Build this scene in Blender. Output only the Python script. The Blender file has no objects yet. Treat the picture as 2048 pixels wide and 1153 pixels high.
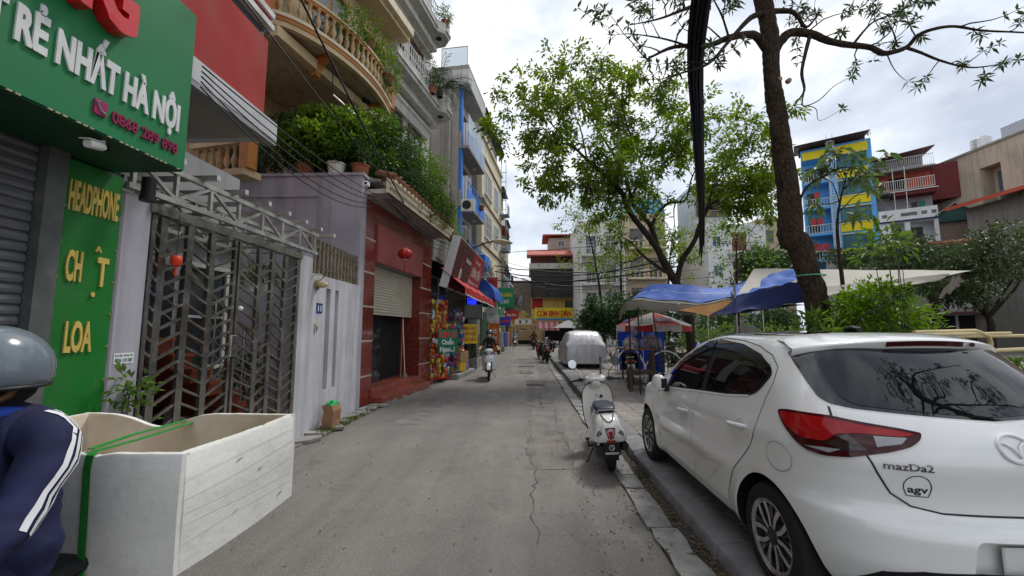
import bpy, bmesh, math, random
import numpy as np
from mathutils import Vector, Matrix, Euler
from mathutils.bvhtree import BVHTree
R=math.radians; PI=math.pi
rnd=random.Random(7)
S=bpy.context.scene; COL=S.collection
# ---------------------------------------------------------------- camera
cd=bpy.data.cameras.new('camera'); cam=bpy.data.objects.new('camera',cd); COL.objects.link(cam)
cd.sensor_width=36; cd.lens=36*830/2048; cd.clip_start=.05; cd.clip_end=2000
cam.location=(0,0,1.65); cam.rotation_euler=(R(90)+math.atan(86/830),0,R(2.07))
S.camera=cam
# ---------------------------------------------------------------- sky, sun, exposure
SUN_EL,SUN_AZ=R(58),R(35)       # azimuth measured from +Y towards +X
w=bpy.data.worlds.new('World'); S.world=w; w.use_nodes=True
def world():
    nt=w.node_tree; n=nt.nodes; L=nt.links; n.clear()
    out=n.new('ShaderNodeOutputWorld'); mix=n.new('ShaderNodeMixShader')
    sky=n.new('ShaderNodeTexSky'); sky.sky_type='NISHITA'; sky.sun_disc=False; sky.sun_elevation=SUN_EL; sky.sun_rotation=SUN_AZ
    b1=n.new('ShaderNodeBackground'); b1.inputs[1].default_value=.12; L.new(sky.outputs[0],b1.inputs[0])
    tc=n.new('ShaderNodeTexCoord'); mp=n.new('ShaderNodeMapping'); mp.inputs['Scale'].default_value=(1.0,1.0,1.9); mp.inputs['Location'].default_value=(.35,.1,.2)
    L.new(tc.outputs['Generated'],mp.inputs[0])
    n1=n.new('ShaderNodeTexNoise'); n1.inputs['Scale'].default_value=2.3; n1.inputs['Detail'].default_value=7; n1.inputs['Roughness'].default_value=.52; n1.inputs['Distortion'].default_value=.3
    n2=n.new('ShaderNodeTexNoise'); n2.inputs['Scale'].default_value=5.0; n2.inputs['Detail'].default_value=5
    L.new(mp.outputs[0],n1.inputs[0]); L.new(mp.outputs[0],n2.inputs[0])
    r=n.new('ShaderNodeValToRGB'); e=r.color_ramp.elements
    e[0].position=.40; e[0].color=(.36,.40,.48,1); e[1].position=.63; e[1].color=(.88,.87,.855,1)
    m=e.new(.475); m.color=(.48,.525,.60,1); m=e.new(.545); m.color=(.67,.69,.72,1)
    ad=n.new('ShaderNodeMath'); ad.operation='MULTIPLY_ADD'; ad.inputs[1].default_value=.3; L.new(n2.outputs[0],ad.inputs[0]); 
    s2=n.new('ShaderNodeMath'); s2.operation='MULTIPLY_ADD'; s2.inputs[1].default_value=.72; L.new(n1.outputs[0],s2.inputs[0]); s2.inputs[2].default_value=0
    L.new(s2.outputs[0],ad.inputs[2]); L.new(ad.outputs[0],r.inputs[0])
    b2=n.new('ShaderNodeBackground'); b2.inputs[1].default_value=1.0; L.new(r.outputs[0],b2.inputs[0])
    mr=n.new('ShaderNodeMapRange'); mr.inputs[1].default_value=.30; mr.inputs[2].default_value=.45; mr.inputs[3].default_value=.86; mr.inputs[4].default_value=.98
    L.new(n1.outputs[0],mr.inputs[0]); L.new(mr.outputs[0],mix.inputs[0])
    L.new(b1.outputs[0],mix.inputs[1]); L.new(b2.outputs[0],mix.inputs[2]); L.new(mix.outputs[0],out.inputs[0])
world()
ld=bpy.data.lights.new('sun','SUN'); ld.energy=1.5; ld.angle=R(10); ld.color=(1,.97,.92)
sun=bpy.data.objects.new('sun',ld); COL.objects.link(sun)
sd=Vector((math.sin(SUN_AZ)*math.cos(SUN_EL),math.cos(SUN_AZ)*math.cos(SUN_EL),math.sin(SUN_EL)))
sun.rotation_euler=sd.to_track_quat('Z','Y').to_euler(); sun.location=(0,0,40)
vs=S.view_settings; S.display_settings.display_device='sRGB'
vs.view_transform='Standard'; vs.look='None'; vs.exposure=.70; vs.gamma=1; vs.use_curve_mapping=False
S.cycles.max_bounces=7; S.cycles.diffuse_bounces=3; S.cycles.glossy_bounces=4; S.cycles.transparent_max_bounces=10; S.cycles.transmission_bounces=4
S.cycles.caustics_reflective=False; S.cycles.caustics_refractive=False
# ---------------------------------------------------------------- materials
MATS={}
def mat(name,col,rough=.7,var=.12,sc=2.0,bump=0,bsc=40,metal=0,streak=0,objv=0,coat=0,col2=None,trans=0,emit=0,spec=.3,dust=0,nodetail=False):
    """procedural material: base colour with broad noise, dirt streaks, per-object variation, fine relief"""
    if name in MATS: return MATS[name]
    m=bpy.data.materials.new(name); MATS[name]=m; m.use_nodes=True
    nt=m.node_tree; n=nt.nodes; L=nt.links; p=n['Principled BSDF']
    p.inputs['Roughness'].default_value=rough; p.inputs['Metallic'].default_value=metal
    p.inputs['Specular IOR Level'].default_value=spec
    if coat: p.inputs['Coat Weight'].default_value=coat; p.inputs['Coat Roughness'].default_value=.04
    if trans: p.inputs['Transmission Weight'].default_value=trans
    g=n.new('ShaderNodeNewGeometry')
    def noise(scale,det=4,vec=None,rough_=.55):
        t=n.new('ShaderNodeTexNoise'); t.inputs['Scale'].default_value=scale; t.inputs['Detail'].default_value=det; t.inputs['Roughness'].default_value=rough_
        L.new(vec or g.outputs['Position'],t.inputs['Vector']); return t.outputs[0]
    def mixc(f,a,b,mode='MIX'):
        x=n.new('ShaderNodeMix'); x.data_type='RGBA'; x.blend_type=mode
        for k,i in ((f,0),(a,6),(b,7)):
            if isinstance(k,(int,float)): x.inputs[i].default_value=k
            elif isinstance(k,tuple): x.inputs[i].default_value=k
            else: L.new(k,x.inputs[i])
        return x.outputs[2]
    def mr(v,a,b,c,d):
        x=n.new('ShaderNodeMapRange'); x.inputs[1].default_value=a; x.inputs[2].default_value=b; x.inputs[3].default_value=c; x.inputs[4].default_value=d
        L.new(v,x.inputs[0]); return x.outputs[0]
    c=tuple(col)+(1,)
    lo=tuple(max(0,k*(1-var)) for k in col)+(1,); hi=tuple((col2 or tuple(min(1,k*(1+var)) for k in col)))+(1,)
    o=mixc(mr(noise(sc),.32,.68,0,1),lo,hi) if var or col2 else None
    if o is None:
        rg=n.new('ShaderNodeRGB'); rg.outputs[0].default_value=c; o=rg.outputs[0]
    hz=streak<0; streak=abs(streak)
    if streak:
        mp=n.new('ShaderNodeMapping'); mp.inputs['Scale'].default_value=(2.2,2.2,24) if hz else (3.5,3.5,.22); L.new(g.outputs['Position'],mp.inputs[0])
        f=mr(noise(1.3,6,mp.outputs[0],.65),.48,.72,0,streak)
        o=mixc(f,o,(.10,.092,.08,1))
        f2=mr(noise(.9,7,None,.7),.52,.75,0,streak*.55); o=mixc(f2,o,(.16,.145,.125,1))
    if dust:
        o=mixc(mr(noise(7,8,None,.7),.5,.75,0,dust),o,(.30,.27,.23,1))
    if objv:
        oi=n.new('ShaderNodeObjectInfo'); h=n.new('ShaderNodeHueSaturation'); L.new(mr(oi.outputs['Random'],0,1,1-objv,1+objv),h.inputs['Value']); L.new(o,h.inputs['Color']); o=h.outputs[0]
    L.new(o,p.inputs['Base Color'])
    if emit: L.new(o,p.inputs['Emission Color']); p.inputs['Emission Strength'].default_value=emit
    if rough>.15 and not nodetail and var:
        L.new(mr(noise(sc*3.1,5),.3,.7,max(.03,rough-.1),min(1,rough+.1)),p.inputs['Roughness'])
    if bump:
        b=n.new('ShaderNodeBump'); b.inputs['Strength'].default_value=bump; b.inputs['Distance'].default_value=.01
        L.new(noise(bsc,6,None,.6),b.inputs['Height']); L.new(b.outputs[0],p.inputs['Normal'])
    return m
def barkmat(name,lo,hi,bump=1.0):
    if name in MATS: return MATS[name]
    m=bpy.data.materials.new(name); MATS[name]=m; m.use_nodes=True; nt=m.node_tree; n=nt.nodes; L=nt.links; p=n['Principled BSDF']; p.inputs['Roughness'].default_value=.95; p.inputs['Specular IOR Level'].default_value=.15
    g=n.new('ShaderNodeNewGeometry'); mp=n.new('ShaderNodeMapping'); mp.inputs['Scale'].default_value=(1,1,.35); L.new(g.outputs['Position'],mp.inputs[0])
    v=n.new('ShaderNodeTexVoronoi'); v.inputs['Scale'].default_value=24; v.feature='DISTANCE_TO_EDGE'; L.new(mp.outputs[0],v.inputs['Vector'])
    t=n.new('ShaderNodeTexNoise'); t.inputs['Scale'].default_value=9; t.inputs['Detail'].default_value=9; t.inputs['Roughness'].default_value=.7; L.new(mp.outputs[0],t.inputs['Vector'])
    L.new(t.outputs['Color'],v.inputs['Vector']) if False else None
    a=n.new('ShaderNodeMath'); a.operation='MULTIPLY_ADD'; a.inputs[1].default_value=1.2; L.new(v.outputs['Distance'],a.inputs[0]); L.new(t.outputs[0],a.inputs[2])
    r=n.new('ShaderNodeValToRGB'); e=r.color_ramp.elements; e[0].position=.38; e[0].color=tuple(lo)+(1,); e[1].position=.78; e[1].color=tuple(hi)+(1,); L.new(a.outputs[0],r.inputs[0]); L.new(r.outputs[0],p.inputs['Base Color'])
    b=n.new('ShaderNodeBump'); b.inputs['Strength'].default_value=bump; b.inputs['Distance'].default_value=.03; L.new(a.outputs[0],b.inputs['Height']); L.new(b.outputs[0],p.inputs['Normal']); return m
def leafmat(name,c1,c2,tr=.45,rough=.45,sc=1.6,c3=None):
    if name in MATS: return MATS[name]
    m=bpy.data.materials.new(name); MATS[name]=m; m.use_nodes=True
    nt=m.node_tree; n=nt.nodes; L=nt.links; p=n['Principled BSDF']; out=n['Material Output']
    g=n.new('ShaderNodeNewGeometry')
    t=n.new('ShaderNodeTexNoise'); t.inputs['Scale'].default_value=sc; t.inputs['Detail'].default_value=2; L.new(g.outputs['Position'],t.inputs[0])
    t2=n.new('ShaderNodeTexNoise'); t2.inputs['Scale'].default_value=14; t2.inputs['Detail'].default_value=1; L.new(g.outputs['Position'],t2.inputs[0])
    a=n.new('ShaderNodeMath'); a.operation='MULTIPLY_ADD'; a.inputs[1].default_value=.5; L.new(t2.outputs[0],a.inputs[0])
    h=n.new('ShaderNodeMath'); h.operation='MULTIPLY'; h.inputs[1].default_value=.5; L.new(t.outputs[0],h.inputs[0]); L.new(h.outputs[0],a.inputs[2])
    r=n.new('ShaderNodeValToRGB'); e=r.color_ramp.elements; e[0].position=.36; e[0].color=tuple(c1)+(1,); e[1].position=.62; e[1].color=tuple(c2)+(1,)
    if c3: k=e.new(.70); k.color=tuple(c3)+(1,)
    L.new(a.outputs[0],r.inputs[0]); L.new(r.outputs[0],p.inputs['Base Color']); p.inputs['Roughness'].default_value=rough
    tl=n.new('ShaderNodeBsdfTranslucent'); hs=n.new('ShaderNodeHueSaturation'); hs.inputs['Value'].default_value=1.7; hs.inputs['Saturation'].default_value=1.1; hs.inputs['Hue'].default_value=.485
    L.new(r.outputs[0],hs.inputs['Color']); L.new(hs.outputs[0],tl.inputs[0])
    mx=n.new('ShaderNodeMixShader'); mx.inputs[0].default_value=tr; L.new(p.outputs[0],mx.inputs[1]); L.new(tl.outputs[0],mx.inputs[2]); L.new(mx.outputs[0],out.inputs[0])
    return m
def glass(name,col,rough=.03,alpha=.6):
    """tinted pane: part see-through, part mirror"""
    if name in MATS: return MATS[name]
    m=bpy.data.materials.new(name); MATS[name]=m; m.use_nodes=True
    p=m.node_tree.nodes['Principled BSDF']; p.inputs['Base Color'].default_value=tuple(col)+(1,); p.inputs['Roughness'].default_value=rough
    p.inputs['Alpha'].default_value=alpha; p.inputs['IOR'].default_value=1.55; p.inputs['Specular IOR Level'].default_value=.6
    return m
# ---------------------------------------------------------------- object helpers
def tag(o,label=None,cat=None,group=None,kind=None):
    for k,v in (('label',label),('category',cat),('group',group),('kind',kind)):
        if v: o[k]=v
    return o
def thing(name,label,cat,loc=(0,0,0),rz=0,group=None):
    o=bpy.data.objects.new(name,None); COL.objects.link(o); o.location=loc; o.rotation_euler=(0,0,rz); o.empty_display_size=.2
    return tag(o,label,cat,group)
def copy_tree(o,parent=None):
    c=o.copy(); COL.objects.link(c)
    if parent: c.parent=parent
    for ch in list(o.children): copy_tree(ch,c)
    return c
class MB:
    def __init__(s): s.v=[]; s.f=[]; s.m=[]; s.T=None
    def add(s,vs,fs,m=0):
        k=len(s.v)
        if s.T is not None: vs=[tuple(s.T@Vector(q)) for q in vs]
        s.v+=[tuple(q) for q in vs]; s.f+=[tuple(i+k for i in f) for f in fs]; s.m+=[m]*len(fs); return s
    def box(s,a,b,m=0):
        x0,y0,z0=a; x1,y1,z1=b
        return s.add([(x0,y0,z0),(x1,y0,z0),(x1,y1,z0),(x0,y1,z0),(x0,y0,z1),(x1,y0,z1),(x1,y1,z1),(x0,y1,z1)],[(0,3,2,1),(4,5,6,7),(0,1,5,4),(1,2,6,5),(2,3,7,6),(3,0,4,7)],m)
    def bbox(s,a,b,c=.01,m=0):
        """box with chamfered vertical and top edges"""
        x0,y0,z0=a; x1,y1,z1=b; c=min(c,(x1-x0)*.45,(y1-y0)*.45,(z1-z0)*.45)
        def ring(i,z): return [(x0+i+c,y0+i,z),(x1-i-c,y0+i,z),(x1-i,y0+i+c,z),(x1-i,y1-i-c,z),(x1-i-c,y1-i,z),(x0+i+c,y1-i,z),(x0+i,y1-i-c,z),(x0+i,y0+i+c,z)]
        V=ring(0,z0)+ring(0,z1-c)+ring(c*.8,z1); F=[tuple(range(7,-1,-1)),tuple(range(16,24))]
        for k in (0,8):
            for i in range(8): j=(i+1)%8; F.append((k+i,k+j,k+8+j,k+8+i))
        return s.add(V,F,m)
    def bar(s,a,b,w,h=None,m=0,upv=(0,0,1)):
        a=Vector(a); b=Vector(b); h=h or w; d=(b-a).normalized(); u=Vector(upv)
        if abs(d.dot(u))>.98: u=Vector((0,1,0))
        x=d.cross(u).normalized()*w/2; z=x.cross(d).normalized()*h/2
        V=[p+i*x+j*z for p in (a,b) for i,j in ((-1,-1),(1,-1),(1,1),(-1,1))]
        return s.add(V,[(3,2,1,0),(4,5,6,7),(0,1,5,4),(1,2,6,5),(2,3,7,6),(3,0,4,7)],m)
    def tube(s,pts,r,n=8,m=0,cap=True):
        P=[Vector(p) for p in pts]; N=len(P); rs=r if isinstance(r,(list,tuple)) else [r]*N
        V=[];F=[]; u=None
        for i,p in enumerate(P):
            d=(P[min(i+1,N-1)]-P[max(i-1,0)])
            d=d.normalized() if d.length>1e-9 else Vector((0,0,1))
            if u is None: u=d.orthogonal().normalized()
            else:
                u=(u-d*u.dot(d)); u=u.normalized() if u.length>1e-6 else d.orthogonal().normalized()
            v=d.cross(u)
            for k in range(n): a=2*PI*k/n; V.append(p+(u*math.cos(a)+v*math.sin(a))*rs[i])
        for i in range(N-1):
            for k in range(n): j=(k+1)%n; F.append((i*n+k,i*n+j,(i+1)*n+j,(i+1)*n+k))
        if cap: F.append(tuple(range(n-1,-1,-1))); F.append(tuple(range((N-1)*n,N*n)))
        return s.add(V,F,m)
    def lathe(s,prof,n=16,c=(0,0,0),axis='z',m=0,closed=False):
        V=[];F=[]; c=Vector(c)
        for r,z in prof:
            for k in range(n):
                a=2*PI*k/n; x,y=r*math.cos(a),r*math.sin(a)
                V.append(c+Vector({'z':(x,y,z),'x':(z,x,y),'y':(x,z,-y)}[axis]))
        N=len(prof)
        for i in range(N if closed else N-1):
            i2=(i+1)%N
            for k in range(n): j=(k+1)%n; F.append((i*n+k,i*n+j,i2*n+j,i2*n+k))
        return s.add(V,F,m)
    def prism(s,poly,d0,d1,axis='x',m=0):
        n=len(poly)
        mk={'x':lambda a,b,d:(d,a,b),'y':lambda a,b,d:(a,d,b),'z':lambda a,b,d:(a,b,d)}[axis]
        V=[mk(a,b,d0) for a,b in poly]+[mk(a,b,d1) for a,b in poly]
        F=[tuple(range(n-1,-1,-1)),tuple(range(n,2*n))]+[(i,(i+1)%n,n+(i+1)%n,n+i) for i in range(n)]
        return s.add(V,F,m)
    def grid(s,rows,m=0,close=False):
        nr=len(rows); nc=len(rows[0]); V=[p for r in rows for p in r]; F=[]
        for i in range(nr-1):
            for j in range(nc if close else nc-1): k=(j+1)%nc; F.append((i*nc+j,i*nc+k,(i+1)*nc+k,(i+1)*nc+j))
        return s.add(V,F,m)
    def ball(s,c,r,nu=12,nv=8,m=0):
        if isinstance(r,(int,float)): r=(r,r,r)
        rows=[[(c[0]+r[0]*math.sin(PI*i/nv)*math.cos(2*PI*j/nu),c[1]+r[1]*math.sin(PI*i/nv)*math.sin(2*PI*j/nu),c[2]+r[2]*math.cos(PI*i/nv)) for j in range(nu)] for i in range(nv+1)]
        return s.grid(rows,m,True)
    def loft(s,secs,n=16,m=0,axis='y',cap=True):
        """superellipse sections: (t, cx, cz, rx, rz, exponent)"""
        rows=[]
        for t,cx,cz,rx,rz,e in secs:
            row=[]
            for k in range(n):
                a=2*PI*k/n; ca,sa=math.cos(a),math.sin(a); q=2/e
                x=cx+rx*math.copysign(abs(ca)**q,ca); z=cz+rz*math.copysign(abs(sa)**q,sa)
                row.append({'y':(x,t,z),'z':(x,z,t),'x':(t,x,z)}[axis])
            rows.append(row)
        s.grid(rows,m,True)
        if cap:
            k=len(s.v)-len(rows)*n; s.f+= [tuple(k+i for i in range(n)),tuple(len(s.v)-1-i for i in range(n))]; s.m+=[m,m]
        return s
    def mesh(s,name,mats,smooth=None):
        me=bpy.data.meshes.new(name); me.from_pydata(s.v,[],s.f)
        for x in (mats if isinstance(mats,(list,tuple)) else [mats]): me.materials.append(x)
        if any(s.m): me.polygons.foreach_set('material_index',s.m)
        me.update(); return fix(me,smooth)
    def build(s,name,mats,parent=None,smooth=None,loc=None,label=None):
        return link(name,s.mesh(name,mats,smooth),parent,loc,label)
def fix(me,smooth=None,recalc=True):
    if recalc:
        b=bmesh.new(); b.from_mesh(me); bmesh.ops.recalc_face_normals(b,faces=b.faces); b.to_mesh(me); b.free()
    if smooth is not None:
        me.polygons.foreach_set('use_smooth',[True]*len(me.polygons))
        if smooth<180: me.set_sharp_from_angle(angle=R(smooth))
    return me
def link(name,me,parent=None,loc=None,label=None):
    o=bpy.data.objects.new(name,me); COL.objects.link(o)
    if parent: o.parent=parent
    if loc: o.location=loc
    if label: o['label']=label
    return o
def structure(name,mb,m,parent=None,smooth=None):
    o=mb.build(name,m,parent,smooth); o['kind']='structure'; return o
_gc={}
def glyphs(text,bold=0.0,shear=0.0):
    """outline mesh of a text: (verts 2d, faces) with unit cap height about .73"""
    k=(text,bold,shear)
    if k in _gc: return _gc[k]
    c=bpy.data.curves.new('t','FONT'); c.body=text; c.size=1; c.offset=bold; c.resolution_u=3; c.shear=shear; c.fill_mode='FRONT'
    o=bpy.data.objects.new('t',c); me=o.to_mesh()
    V=[tuple(v.co) for v in me.vertices]; F=[tuple(p.vertices) for p in me.polygons]
    o.to_mesh_clear(); bpy.data.objects.remove(o); bpy.data.curves.remove(c)
    _gc[k]=(V,F); return _gc[k]
def textmesh(V,F,fn,depth,nrm,m=0,mb=None):
    """extrude a flat text mesh; fn maps 2d to 3d, nrm points to the reader"""
    mb=mb or MB(); n=len(V); nv=Vector(nrm)*depth
    A=[Vector(fn(v[0],v[1])) for v in V]; P=[a+nv for a in A]+A
    E={}
    for f in F:
        for i in range(len(f)):
            e=(f[i],f[(i+1)%len(f)]); E[e]=1
    fs=[tuple(f) for f in F]
    if depth>0: fs+=[(b,a,a+n,b+n) for (a,b) in E if (b,a) not in E]
    mb.add(P,fs,m); return mb
def lettering(name,text,m,parent,o,xd,ud,width,height,depth=.004,bold=.02,shear=0,split=False,label=None):
    """text fitted into width x height at origin o, along xd, up ud"""
    xd=Vector(xd).normalized(); ud=Vector(ud).normalized(); nr=xd.cross(ud); o=Vector(o)
    V,F=glyphs(text,bold,shear)
    x0=min(v[0] for v in V); x1=max(v[0] for v in V); sx=width/(x1-x0); sy=height/.73
    if not split:
        fn=lambda x,y:o+xd*((x-x0)*sx)+ud*(y*sy)
        return textmesh(V,F,fn,depth,nr).build(name,m,parent,label=label)
    for i,ch in enumerate(text):
        if ch==' ': continue
        pv,_=glyphs(text[:i+1],bold,shear); cv,cf=glyphs(ch,bold,shear)
        if not cv: continue
        off=max(v[0] for v in pv)-max(v[0] for v in cv)
        fn=lambda x,y:o+xd*((x+off-x0)*sx)+ud*(y*sy)
        textmesh(cv,cf,fn,depth,nr).build(name,m,parent)
def evalmesh(o):
    dg=bpy.context.evaluated_depsgraph_get(); dg.update()
    return bpy.data.meshes.new_from_object(o.evaluated_get(dg))
def spl(keys,n):
    """smooth interpolation of tuples (first entry is the parameter) at n even steps"""
    K=np.array(keys,float); t=K[:,0]; T=np.linspace(t[0],t[-1],n); out=[T]
    for c in range(1,K.shape[1]):
        y=K[:,c]; h=np.diff(t); d=np.diff(y)/h; m=np.zeros(len(y))
        m[0],m[-1]=d[0],d[-1]
        for i in range(1,len(y)-1): m[i]=0 if d[i-1]*d[i]<=0 else 2*d[i-1]*d[i]/(d[i-1]+d[i])
        idx=np.clip(np.searchsorted(t,T,side='right')-1,0,len(h)-1); u=(T-t[idx])/h[idx]
        a=y[idx];b=y[idx+1]; ma=m[idx]*h[idx]; mb_=m[idx+1]*h[idx]
        out.append((2*u**3-3*u**2+1)*a+(u**3-2*u**2+u)*ma+(-2*u**3+3*u**2)*b+(u**3-u**2)*mb_)
    return np.array(out).T
def decal(bvh,poly,org,ax,ay,dirv,off,step=.03,thick=.004,mb=None,m=0):
    """lay a polygon (in the plane org+ax,ay) on a surface along dirv, lifted off the surface by off; solid rim"""
    org=Vector(org); ax=Vector(ax); ay=Vector(ay); d=Vector(dirv).normalized()
    bm=bmesh.new(); pts=[]
    n=len(poly)
    for i in range(n):
        a=Vector(poly[i]); b=Vector(poly[(i+1)%n]); k=max(1,int((b-a).length/step))
        for j in range(k): pts.append(a.lerp(b,j/k))
    vs=[bm.verts.new((p.x,p.y,0)) for p in pts]; f=bm.faces.new(vs)
    if f.normal.z<0: f.normal_flip()
    xs=[p.x for p in pts]; ys=[p.y for p in pts]
    for a0,a1,nx in ((min(xs),max(xs),(1,0,0)),(min(ys),max(ys),(0,1,0))):
        t=a0+step
        while t<a1-step*.3:
            bmesh.ops.bisect_plane(bm,geom=bm.verts[:]+bm.edges[:]+bm.faces[:],plane_co=Vector(nx)*t,plane_no=nx); t+=step
    bmesh.ops.triangulate(bm,faces=[q for q in bm.faces if len(q.verts)>4])
    bm.verts.index_update(); top=[];bot=[]
    for v in bm.verts:
        p=org+ax*v.co.x+ay*v.co.y; h=bvh.ray_cast(p,d)
        if h[0] is None: h=bvh.find_nearest(p)
        q,nn=h[0],h[1]
        if nn.dot(d)>0: nn=-nn
        top.append(q+nn*off); bot.append(q+nn*(off-thick))
    F=[tuple(v.index for v in q.verts) for q in bm.faces]; N=len(top); E=set()
    for q in F:
        for i in range(len(q)): E.add((q[i],q[(i+1)%len(q)]))
    fs=F+[(b,a,a+N,b+N) for a,b in E if (b,a) not in E]
    bm.free(); mb=mb or MB(); mb.add(top+bot,fs,m); return mb
def ribbon(bvh,line,org,ax,ay,dirv,wd,off,step=.03,mb=None,m=0,closed=False):
    """thin strip following a surface"""
    org=Vector(org); ax=Vector(ax); ay=Vector(ay); d=Vector(dirv).normalized(); P=[Vector(p) for p in line]; Q=[]
    if closed: P.append(P[0])
    for a,b in zip(P,P[1:]):
        k=max(1,int((b-a).length/step)); Q+=[a.lerp(b,j/k) for j in range(k)]
    Q.append(P[-1]); T=[]
    for i,q in enumerate(Q):
        t=(Q[min(i+1,len(Q)-1)]-Q[max(i-1,0)]).normalized(); nn=Vector((-t.y,t.x))*wd/2
        row=[]
        for e in (q-nn,q+nn):
            h=bvh.ray_cast(org+ax*e.x+ay*e.y,d)
            if h[0] is None: h=bvh.find_nearest(org+ax*e.x+ay*e.y)
            s_=h[1] if h[1].dot(d)<0 else -h[1]; row.append(h[0]+s_*off)
        T.append(row)
    mb=mb or MB(); mb.grid(T,m); return mb
def round_poly(P,r=.05,n=4):
    out=[]; N=len(P)
    for i in range(N):
        p=Vector(P[i]); a=Vector(P[i-1])-p; b=Vector(P[(i+1)%N])-p; k=min(r,a.length*.45,b.length*.45)
        A=p+a.normalized()*k; B=p+b.normalized()*k
        for j in range(n+1):
            t=j/n; out.append(A*(1-t)**2+p*2*t*(1-t)+B*t*t)
    return [tuple(q) for q in out]
# ---------------------------------------------------------------- leaves, trees, windows
nr=np.random.RandomState(3)
def leaf_mesh(name,P,D,L,W,m,fold=.25,droop=.0):
    """P,D (n,3): leaf bases and directions; kite leaves folded on the midrib"""
    n=len(P); D=D/np.linalg.norm(D,axis=1,keepdims=True)
    up=nr.normal(0,.45,(n,3))+np.array([0,0,1.0]); s=np.cross(D,up); s/=np.linalg.norm(s,axis=1,keepdims=True)+1e-9; nn=np.cross(s,D)
    l=(L*nr.uniform(.65,1.25,n))[:,None]; w_=(W*nr.uniform(.75,1.2,n))[:,None]
    mid=P+D*l*.45; tip=P+D*l+np.array([0,0,-1.0])*l*droop
    V=np.stack([P,mid+s*w_/2+nn*w_*fold,tip,mid-s*w_/2+nn*w_*fold],1).reshape(-1,3)
    k=np.arange(n)*4; F=np.stack([k,k+1,k+2,k,k+2,k+3],1).reshape(-1)
    me=bpy.data.meshes.new(name); me.vertices.add(4*n); me.vertices.foreach_set('co',V.ravel()); me.loops.add(6*n); me.loops.foreach_set('vertex_index',F)
    me.polygons.add(2*n); me.polygons.foreach_set('loop_start',np.arange(2*n)*3); me.polygons.foreach_set('loop_total',np.full(2*n,3)); me.materials.append(m); me.update(); me.validate()
    return me
def clusters(C,N,per,spread,outward=None,up=.3):
    """per leaves round each cluster centre; returns bases and directions"""
    n=len(C); d=nr.normal(0,1,(n,per,3))+np.array([0,0,up])
    if outward is not None: d+=outward[:,None,:]*.9
    d/=np.linalg.norm(d,axis=2,keepdims=True)
    P=C[:,None,:]+d*nr.uniform(.05,1,(n,per,1))*spread
    return P.reshape(-1,3),d.reshape(-1,3)
def blob_points(n,c,r,power=.45):
    d=nr.normal(0,1,(n,3)); d/=np.linalg.norm(d,axis=1,keepdims=True)
    return np.array(c)+d*(nr.uniform(0,1,(n,1))**power)*np.array(r),d
def rosettes(C,A,per,L,spread=1.0):
    """whorls of leaves round axis A at C"""
    P=[];D=[]
    for c,a in zip(C,A):
        a=Vector(a).normalized(); u=a.orthogonal().normalized(); v=a.cross(u); ph=rnd.random()*6.3
        for k in range(per):
            t=ph+2*PI*k/per+rnd.uniform(-.2,.2); e=rnd.uniform(-.15,.55)
            d=(u*math.cos(t)+v*math.sin(t))*spread+a*e; P.append(tuple(c)); D.append(tuple(d))
    return np.array(P),np.array(D)
def shrub(name,label,cat,loc,blobs,m,L=.09,W=.04,n=60,per=6,group=None,pot=None,stems=5,bark=None,droop=.1,fold=.25,spread=.12):
    """blobs: list of (centre, radii, share) relative to loc"""
    t=thing(name,label,cat,loc,0,group); P=[];D=[]
    sm=MB()
    for c,r,k in blobs:
        C,d=blob_points(max(2,int(n*k)),c,r); p,q=clusters(C,len(C),per,spread,d,.35); P.append(p);D.append(q)
        for j in range(max(1,int(stems*k))):
            e=C[rnd.randrange(len(C))]; b=Vector((rnd.uniform(-.04,.04),rnd.uniform(-.04,.04),0)); e=Vector(e); md=b.lerp(e,.5)+Vector((rnd.uniform(-.08,.08),rnd.uniform(-.08,.08),rnd.uniform(0,.1)))
            sm.tube([b,md,e],[.012,.009,.004],5)
    link('foliage',leaf_mesh('foliage',np.concatenate(P),np.concatenate(D),L,W,m,fold,droop),t)
    sm.build('stem',bark or mat('twig_bark',(.07,.055,.04),.85,.2,20),t,60)
    if pot:
        r,h,pm=pot; pb=MB(); pb.lathe([(r*.72,-h),(r*.95,-.035),(r*1.06,-.03),(r*1.06,0),(r*.93,0),(r*.9,-.03),(0,-.03)],18); pb.build('pot',pm,t,40)
    return t
def wobble(a,b,n,amp,sag=0):
    a=Vector(a);b=Vector(b); out=[]
    off=Vector((0,0,0))
    for i in range(n+1):
        t=i/n; off+=Vector((rnd.gauss(0,amp),rnd.gauss(0,amp),rnd.gauss(0,amp*.7))); f=math.sin(PI*t)**.6 if 0<t<1 else 0
        out.append(a.lerp(b,t)+off*f+Vector((0,0,-sag*4*t*(1-t))))
    return out
def smooth_path(P,k=4):
    """Catmull-Rom through points (x,y,z,r)"""
    out=[]; P=[Vector(p[:3]).to_4d() if len(p)<4 else Vector(p) for p in P]
    for i in range(len(P)-1):
        p0=P[max(i-1,0)];p1=P[i];p2=P[i+1];p3=P[min(i+2,len(P)-1)]
        for j in range(k):
            t=j/k; out.append(.5*((2*p1)+(p2-p0)*t+(2*p0-5*p1+4*p2-p3)*t*t+(3*p1-p0-3*p2+p3)*t**3))
    out.append(P[-1]); return out
def limb(mb,P,n=9,k=4,m=0,rough=0):
    Q=smooth_path(P,k)
    pts=[(q.x+rnd.uniform(-1,1)*rough*q.w,q.y+rnd.uniform(-1,1)*rough*q.w,q.z) for q in Q]
    mb.tube(pts,[max(.003,q.w*(1+rnd.uniform(-1,1)*rough*.6)) for q in Q],n,m); return Q
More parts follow.
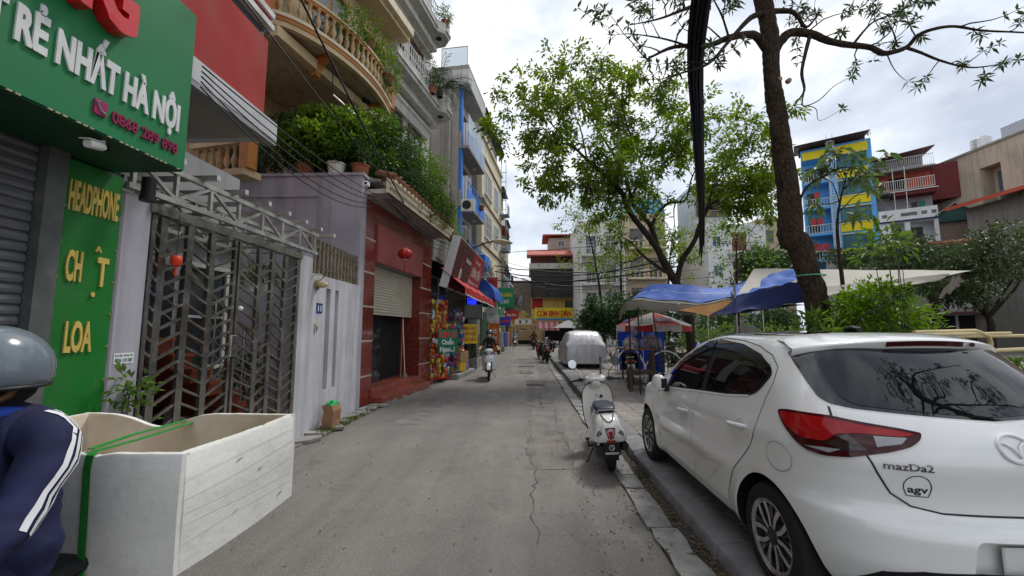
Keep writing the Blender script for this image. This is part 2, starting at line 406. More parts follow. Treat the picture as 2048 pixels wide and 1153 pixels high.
def grow(mb,Q,nbr,length,r0,gens,tips,up=.25,flat=1.0,start=.25,seg=5):
    """side branches off the path Q; leaf-bearing tips are collected"""
    N=len(Q)
    for b in range(nbr):
        i=min(N-1,int(N*(start+(1-start)*(b+rnd.random())/nbr))); q=Q[i]; base=Vector(q[:3]); tan=Vector(Q[min(i+1,N-1)][:3])-Vector(Q[max(i-1,0)][:3])
        tan=tan.normalized() if tan.length>1e-6 else Vector((0,0,1))
        d=Vector((rnd.gauss(0,1),rnd.gauss(0,1),rnd.gauss(0,.75)*flat+up)); d=(d-tan*d.dot(tan)*.6).normalized()*.85+tan*rnd.uniform(.2,.8); d.normalize()
        l=length*rnd.uniform(.55,1.25); P=[]; p=base.copy(); r=min(r0,q[3]*.75 if len(q)>3 else r0)
        for s in range(seg+1):
            P.append((p.x,p.y,p.z,max(.004,r*(1-.8*s/seg)))); d=(d+Vector((rnd.gauss(0,.22),rnd.gauss(0,.22),rnd.gauss(0,.18)+.04*up))).normalized(); p=p+d*l/seg
        mb.tube([x[:3] for x in P],[x[3] for x in P],5 if r<.03 else 6,cap=False)
        PP=[Vector(x) for x in P]
        if gens>1: grow(mb,PP,max(2,nbr*2//3),length*.55,r*.5,gens-1,tips,up,flat,.25,4)
        else:
            for s in range(1,seg+1): tips.append((Vector(P[s][:3]),(Vector(P[s][:3])-Vector(P[s-1][:3])).normalized(),s/seg))
def FX(x,y,z): return Matrix(((0,0,1,x),(1,0,0,y),(0,1,0,z),(0,0,0,1)))     # facing +X: (along, up, out)
def FY(x,y,z): return Matrix(((1,0,0,x),(0,0,-1,y),(0,1,0,z),(0,0,0,1)))    # facing -Y
WH=mat('white_frame',(.62,.62,.60),.5,.06); PANE=mat('window_pane',(.035,.045,.05),.06,.4,1.2,spec=.7); 
def window(parent,T,w,h,cols=2,rows=1,fm=None,gm=None,fw=.06,name='window',sill=False,bars=0,grille=None):
    fm=fm or WH; gm=gm or PANE
    mb=MB(); mb.T=T
    mb.box((0,0,-.02),(fw,h,.05)); mb.box((w-fw,0,-.02),(w,h,.05)); mb.box((fw,0,-.02),(w-fw,fw,.048)); mb.box((fw,h-fw,-.02),(w-fw,h,.048))
    for i in range(1,cols): x=w*i/cols; mb.box((x-fw*.4,fw,-.02),(x+fw*.4,h-fw,.043))
    for j in range(1,rows): y=h*j/rows; mb.box((fw,y-fw*.3,-.02),(w-fw,y+fw*.3,.038))
    f=mb.build(name,fm,parent)
    g=MB(); g.T=T; g.box((fw*.5,fw*.5,.002),(w-fw*.5,h-fw*.5,.015)); g.build('pane',gm,f)
    if sill: s=MB(); s.T=T; s.box((-.08,-.09,-.02),(w+.08,-.003,.12)); s.build('sill',fm,f)
    if bars:
        b=MB(); b.T=T
        for i in range(bars+1): x=w*i/bars; b.box((x-.012,0,.09),(x+.012,h,.11))
        for j in range(4): y=h*j/3; b.box((0,y-.012,.085),(w,y+.012,.115))
        b.build('grille',grille or fm,f)
    return f
def railing(parent,T,w,h,n,m,name='railing',r=.012,top=.025,solid=False):
    b=MB(); b.T=T
    for i in range(n+1): x=w*i/n; b.box((x-r,0,-r),(x+r,h,r))
    b.box((-top,h,-top),(w+top,h+2*top,top)); b.box((0,.06,-r*.8),(w,.06+2*r,r*.8))
    return b.build(name,m,parent)
def catenary(a,b,sag,n=14):
    a=Vector(a);b=Vector(b); return [tuple(a.lerp(b,i/n)+Vector((0,0,-sag*4*(i/n)*(1-i/n)))) for i in range(n+1)]
# ---------------------------------------------------------------- ground, road, kerb, pavement
def asphalt():
    m=bpy.data.materials.new('worn_asphalt'); m.use_nodes=True; nt=m.node_tree; n=nt.nodes; L=nt.links; p=n['Principled BSDF']
    g=n.new('ShaderNodeNewGeometry')
    def noise(s,d=5,r=.6,vec=None):
        t=n.new('ShaderNodeTexNoise'); t.inputs['Scale'].default_value=s; t.inputs['Detail'].default_value=d; t.inputs['Roughness'].default_value=r; L.new(vec or g.outputs['Position'],t.inputs['Vector']); return t.outputs[0]
    def mr(v,a,b,c,d):
        x=n.new('ShaderNodeMapRange'); x.inputs[1].default_value=a; x.inputs[2].default_value=b; x.inputs[3].default_value=c; x.inputs[4].default_value=d; L.new(v,x.inputs[0]); return x.outputs[0]
    def mx(f,a,b,mode='MIX'):
        x=n.new('ShaderNodeMix'); x.data_type='RGBA'; x.blend_type=mode
        for k,i in ((f,0),(a,6),(b,7)):
            if isinstance(k,(float,int,tuple)): x.inputs[i].default_value=k
            else: L.new(k,x.inputs[i])
        return x.outputs[2]
    mp=n.new('ShaderNodeMapping'); mp.inputs['Scale'].default_value=(2.2,.22,1); L.new(g.outputs['Position'],mp.inputs[0])
    c=mx(mr(noise(.6,6),.3,.7,0,1),(.178,.161,.145,1),(.272,.248,.225,1))
    c=mx(mr(noise(1.0,6,.65,mp.outputs[0]),.42,.66,0,.7),c,(.135,.122,.110,1))        # wheel tracks and drips along the street
    c=mx(mr(noise(1.6,9,.75),.54,.70,0,.75),c,(.11,.10,.09,1))
    c=mx(mr(noise(5,9,.8),.58,.7,0,.35),c,(.29,.265,.24,1))
    v=n.new('ShaderNodeTexVoronoi'); v.inputs['Scale'].default_value=120; L.new(g.outputs['Position'],v.inputs['Vector'])
    c=mx(mr(v.outputs['Distance'],.1,.55,.0,.35),c,(.06,.055,.05,1)); 
    hs=n.new('ShaderNodeSeparateColor'); L.new(v.outputs['Color'],hs.inputs[0]); c=mx(mr(hs.outputs[0],.82,.95,0,.4),c,(.30,.28,.26,1))
    L.new(c,p.inputs['Base Color']); L.new(mr(noise(3),.3,.7,.62,.92),p.inputs['Roughness'])
    b=n.new('ShaderNodeBump'); b.inputs['Strength'].default_value=.55; b.inputs['Distance'].default_value=.008
    s=n.new('ShaderNodeMath'); s.operation='ADD'; L.new(v.outputs['Distance'],s.inputs[0]); L.new(noise(14,6,.7),s.inputs[1]); L.new(s.outputs[0],b.inputs['Height']); L.new(b.outputs[0],p.inputs['Normal'])
    return m
ASPH=asphalt()
STONE=mat('kerb_granite',(.20,.20,.205),.65,.25,5,.25,60,objv=.16,dust=.35); PAVE=mat('pavement_slab',(.215,.195,.175),.8,.22,6,.3,50,objv=.16,dust=.4)
GUT=mat('gutter_slab',(.23,.225,.215),.75,.25,7,.3,60,objv=.2,dust=.45); SOIL=mat('gutter_dirt',(.055,.046,.037),.95,.4,9,.8,30)
CONC=mat('concrete',(.27,.26,.245),.85,.2,1.5,.3,30,streak=.45)
def ground():
    structure('ground',MB().box((-420,-60,-.4),(420,420,-.03)),mat('far_ground',(.20,.19,.175),.9,.2,.3))
    # road: slightly uneven sheet
    rows=[]
    ys=[-4+i*.5 for i in range(110)]
    for y in ys:
        row=[]
        for i in range(17):
            x=-4.2+5.3*i/16; row.append((x,y,.012*math.sin(x*1.3+y*.35)*math.sin(y*.6+x)-.006-(.02 if x>.95 else 0)))
        rows.append(row)
    structure('road',MB().grid(rows),ASPH,None,180)
    structure('cross_road',MB().box((-14,50.5,-.03),(14,60,-.012)),ASPH)
    # repair strips and a wandering crack
    pm=mat('asphalt_patch',(.14,.127,.115),.85,.3,3,.5,80)
    for x0,x1,y0,y1,s in ((-.30,.22,16.5,17.4,3),(-.4,.35,19.5,20.3,4),(.0,.55,13.0,14.1,5),(-.55,.1,24,25.2,6)):
        r=random.Random(s); P=[]
        for a,b in (((x0,y0),(x1,y0)),((x1,y0),(x1,y1)),((x1,y1),(x0,y1)),((x0,y1),(x0,y0))):
            for k in range(6): t=k/6; P.append((a[0]+(b[0]-a[0])*t+r.uniform(-.03,.03),a[1]+(b[1]-a[1])*t+r.uniform(-.03,.03)))
        structure('road_patch',MB().prism(P,.008,.016,'z'),pm)
    r=random.Random(71)
    for X0,X1,Y0,Y1 in ((-.02,.62,5.2,13.2),(-2.4,-1.9,7.5,12.0),(.45,.95,13.5,22)):
        P=[]; n=40
        for k in range(n+1): t=k/n; P.append((X0+r.gauss(0,.022),Y0+(Y1-Y0)*t))
        for k in range(n+1): t=1-k/n; P.append((X1+r.gauss(0,.022),Y0+(Y1-Y0)*t))
        m=MB(); m.grid([[(P[k][0],P[k][1],.012*math.sin(P[k][0]*1.3+P[k][1]*.35)*math.sin(P[k][1]*.6+P[k][0])-.006+.003),(P[2*n+1-k][0],P[2*n+1-k][1],.012*math.sin(P[2*n+1-k][0]*1.3+P[k][1]*.35)*math.sin(P[k][1]*.6+P[2*n+1-k][0])-.006+.003)] for k in range(n+1)]); structure('road_patch',m,mat('asphalt_repair',(.165,.15,.137),.85,.3,2.5,.5,90))
    cr=mat('crack_shadow',(.05,.045,.04),.95,.3,20)
    r=random.Random(12)
    def crack(P,w0):
        mb=MB(); rows=[]; Q=[]
        for (x0,y0),(x1,y1) in zip(P,P[1:]):
            k=max(2,int(math.hypot(x1-x0,y1-y0)/.09))
            for j in range(k): t=j/k; Q.append((x0+(x1-x0)*t+r.gauss(0,.02),y0+(y1-y0)*t+r.gauss(0,.02)))
        for i,(x,y) in enumerate(Q):
            w_=w0*r.uniform(.1,1.1); z=.012*math.sin(x*1.3+y*.35)*math.sin(y*.6+x)-.006+.004; rows.append([(x-w_,y,z),(x+w_,y+w_*.3,z)])
        o=structure('road_crack',mb.grid(rows),cr)
    crack([(.10,3.4),(.02,4.2),(.10,5.2),(-.02,6.0),(.06,7.0),(.02,8.2),(.12,9.4),(.06,10.6),(.16,12.3),(.13,13.5)],.006)
    crack([(.32,9.0),(.3,10.0),(.34,11.2),(.3,12.4)],.011); crack([(.13,7.0),(.35,7.2),(.55,7.05)],.006); crack([(.06,10.6),(.42,10.8),(.62,10.5)],.007)
    crack([(-.1,15),(.1,16.4),(.05,18),(.25,20.5),(.2,24)],.014); crack([(.55,4.6),(.62,6.0),(.5,7.5),(.62,9.4)],.006)
    # gutter
    structure('gutter',MB().box((1.03,-3,-.045),(1.40,48,.0)),SOIL)
    gm=[]
    for k in range(6):
        l=.42; b=MB(); r=random.Random(k); j=lambda:r.uniform(-.016,.016)
        P=[(-.105+j(),.005+j()),(.0,.004+j()),(.105+j(),.01+j()),(.108+j(),l*.5),(.105+j(),l-.012+j()),(0,l-.01+j()),(-.105+j(),l-.012+j()),(-.11+j(),l*.55)]
        b.prism(P,-.03,.0,'z'); gm.append(b.mesh('gutter_slab',GUT))
    gp=thing('gutter_edging',None,None); gp['kind']='structure'
    y=-1.0
    while y<30:
        r=random.Random(int(y*77)); o=link('gutter_slab',gm[r.randrange(6)],gp,(1.135+r.uniform(-.012,.012),y,.012+r.uniform(-.006,.008))); o.rotation_euler=(r.uniform(-.02,.02),r.uniform(-.03,.03),r.uniform(-.035,.035)); y+=.43
    structure('gutter_strip',MB().box((1.03,30,.0),(1.25,48,.012)),GUT)
    # kerb
    kb=thing('kerb',None,None); kb['kind']='structure'; kms=[]
    for k in range(4):
        b=MB(); r=random.Random(k+40); j=lambda:r.uniform(-.006,.006); rows=[]
        prof=[(0,-.05),(.0+j(),.075+j()),(.012,.098),(.05,.118+j()),(.17,.128+j()),(.285,.131+j()),(.293,.12),(.293,-.05)]
        for yy,d in ((0,.012),(.014,0),(.4,j()*.5),(.77,0),(.784,.012)): rows.append([(x+(d if x<.15 else -d),yy,z-(d if z>.0 else 0)) for x,z in prof])
        b.grid(rows); b.f+=[tuple(range(8)),tuple(39-i for i in range(8))]; b.m+=[0,0]; kms.append(b.mesh('kerb_stone',STONE,35))
    for i in range(62):
        r=random.Random(i+9); o=link('kerb_stone',kms[r.randrange(4)],kb,(1.368+r.uniform(-.006,.006),-1.5+i*.792,r.uniform(-.006,.006))); o.rotation_euler=(r.uniform(-.006,.006),r.uniform(-.012,.012),r.uniform(-.006,.006))
    # pavement slabs on their bed
    pv=structure('pavement',MB().box((1.662,-3,-.05),(9.0,47,.088)),SOIL); pms=[]
    for k in range(5):
        b=MB(); r=random.Random(k+80); b.bbox((0,0,.05),(.388,.772,.122+r.uniform(-.004,.004)),.006); pms.append(b.mesh('paving_stone',PAVE))
    for i in range(11):
        for j in range(25):
            r=random.Random(i*99+j); y=1.2+j*.78+(.39 if i%2 else 0); o=link('paving_stone',pms[r.randrange(5)],pv,(1.672+i*.395,y,r.uniform(-.005,.004))); o.rotation_euler=(r.uniform(-.006,.006),r.uniform(-.009,.009),r.uniform(-.008,.008))
    structure('pavement_far',MB().box((1.672,21.5,.0885),(9.0,46.9,.118)).box((6.03,-3,.0885),(9.0,21.49,.118)),PAVE)
    structure('square',MB().box((9.002,-3,-.05),(75,60,.10)),mat('square_paving',(.20,.185,.17),.85,.25,1.2,.2,30))
    # left verge: broken concrete along the house fronts
    vg=structure('left_verge',MB().prism([(-4.4,-3),(-3.42,-3),(-3.30,3.4),(-3.28,8.6),(-3.05,13.4),(-2.75,19),(-2.30,37),(-2.1,49),(-5,49)],-.03,.014,'z'),mat('verge_concrete',(.17,.16,.145),.9,.3,4,.5,40,dust=.3))
    r=random.Random(5); vm=[]
    for k in range(5):
        n=6; P=[(.26*math.cos(2*PI*i/n+r.uniform(-.3,.3))*r.uniform(.7,1.1),.19*math.sin(2*PI*i/n+r.uniform(-.3,.3))*r.uniform(.7,1.1)) for i in range(n)]; b=MB(); b.prism(P,0,.045,'z'); vm.append(b.mesh('broken_slab',CONC))
    for i in range(26):
        y=5.9+i*.42; x=-3.36+.036*max(0,y-8)+r.uniform(-.14,.06); o=link('broken_slab',vm[r.randrange(5)],vg,(x,y,.0)); o.rotation_euler=(r.uniform(-.06,.06),r.uniform(-.08,.08),r.uniform(0,6))
ground()
# ---------------------------------------------------------------- left side: near shop and gated house
LAV=mat('lavender_plaster',(.36,.345,.385),.85,.12,1.5,.2,25,streak=.5); DKWALL=mat('dark_wall',(.055,.06,.062),.8,.2,1)
STEEL=mat('weathered_steel',(.34,.325,.29),.22,.4,5,0,40,metal=.88,dust=.08); GREY=mat('grey_plaster',(.30,.30,.31),.85,.1,1,.12,25,streak=.35)
GSIGN=mat('sign_green',(.008,.165,.052),.5,.08,1.2,streak=.10); GPAN=mat('panel_green',(.009,.15,.020),.5,.08,1.5,dust=.10,streak=.10); SILV=mat('silver_letter',(.62,.63,.62),.42,.1,6)
GOLD=mat('gold_letter',(.56,.42,.105),.4,.1,6); REDL=mat('red_letter',(.55,.012,.016),.18,.08,5,.25,12,coat=.6); MAG=mat('magenta_letter',(.20,.012,.055),.4,.05); BLK=mat('black_plastic',(.012,.012,.013),.5,.05)
YEL=mat('ochre_plaster',(.56,.45,.26),.8,.1,1.2,.1,25,streak=.3); ORG=mat('orange_trim',(.40,.16,.035),.6,.15,2,streak=.2); CRM=mat('cream_plaster',(.68,.60,.43),.85,.07,1,.1,25,streak=.3)
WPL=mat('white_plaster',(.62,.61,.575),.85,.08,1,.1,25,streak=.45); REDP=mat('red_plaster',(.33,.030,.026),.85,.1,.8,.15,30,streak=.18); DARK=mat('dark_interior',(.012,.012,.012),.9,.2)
def shop_left():
    b=thing('shop_house','dark grey shop house with its roller shutter pulled down beside the green panel','building',(-3.55,-1,0))
    MB().box((-5,-2.5,0),(0,4.37,7.5)).build('wall',DKWALL,b)
    sh=MB().box((.0,-.6,0),(.012,3.76,2.99)).build('shutter',mat('shutter_back',(.10,.105,.11),.5,.1),b)
    sl=MB(); sl.prism([(.012,.004),(.03,.016),(.034,.04),(.024,.066),(.012,.072)],-.6,3.755,'y'); sl.v=[(x,y,z) for x,y,z in sl.v]; me=sl.mesh('slat',mat('shutter_grey',(.13,.135,.145),.42,.15,3,metal=.3,dust=.2))
    for i in range(41): link('slat',me,sh,(0,0,i*.073))
    MB().box((0,3.765,0),(.10,3.90,3.0)).build('jamb',mat('jamb_grey',(.085,.092,.09),.6,.2,3,dust=.2),b)
    p=thing('vertical_sign','tall narrow green board with gold letters beside the grey shutter','sign',(-3.55,2.925,.02))
    MB().box((0,0,0),(.05,.445,2.95)).build('board',GPAN,p)
    lt=lambda s,y,z,w,h:lettering('letter',s,GOLD,p,(.051,y,z),(0,1,0),(0,0,1),w,h,.012,.03,split=True)
    lt('HEADPHONE',.03,2.565,.385,.235); lt('CH',.06,2.02,.115,.235); lt('T',.29,2.0,.09,.235); lt('^',.262,2.24,.05,.08); lt('.',.262,1.91,.03,.17); lt('LOA',.105,1.475,.20,.235)
    scm=MB().lathe([(0,0),(.009,0),(.007,.006),(0,.007)],8,(0,0,0),'x').mesh('screw',mat('brass_stud',(.45,.33,.12),.4,.1,metal=.6))
    for i in range(11):
        for y in (.012,.433): link('screw',scm,p,(.0505,y,.15+i*.27))
    for i in range(9): MB().bbox((-.02,.446,.15+i*.31),(.045,.462,.27+i*.31),.004).build('clip',mat('rusty_clip',(.16,.13,.10),.6,.3,20,metal=.4),p)
    s=thing('shop_sign','large projecting green fascia sign with white raised words and a phone number','sign',(-3.53,-1,3.0))
    MB().box((0,-.5,0),(.63,4.29,1.41)).build('board',GSIGN,s)
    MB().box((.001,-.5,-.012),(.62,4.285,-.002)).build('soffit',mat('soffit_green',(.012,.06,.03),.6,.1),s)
    X0=.631
    lettering('letter','T RẺ NHẤT HÀ NỘI',SILV,s,(X0,2.95,.305),(0,1,0),(0,0,1),1.245,.215,.012,.046,split=True)
    lettering('digit','0868 289 898',MAG,s,(X0,3.655,.105),(0,1,0),(0,0,1),.545,.085,.012,.028,split=True)
    big=lambda ch,y,w:lettering('letter',ch,REDL,s,(X0,y,.745),(0,1,0),(0,0,1),w,.47,.10,.045,split=True)
    big('N',3.08,.30); big('G',3.42,.27)
    ic=thing('phone_icon',None,None,(X0,3.535,.105)); ic.parent=s
    MB().prism(round_poly([(0,0),(.085,0),(.085,.105),(0,.105)],.012),0,.012,'x').build('plate',mat('magenta_plate',(.30,.015,.10),.4,.05),ic)
    h=MB(); h.tube([(.014,.018,.085),(.014,.022,.06),(.014,.04,.035),(.014,.066,.02)],[.009,.006,.006,.009],6); h.ball((.014,.019,.082),.011,8,6); h.ball((.014,.066,.022),.011,8,6); h.build('handset',mat('handset_pale',(.10,.22,.15),.5,.05),ic)
    led=MB(); r=random.Random(3)
    for i in range(84):
        y=.9+i*.0405
        if r.random()<.8: led.box((.615,y,-.008),(.632,y+.025,.0))
    for i in range(34):
        if r.random()<.85: led.box((.60,4.2905,.02+i*.0405),(.625,4.296,.045+i*.0405))
    o=led.build('light_studs',mat('led_stud',(.42,.38,.26),.4,.2,30),s); o['kind']='stuff'
    c=thing('security_camera','white bullet security camera under the green fascia sign','camera',(-2.98,2.66,2.985))
    T=Matrix.Translation((0,0,-.055))@Euler((R(12),0,R(8))).to_matrix().to_4x4()
    mb=MB(); mb.T=T; mb.loft([(-.075,0,0,.028,.026,3),(-.06,0,0,.031,.029,3),(.03,0,0,.031,.029,3),(.055,0,0,.02,.02,2.5)],14); mb.build('housing',mat('white_plastic',(.70,.70,.68),.35,.05),c,40)
    mb=MB(); mb.T=T; mb.lathe([(0,.079),(.022,.077),(.024,.07)],14,(0,0,0),'y'); mb.build('lens',BLK,c)
    mb=MB(); mb.T=T; mb.box((-.034,-.10,.027),(.034,.02,.032)); mb.build('hood',mat('white_plastic',(.70,.70,.68)),c)
    MB().tube([(0,.03,-.035),(.0,.04,0)],.013,8).build('bracket',WH,c)
    pp=thing('drain_pipe','short black pipe under the end of the green fascia sign','pipe',(-3.32,3.42,2.78)); MB().tube([(0,0,0),(0,0,.2)],.052,14).build('pipe',BLK,pp,60); MB().lathe([(.053,0),(.06,0),(.06,.04),(.053,.04)],14).build('collar',BLK,pp)
shop_left()
TRS=mat('pale_truss_steel',(.46,.45,.42),.35,.3,5,metal=.45,dust=.12)
def gated_house():
    h=thing('gated_house','house with a red rendered upper floor overhanging its steel gated yard','building',(-3.3,3.36,0))
    w=MB(); w.box((-6,0,0),(-1.35,3.0,4.09)); w.box((-6,0,4.36),(-.52,1.45,13)); w.build('wall',GREY,h)
    MB().box((-5.9,-1.5,4.335),(0,1.49,5.34)).build('red_wall',REDP,h)
    MB().box((-5.9,-1.5,5.75),(-.02,1.49,9)).build('red_wall',REDP,h)
    sl=MB(); sl.box((-4,-.6,4.10),(.05,1.70,4.33)); sl.build('canopy_slab',mat('pale_grey_render',(.50,.50,.51),.8,.08,1,streak=.2),h)
    MB().box((-1.2,-.3,4.085),(-.15,1.55,4.099)).build('soffit_panel',mat('soffit_cream',(.33,.31,.28),.8,.1),h)
    MB().box((-.10,-.6,4.04),(.046,1.70,4.099)).build('drip_edge',GREY,h)
    g=MB(); g.box((-5.9,-1.5,5.341),(-.06,1.48,5.50)); g.build('window_band',mat('blue_grey_glass',(.09,.12,.14),.1,.3,3),h)
    for z in (5.50,5.66): MB().box((-5.9,-1.5,z),(.05,1.52,z+.075)).build('ledge',WPL,h)
    MB().box((-5.9,-1.5,5.575),(.015,1.495,5.66)).build('fascia',REDP,h)
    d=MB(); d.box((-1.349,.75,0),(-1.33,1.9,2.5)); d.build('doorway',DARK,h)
    window(h,FX(-1.345,2.05,1.1),.8,1.5,2,2)
    # outside stair with orange treads
    st=thing('stairway','orange tiled outdoor stairway with steel handrail behind the gate','stairs',(-3.74,6.45,0))
    tm=mat('terracotta_tile',(.30,.075,.03),.4,.12,6); sd=MB()
    prof=[(.0,.02)]
    for i in range(11): MB().box((-.86,-.27*(i+1),.175*i+.02),(.0,-.27*i,.175*(i+1)-.03)).build('riser',mat('stair_riser',(.22,.055,.025),.5,.15,5),st); MB().box((-.88,-.27*(i+1)-.02,.175*(i+1)-.029),(.03,-.27*i+.03,.175*(i+1)+.004)).build('tread',tm,st)
    rl=MB(); rl.tube([(.0,.1,.95),(0,-3.2,3.05)],.024,8)
    for i in range(4): rl.tube([(0,.1-.0,.3+i*.16),(0,-3.2,2.4+i*.16)],.009,6)
    for i in range(7): rl.tube([(0,.0-i*.53,.05+i*.337),(0,.0-i*.53,.98+i*.337)],.014,6)
    rl.build('handrail',STEEL,st,60)
    # yard side wall toward the tiled shop
    gy=structure('yard_floor',MB().box((-8,3.38,-.02),(-3.56,8.55,.03)),mat('yard_tile',(.16,.10,.075),.5,.2,3))
    wl=thing('party_wall','tall lavender grey party wall above the gated yard','wall',(-3.62,8.62,0))
    MB().box((-4.6,0,0),(.05,.28,5.02)).build('wall',LAV,wl); MB().box((-4.6,-.03,5.021),(.09,.30,5.085)).build('coping',LAV,wl)
    MB().bbox((-2.6,-.035,4.55),(-.9,-.002,4.60),.01).build('cable_duct',LAV,wl)
    for x,z in ((-1.35,3.02),(-1.15,1.8)): MB().box((x,-.012,z),(x+.26,-.002,z+.22)).build('vent',DARK,wl)
    # gate pillar, fence wall
    p=thing('gate_pillar','pale lavender gate pillar between the green panel and the steel gate','pillar',(-3.63,3.53,0))
    MB().bbox((-.13,-.145,0),(.13,.145,2.87),.018).build('shaft',LAV,p); 
    s=MB().box((.1305,-.10,1.37),(.134,.08,1.46)).build('sticker',mat('sticker_white',(.66,.68,.66),.5,.05),p)
    lettering('print','0936 119 387',mat('sticker_green',(.01,.12,.09),.5,.05),s,(.1345,-.09,1.385),(0,1,0),(0,0,1),.16,.03,.001,.03); lettering('print','RÚT HẦM - THÔNG TẮC',mat('sticker_green',(.01,.12,.09)),s,(.1345,-.09,1.432),(0,1,0),(0,0,1),.16,.014,.001,.01)
    w=thing('fence_wall','lavender front wall with two tall slots and house number 11','wall',(-3.62,6.24,0))
    b=MB(); Y=[(0,.62),(.93,1.09),(1.26,1.38),(1.52,2.42)]
    b.box((-.12,0,0),(.12,.36,2.86)); b.box((-.10,.36,0),(.085,.93,2.6)); b.box((-.10,1.09,0),(.085,1.27,2.6)); b.box((-.10,1.41,0),(.085,2.38,2.6)); b.box((-.10,.93,0),(.0849,1.41,.63)); b.box((-.10,.93,2.40),(.0849,1.41,2.6)); b.box((-.10,.93,.63),(-.06,1.41,2.4)); b.build('wall',mat('pale_lavender_plaster',(.47,.46,.49),.85,.1,1.5,.2,25,streak=.5),w)
    MB().bbox((-.13,-.01,2.861),(.13,.37,2.90),.01).build('cap',LAV,w)
    nb=MB().bbox((.0855,.60,1.95),(.092,.80,2.12),.004).build('house_number',mat('enamel_blue',(.012,.04,.24),.25,.05),w); lettering('number','11',WH,nb,(.0925,.645,1.985),(0,1,0),(0,0,1),.11,.10,.002,.035)
    mb=MB(); mb.bbox((.0855,.56,1.64),(.105,.62,1.78),.006); mb.build('doorbell',mat('bell_brass',(.42,.34,.2),.5,.2,20),w); MB().box((.1055,.60,1.655),(.11,.625,1.73)).build('bell_button',BLK,w)
    l=thing('wall_lamp','brass bulkhead lamp on a curved bracket beside the house number','lamp',(-3.53,6.80,2.42)); MB().lathe([(0,0),(.085,0),(.09,.02),(.06,.03),(0,.03)],18,(.0,0,0),'x').build('reflector',mat('old_brass',(.32,.27,.16),.4,.3,20,metal=.7),l,40)
    MB().loft([(.03,0,0,.035,.035,2),(.07,0,0,.055,.055,2),(.14,0,0,.05,.05,2),(.19,0,0,.03,.03,2),(.2,0,0,.01,.01,2)],12,axis='x').build('globe',mat('lamp_amber',(.50,.40,.20),.25,.2,10),l,60); MB().tube([(.0,-.22,.11),(.12,-.18,.16),(.16,-.06,.13),(.05,.0,.07)],.011,7).build('bracket',STEEL,l,60)
    f=thing('wall_fence','row of rusty steel pickets on top of the fence wall','fence',(-3.6,6.62,2.6)); pk=MB().box((-.02,-.022,0),(.02,.022,.62)).mesh('picket',mat('rust_picket',(.20,.165,.11),.6,.35,8,metal=.3))
    for i in range(14): link('picket',pk,f,(0,.05+i*.145,0))
    MB().box((-.012,0,.12),(.012,2.02,.16)).box((-.012,0,.47),(.012,2.02,.51)).build('rail',STEEL,f)
    # truss over the gate
    t=thing('gate_truss','stainless steel lattice canopy frame over the gate','frame',(-3.5,3.4,2.93))
    for x in (0,-.55,-1.1):
        m=MB(); m.bar((x,0,0),(x,3.3,0),.05,.05); m.build('chord',TRS,t); m=MB(); m.bar((x,.05,.30),(x,3.3,.30),.05,.05); m.build('chord',TRS,t)
        for i in range(8):
            y=.05+i*.45; m=MB(); m.bar((x,y,.025),(x,y,.275),.035,.035); m.build('upright',TRS,t)
            if i<7: a,c=((.275,.03) if i%2==0 else (.03,.275)); m=MB(); m.bar((x,y+.02,a),(x,y+.43,c),.032,.032); m.build('diagonal',TRS,t)
    jm=MB().bar((-1.3,0,0),(.19,0,0),.05,.05).mesh('joist',TRS); cp=MB().box((.19,-.027,-.027),(.196,.027,.027)).mesh('end_cap',mat('cap_pale',(.55,.54,.5),.5,.1))
    for i in range(8): y=.35+i*.45; j=link('joist',jm,t,(0,y,.352)); link('end_cap',cp,j)
    m=MB()
    for i in range(8): y=.05+i*.45; m.bar((-1.1,y,.0),(0,y,0),.03,.03)
    m.build('cross_ties',TRS,t)['kind']='stuff'
    # gate leaves with chevron bars
    gt=thing('steel_gate','stainless steel folding gate with chevron bars','gate',(-3.52,3.66,0)); MB().bar((0,-.02,2.80),(0,2.58,2.80),.09,.09).build('header',STEEL,gt)
    posts=[0.02,.155,.475,.79,1.17,1.21,1.62,1.90,2.21,2.53]; slope=[-1,1,-1,1,0,-1,1,-1,1]
    for k in range(9):
        if slope[k]==0: continue
        a,c=posts[k],posts[k+1]; lf=MB().bar((0,a+.02,.10),(0,a+.02,2.74),.038,.036,upv=(1,0,0)).bar((0,c-.02,.10),(0,c-.02,2.74),.045,.04,upv=(1,0,0)).bar((0,a+.04,.10),(0,c-.04,.10),.04,.05).build('gate_leaf',STEEL,gt)
        dz=.12*slope[k]*(c-a)/.35; me=MB().bar((0,a+.04,-dz/2),(0,c-.04,dz/2),.024,.024).mesh('bar',STEEL)
        for i in range(17): link('bar',me,lf,(0,0,.30+i*.142))
    MB().ball((.06,1.23,1.92),.03,12,8).build('knob',mat('chrome',(.75,.75,.76)),gt,180); MB().bbox((.0,1.15,1.35),(.035,1.25,1.6),.006).build('lock_box',STEEL,gt)
    # things at the gate
    ln=thing('paper_lantern','small red lantern hanging inside the gate frame','lantern',(-3.42,3.88,2.28)); LR=mat('lantern_red',(.62,.045,.015),.55,.08,8)
    MB().lathe([(0,.0),(.035,.002),(.048,.03),(.05,.06),(.045,.085),(.03,.1),(0,.1)],12).build('shade',LR,ln,50); MB().lathe([(.006,-.10),(.012,-.09),(.01,-.02),(.004,0)],8).build('tassel',LR,ln); MB().tube([(0,0,.1),(0,0,.62)],.003,4).build('string',BLK,ln)
    bg=thing('paper_bag','brown paper carrier bag with a green plastic bag inside by the fence wall','bag',(-3.33,7.12,.05)); KR=mat('kraft_paper',(.26,.145,.08),.8,.15,6,.4,14)
    m=MB(); rows=[]
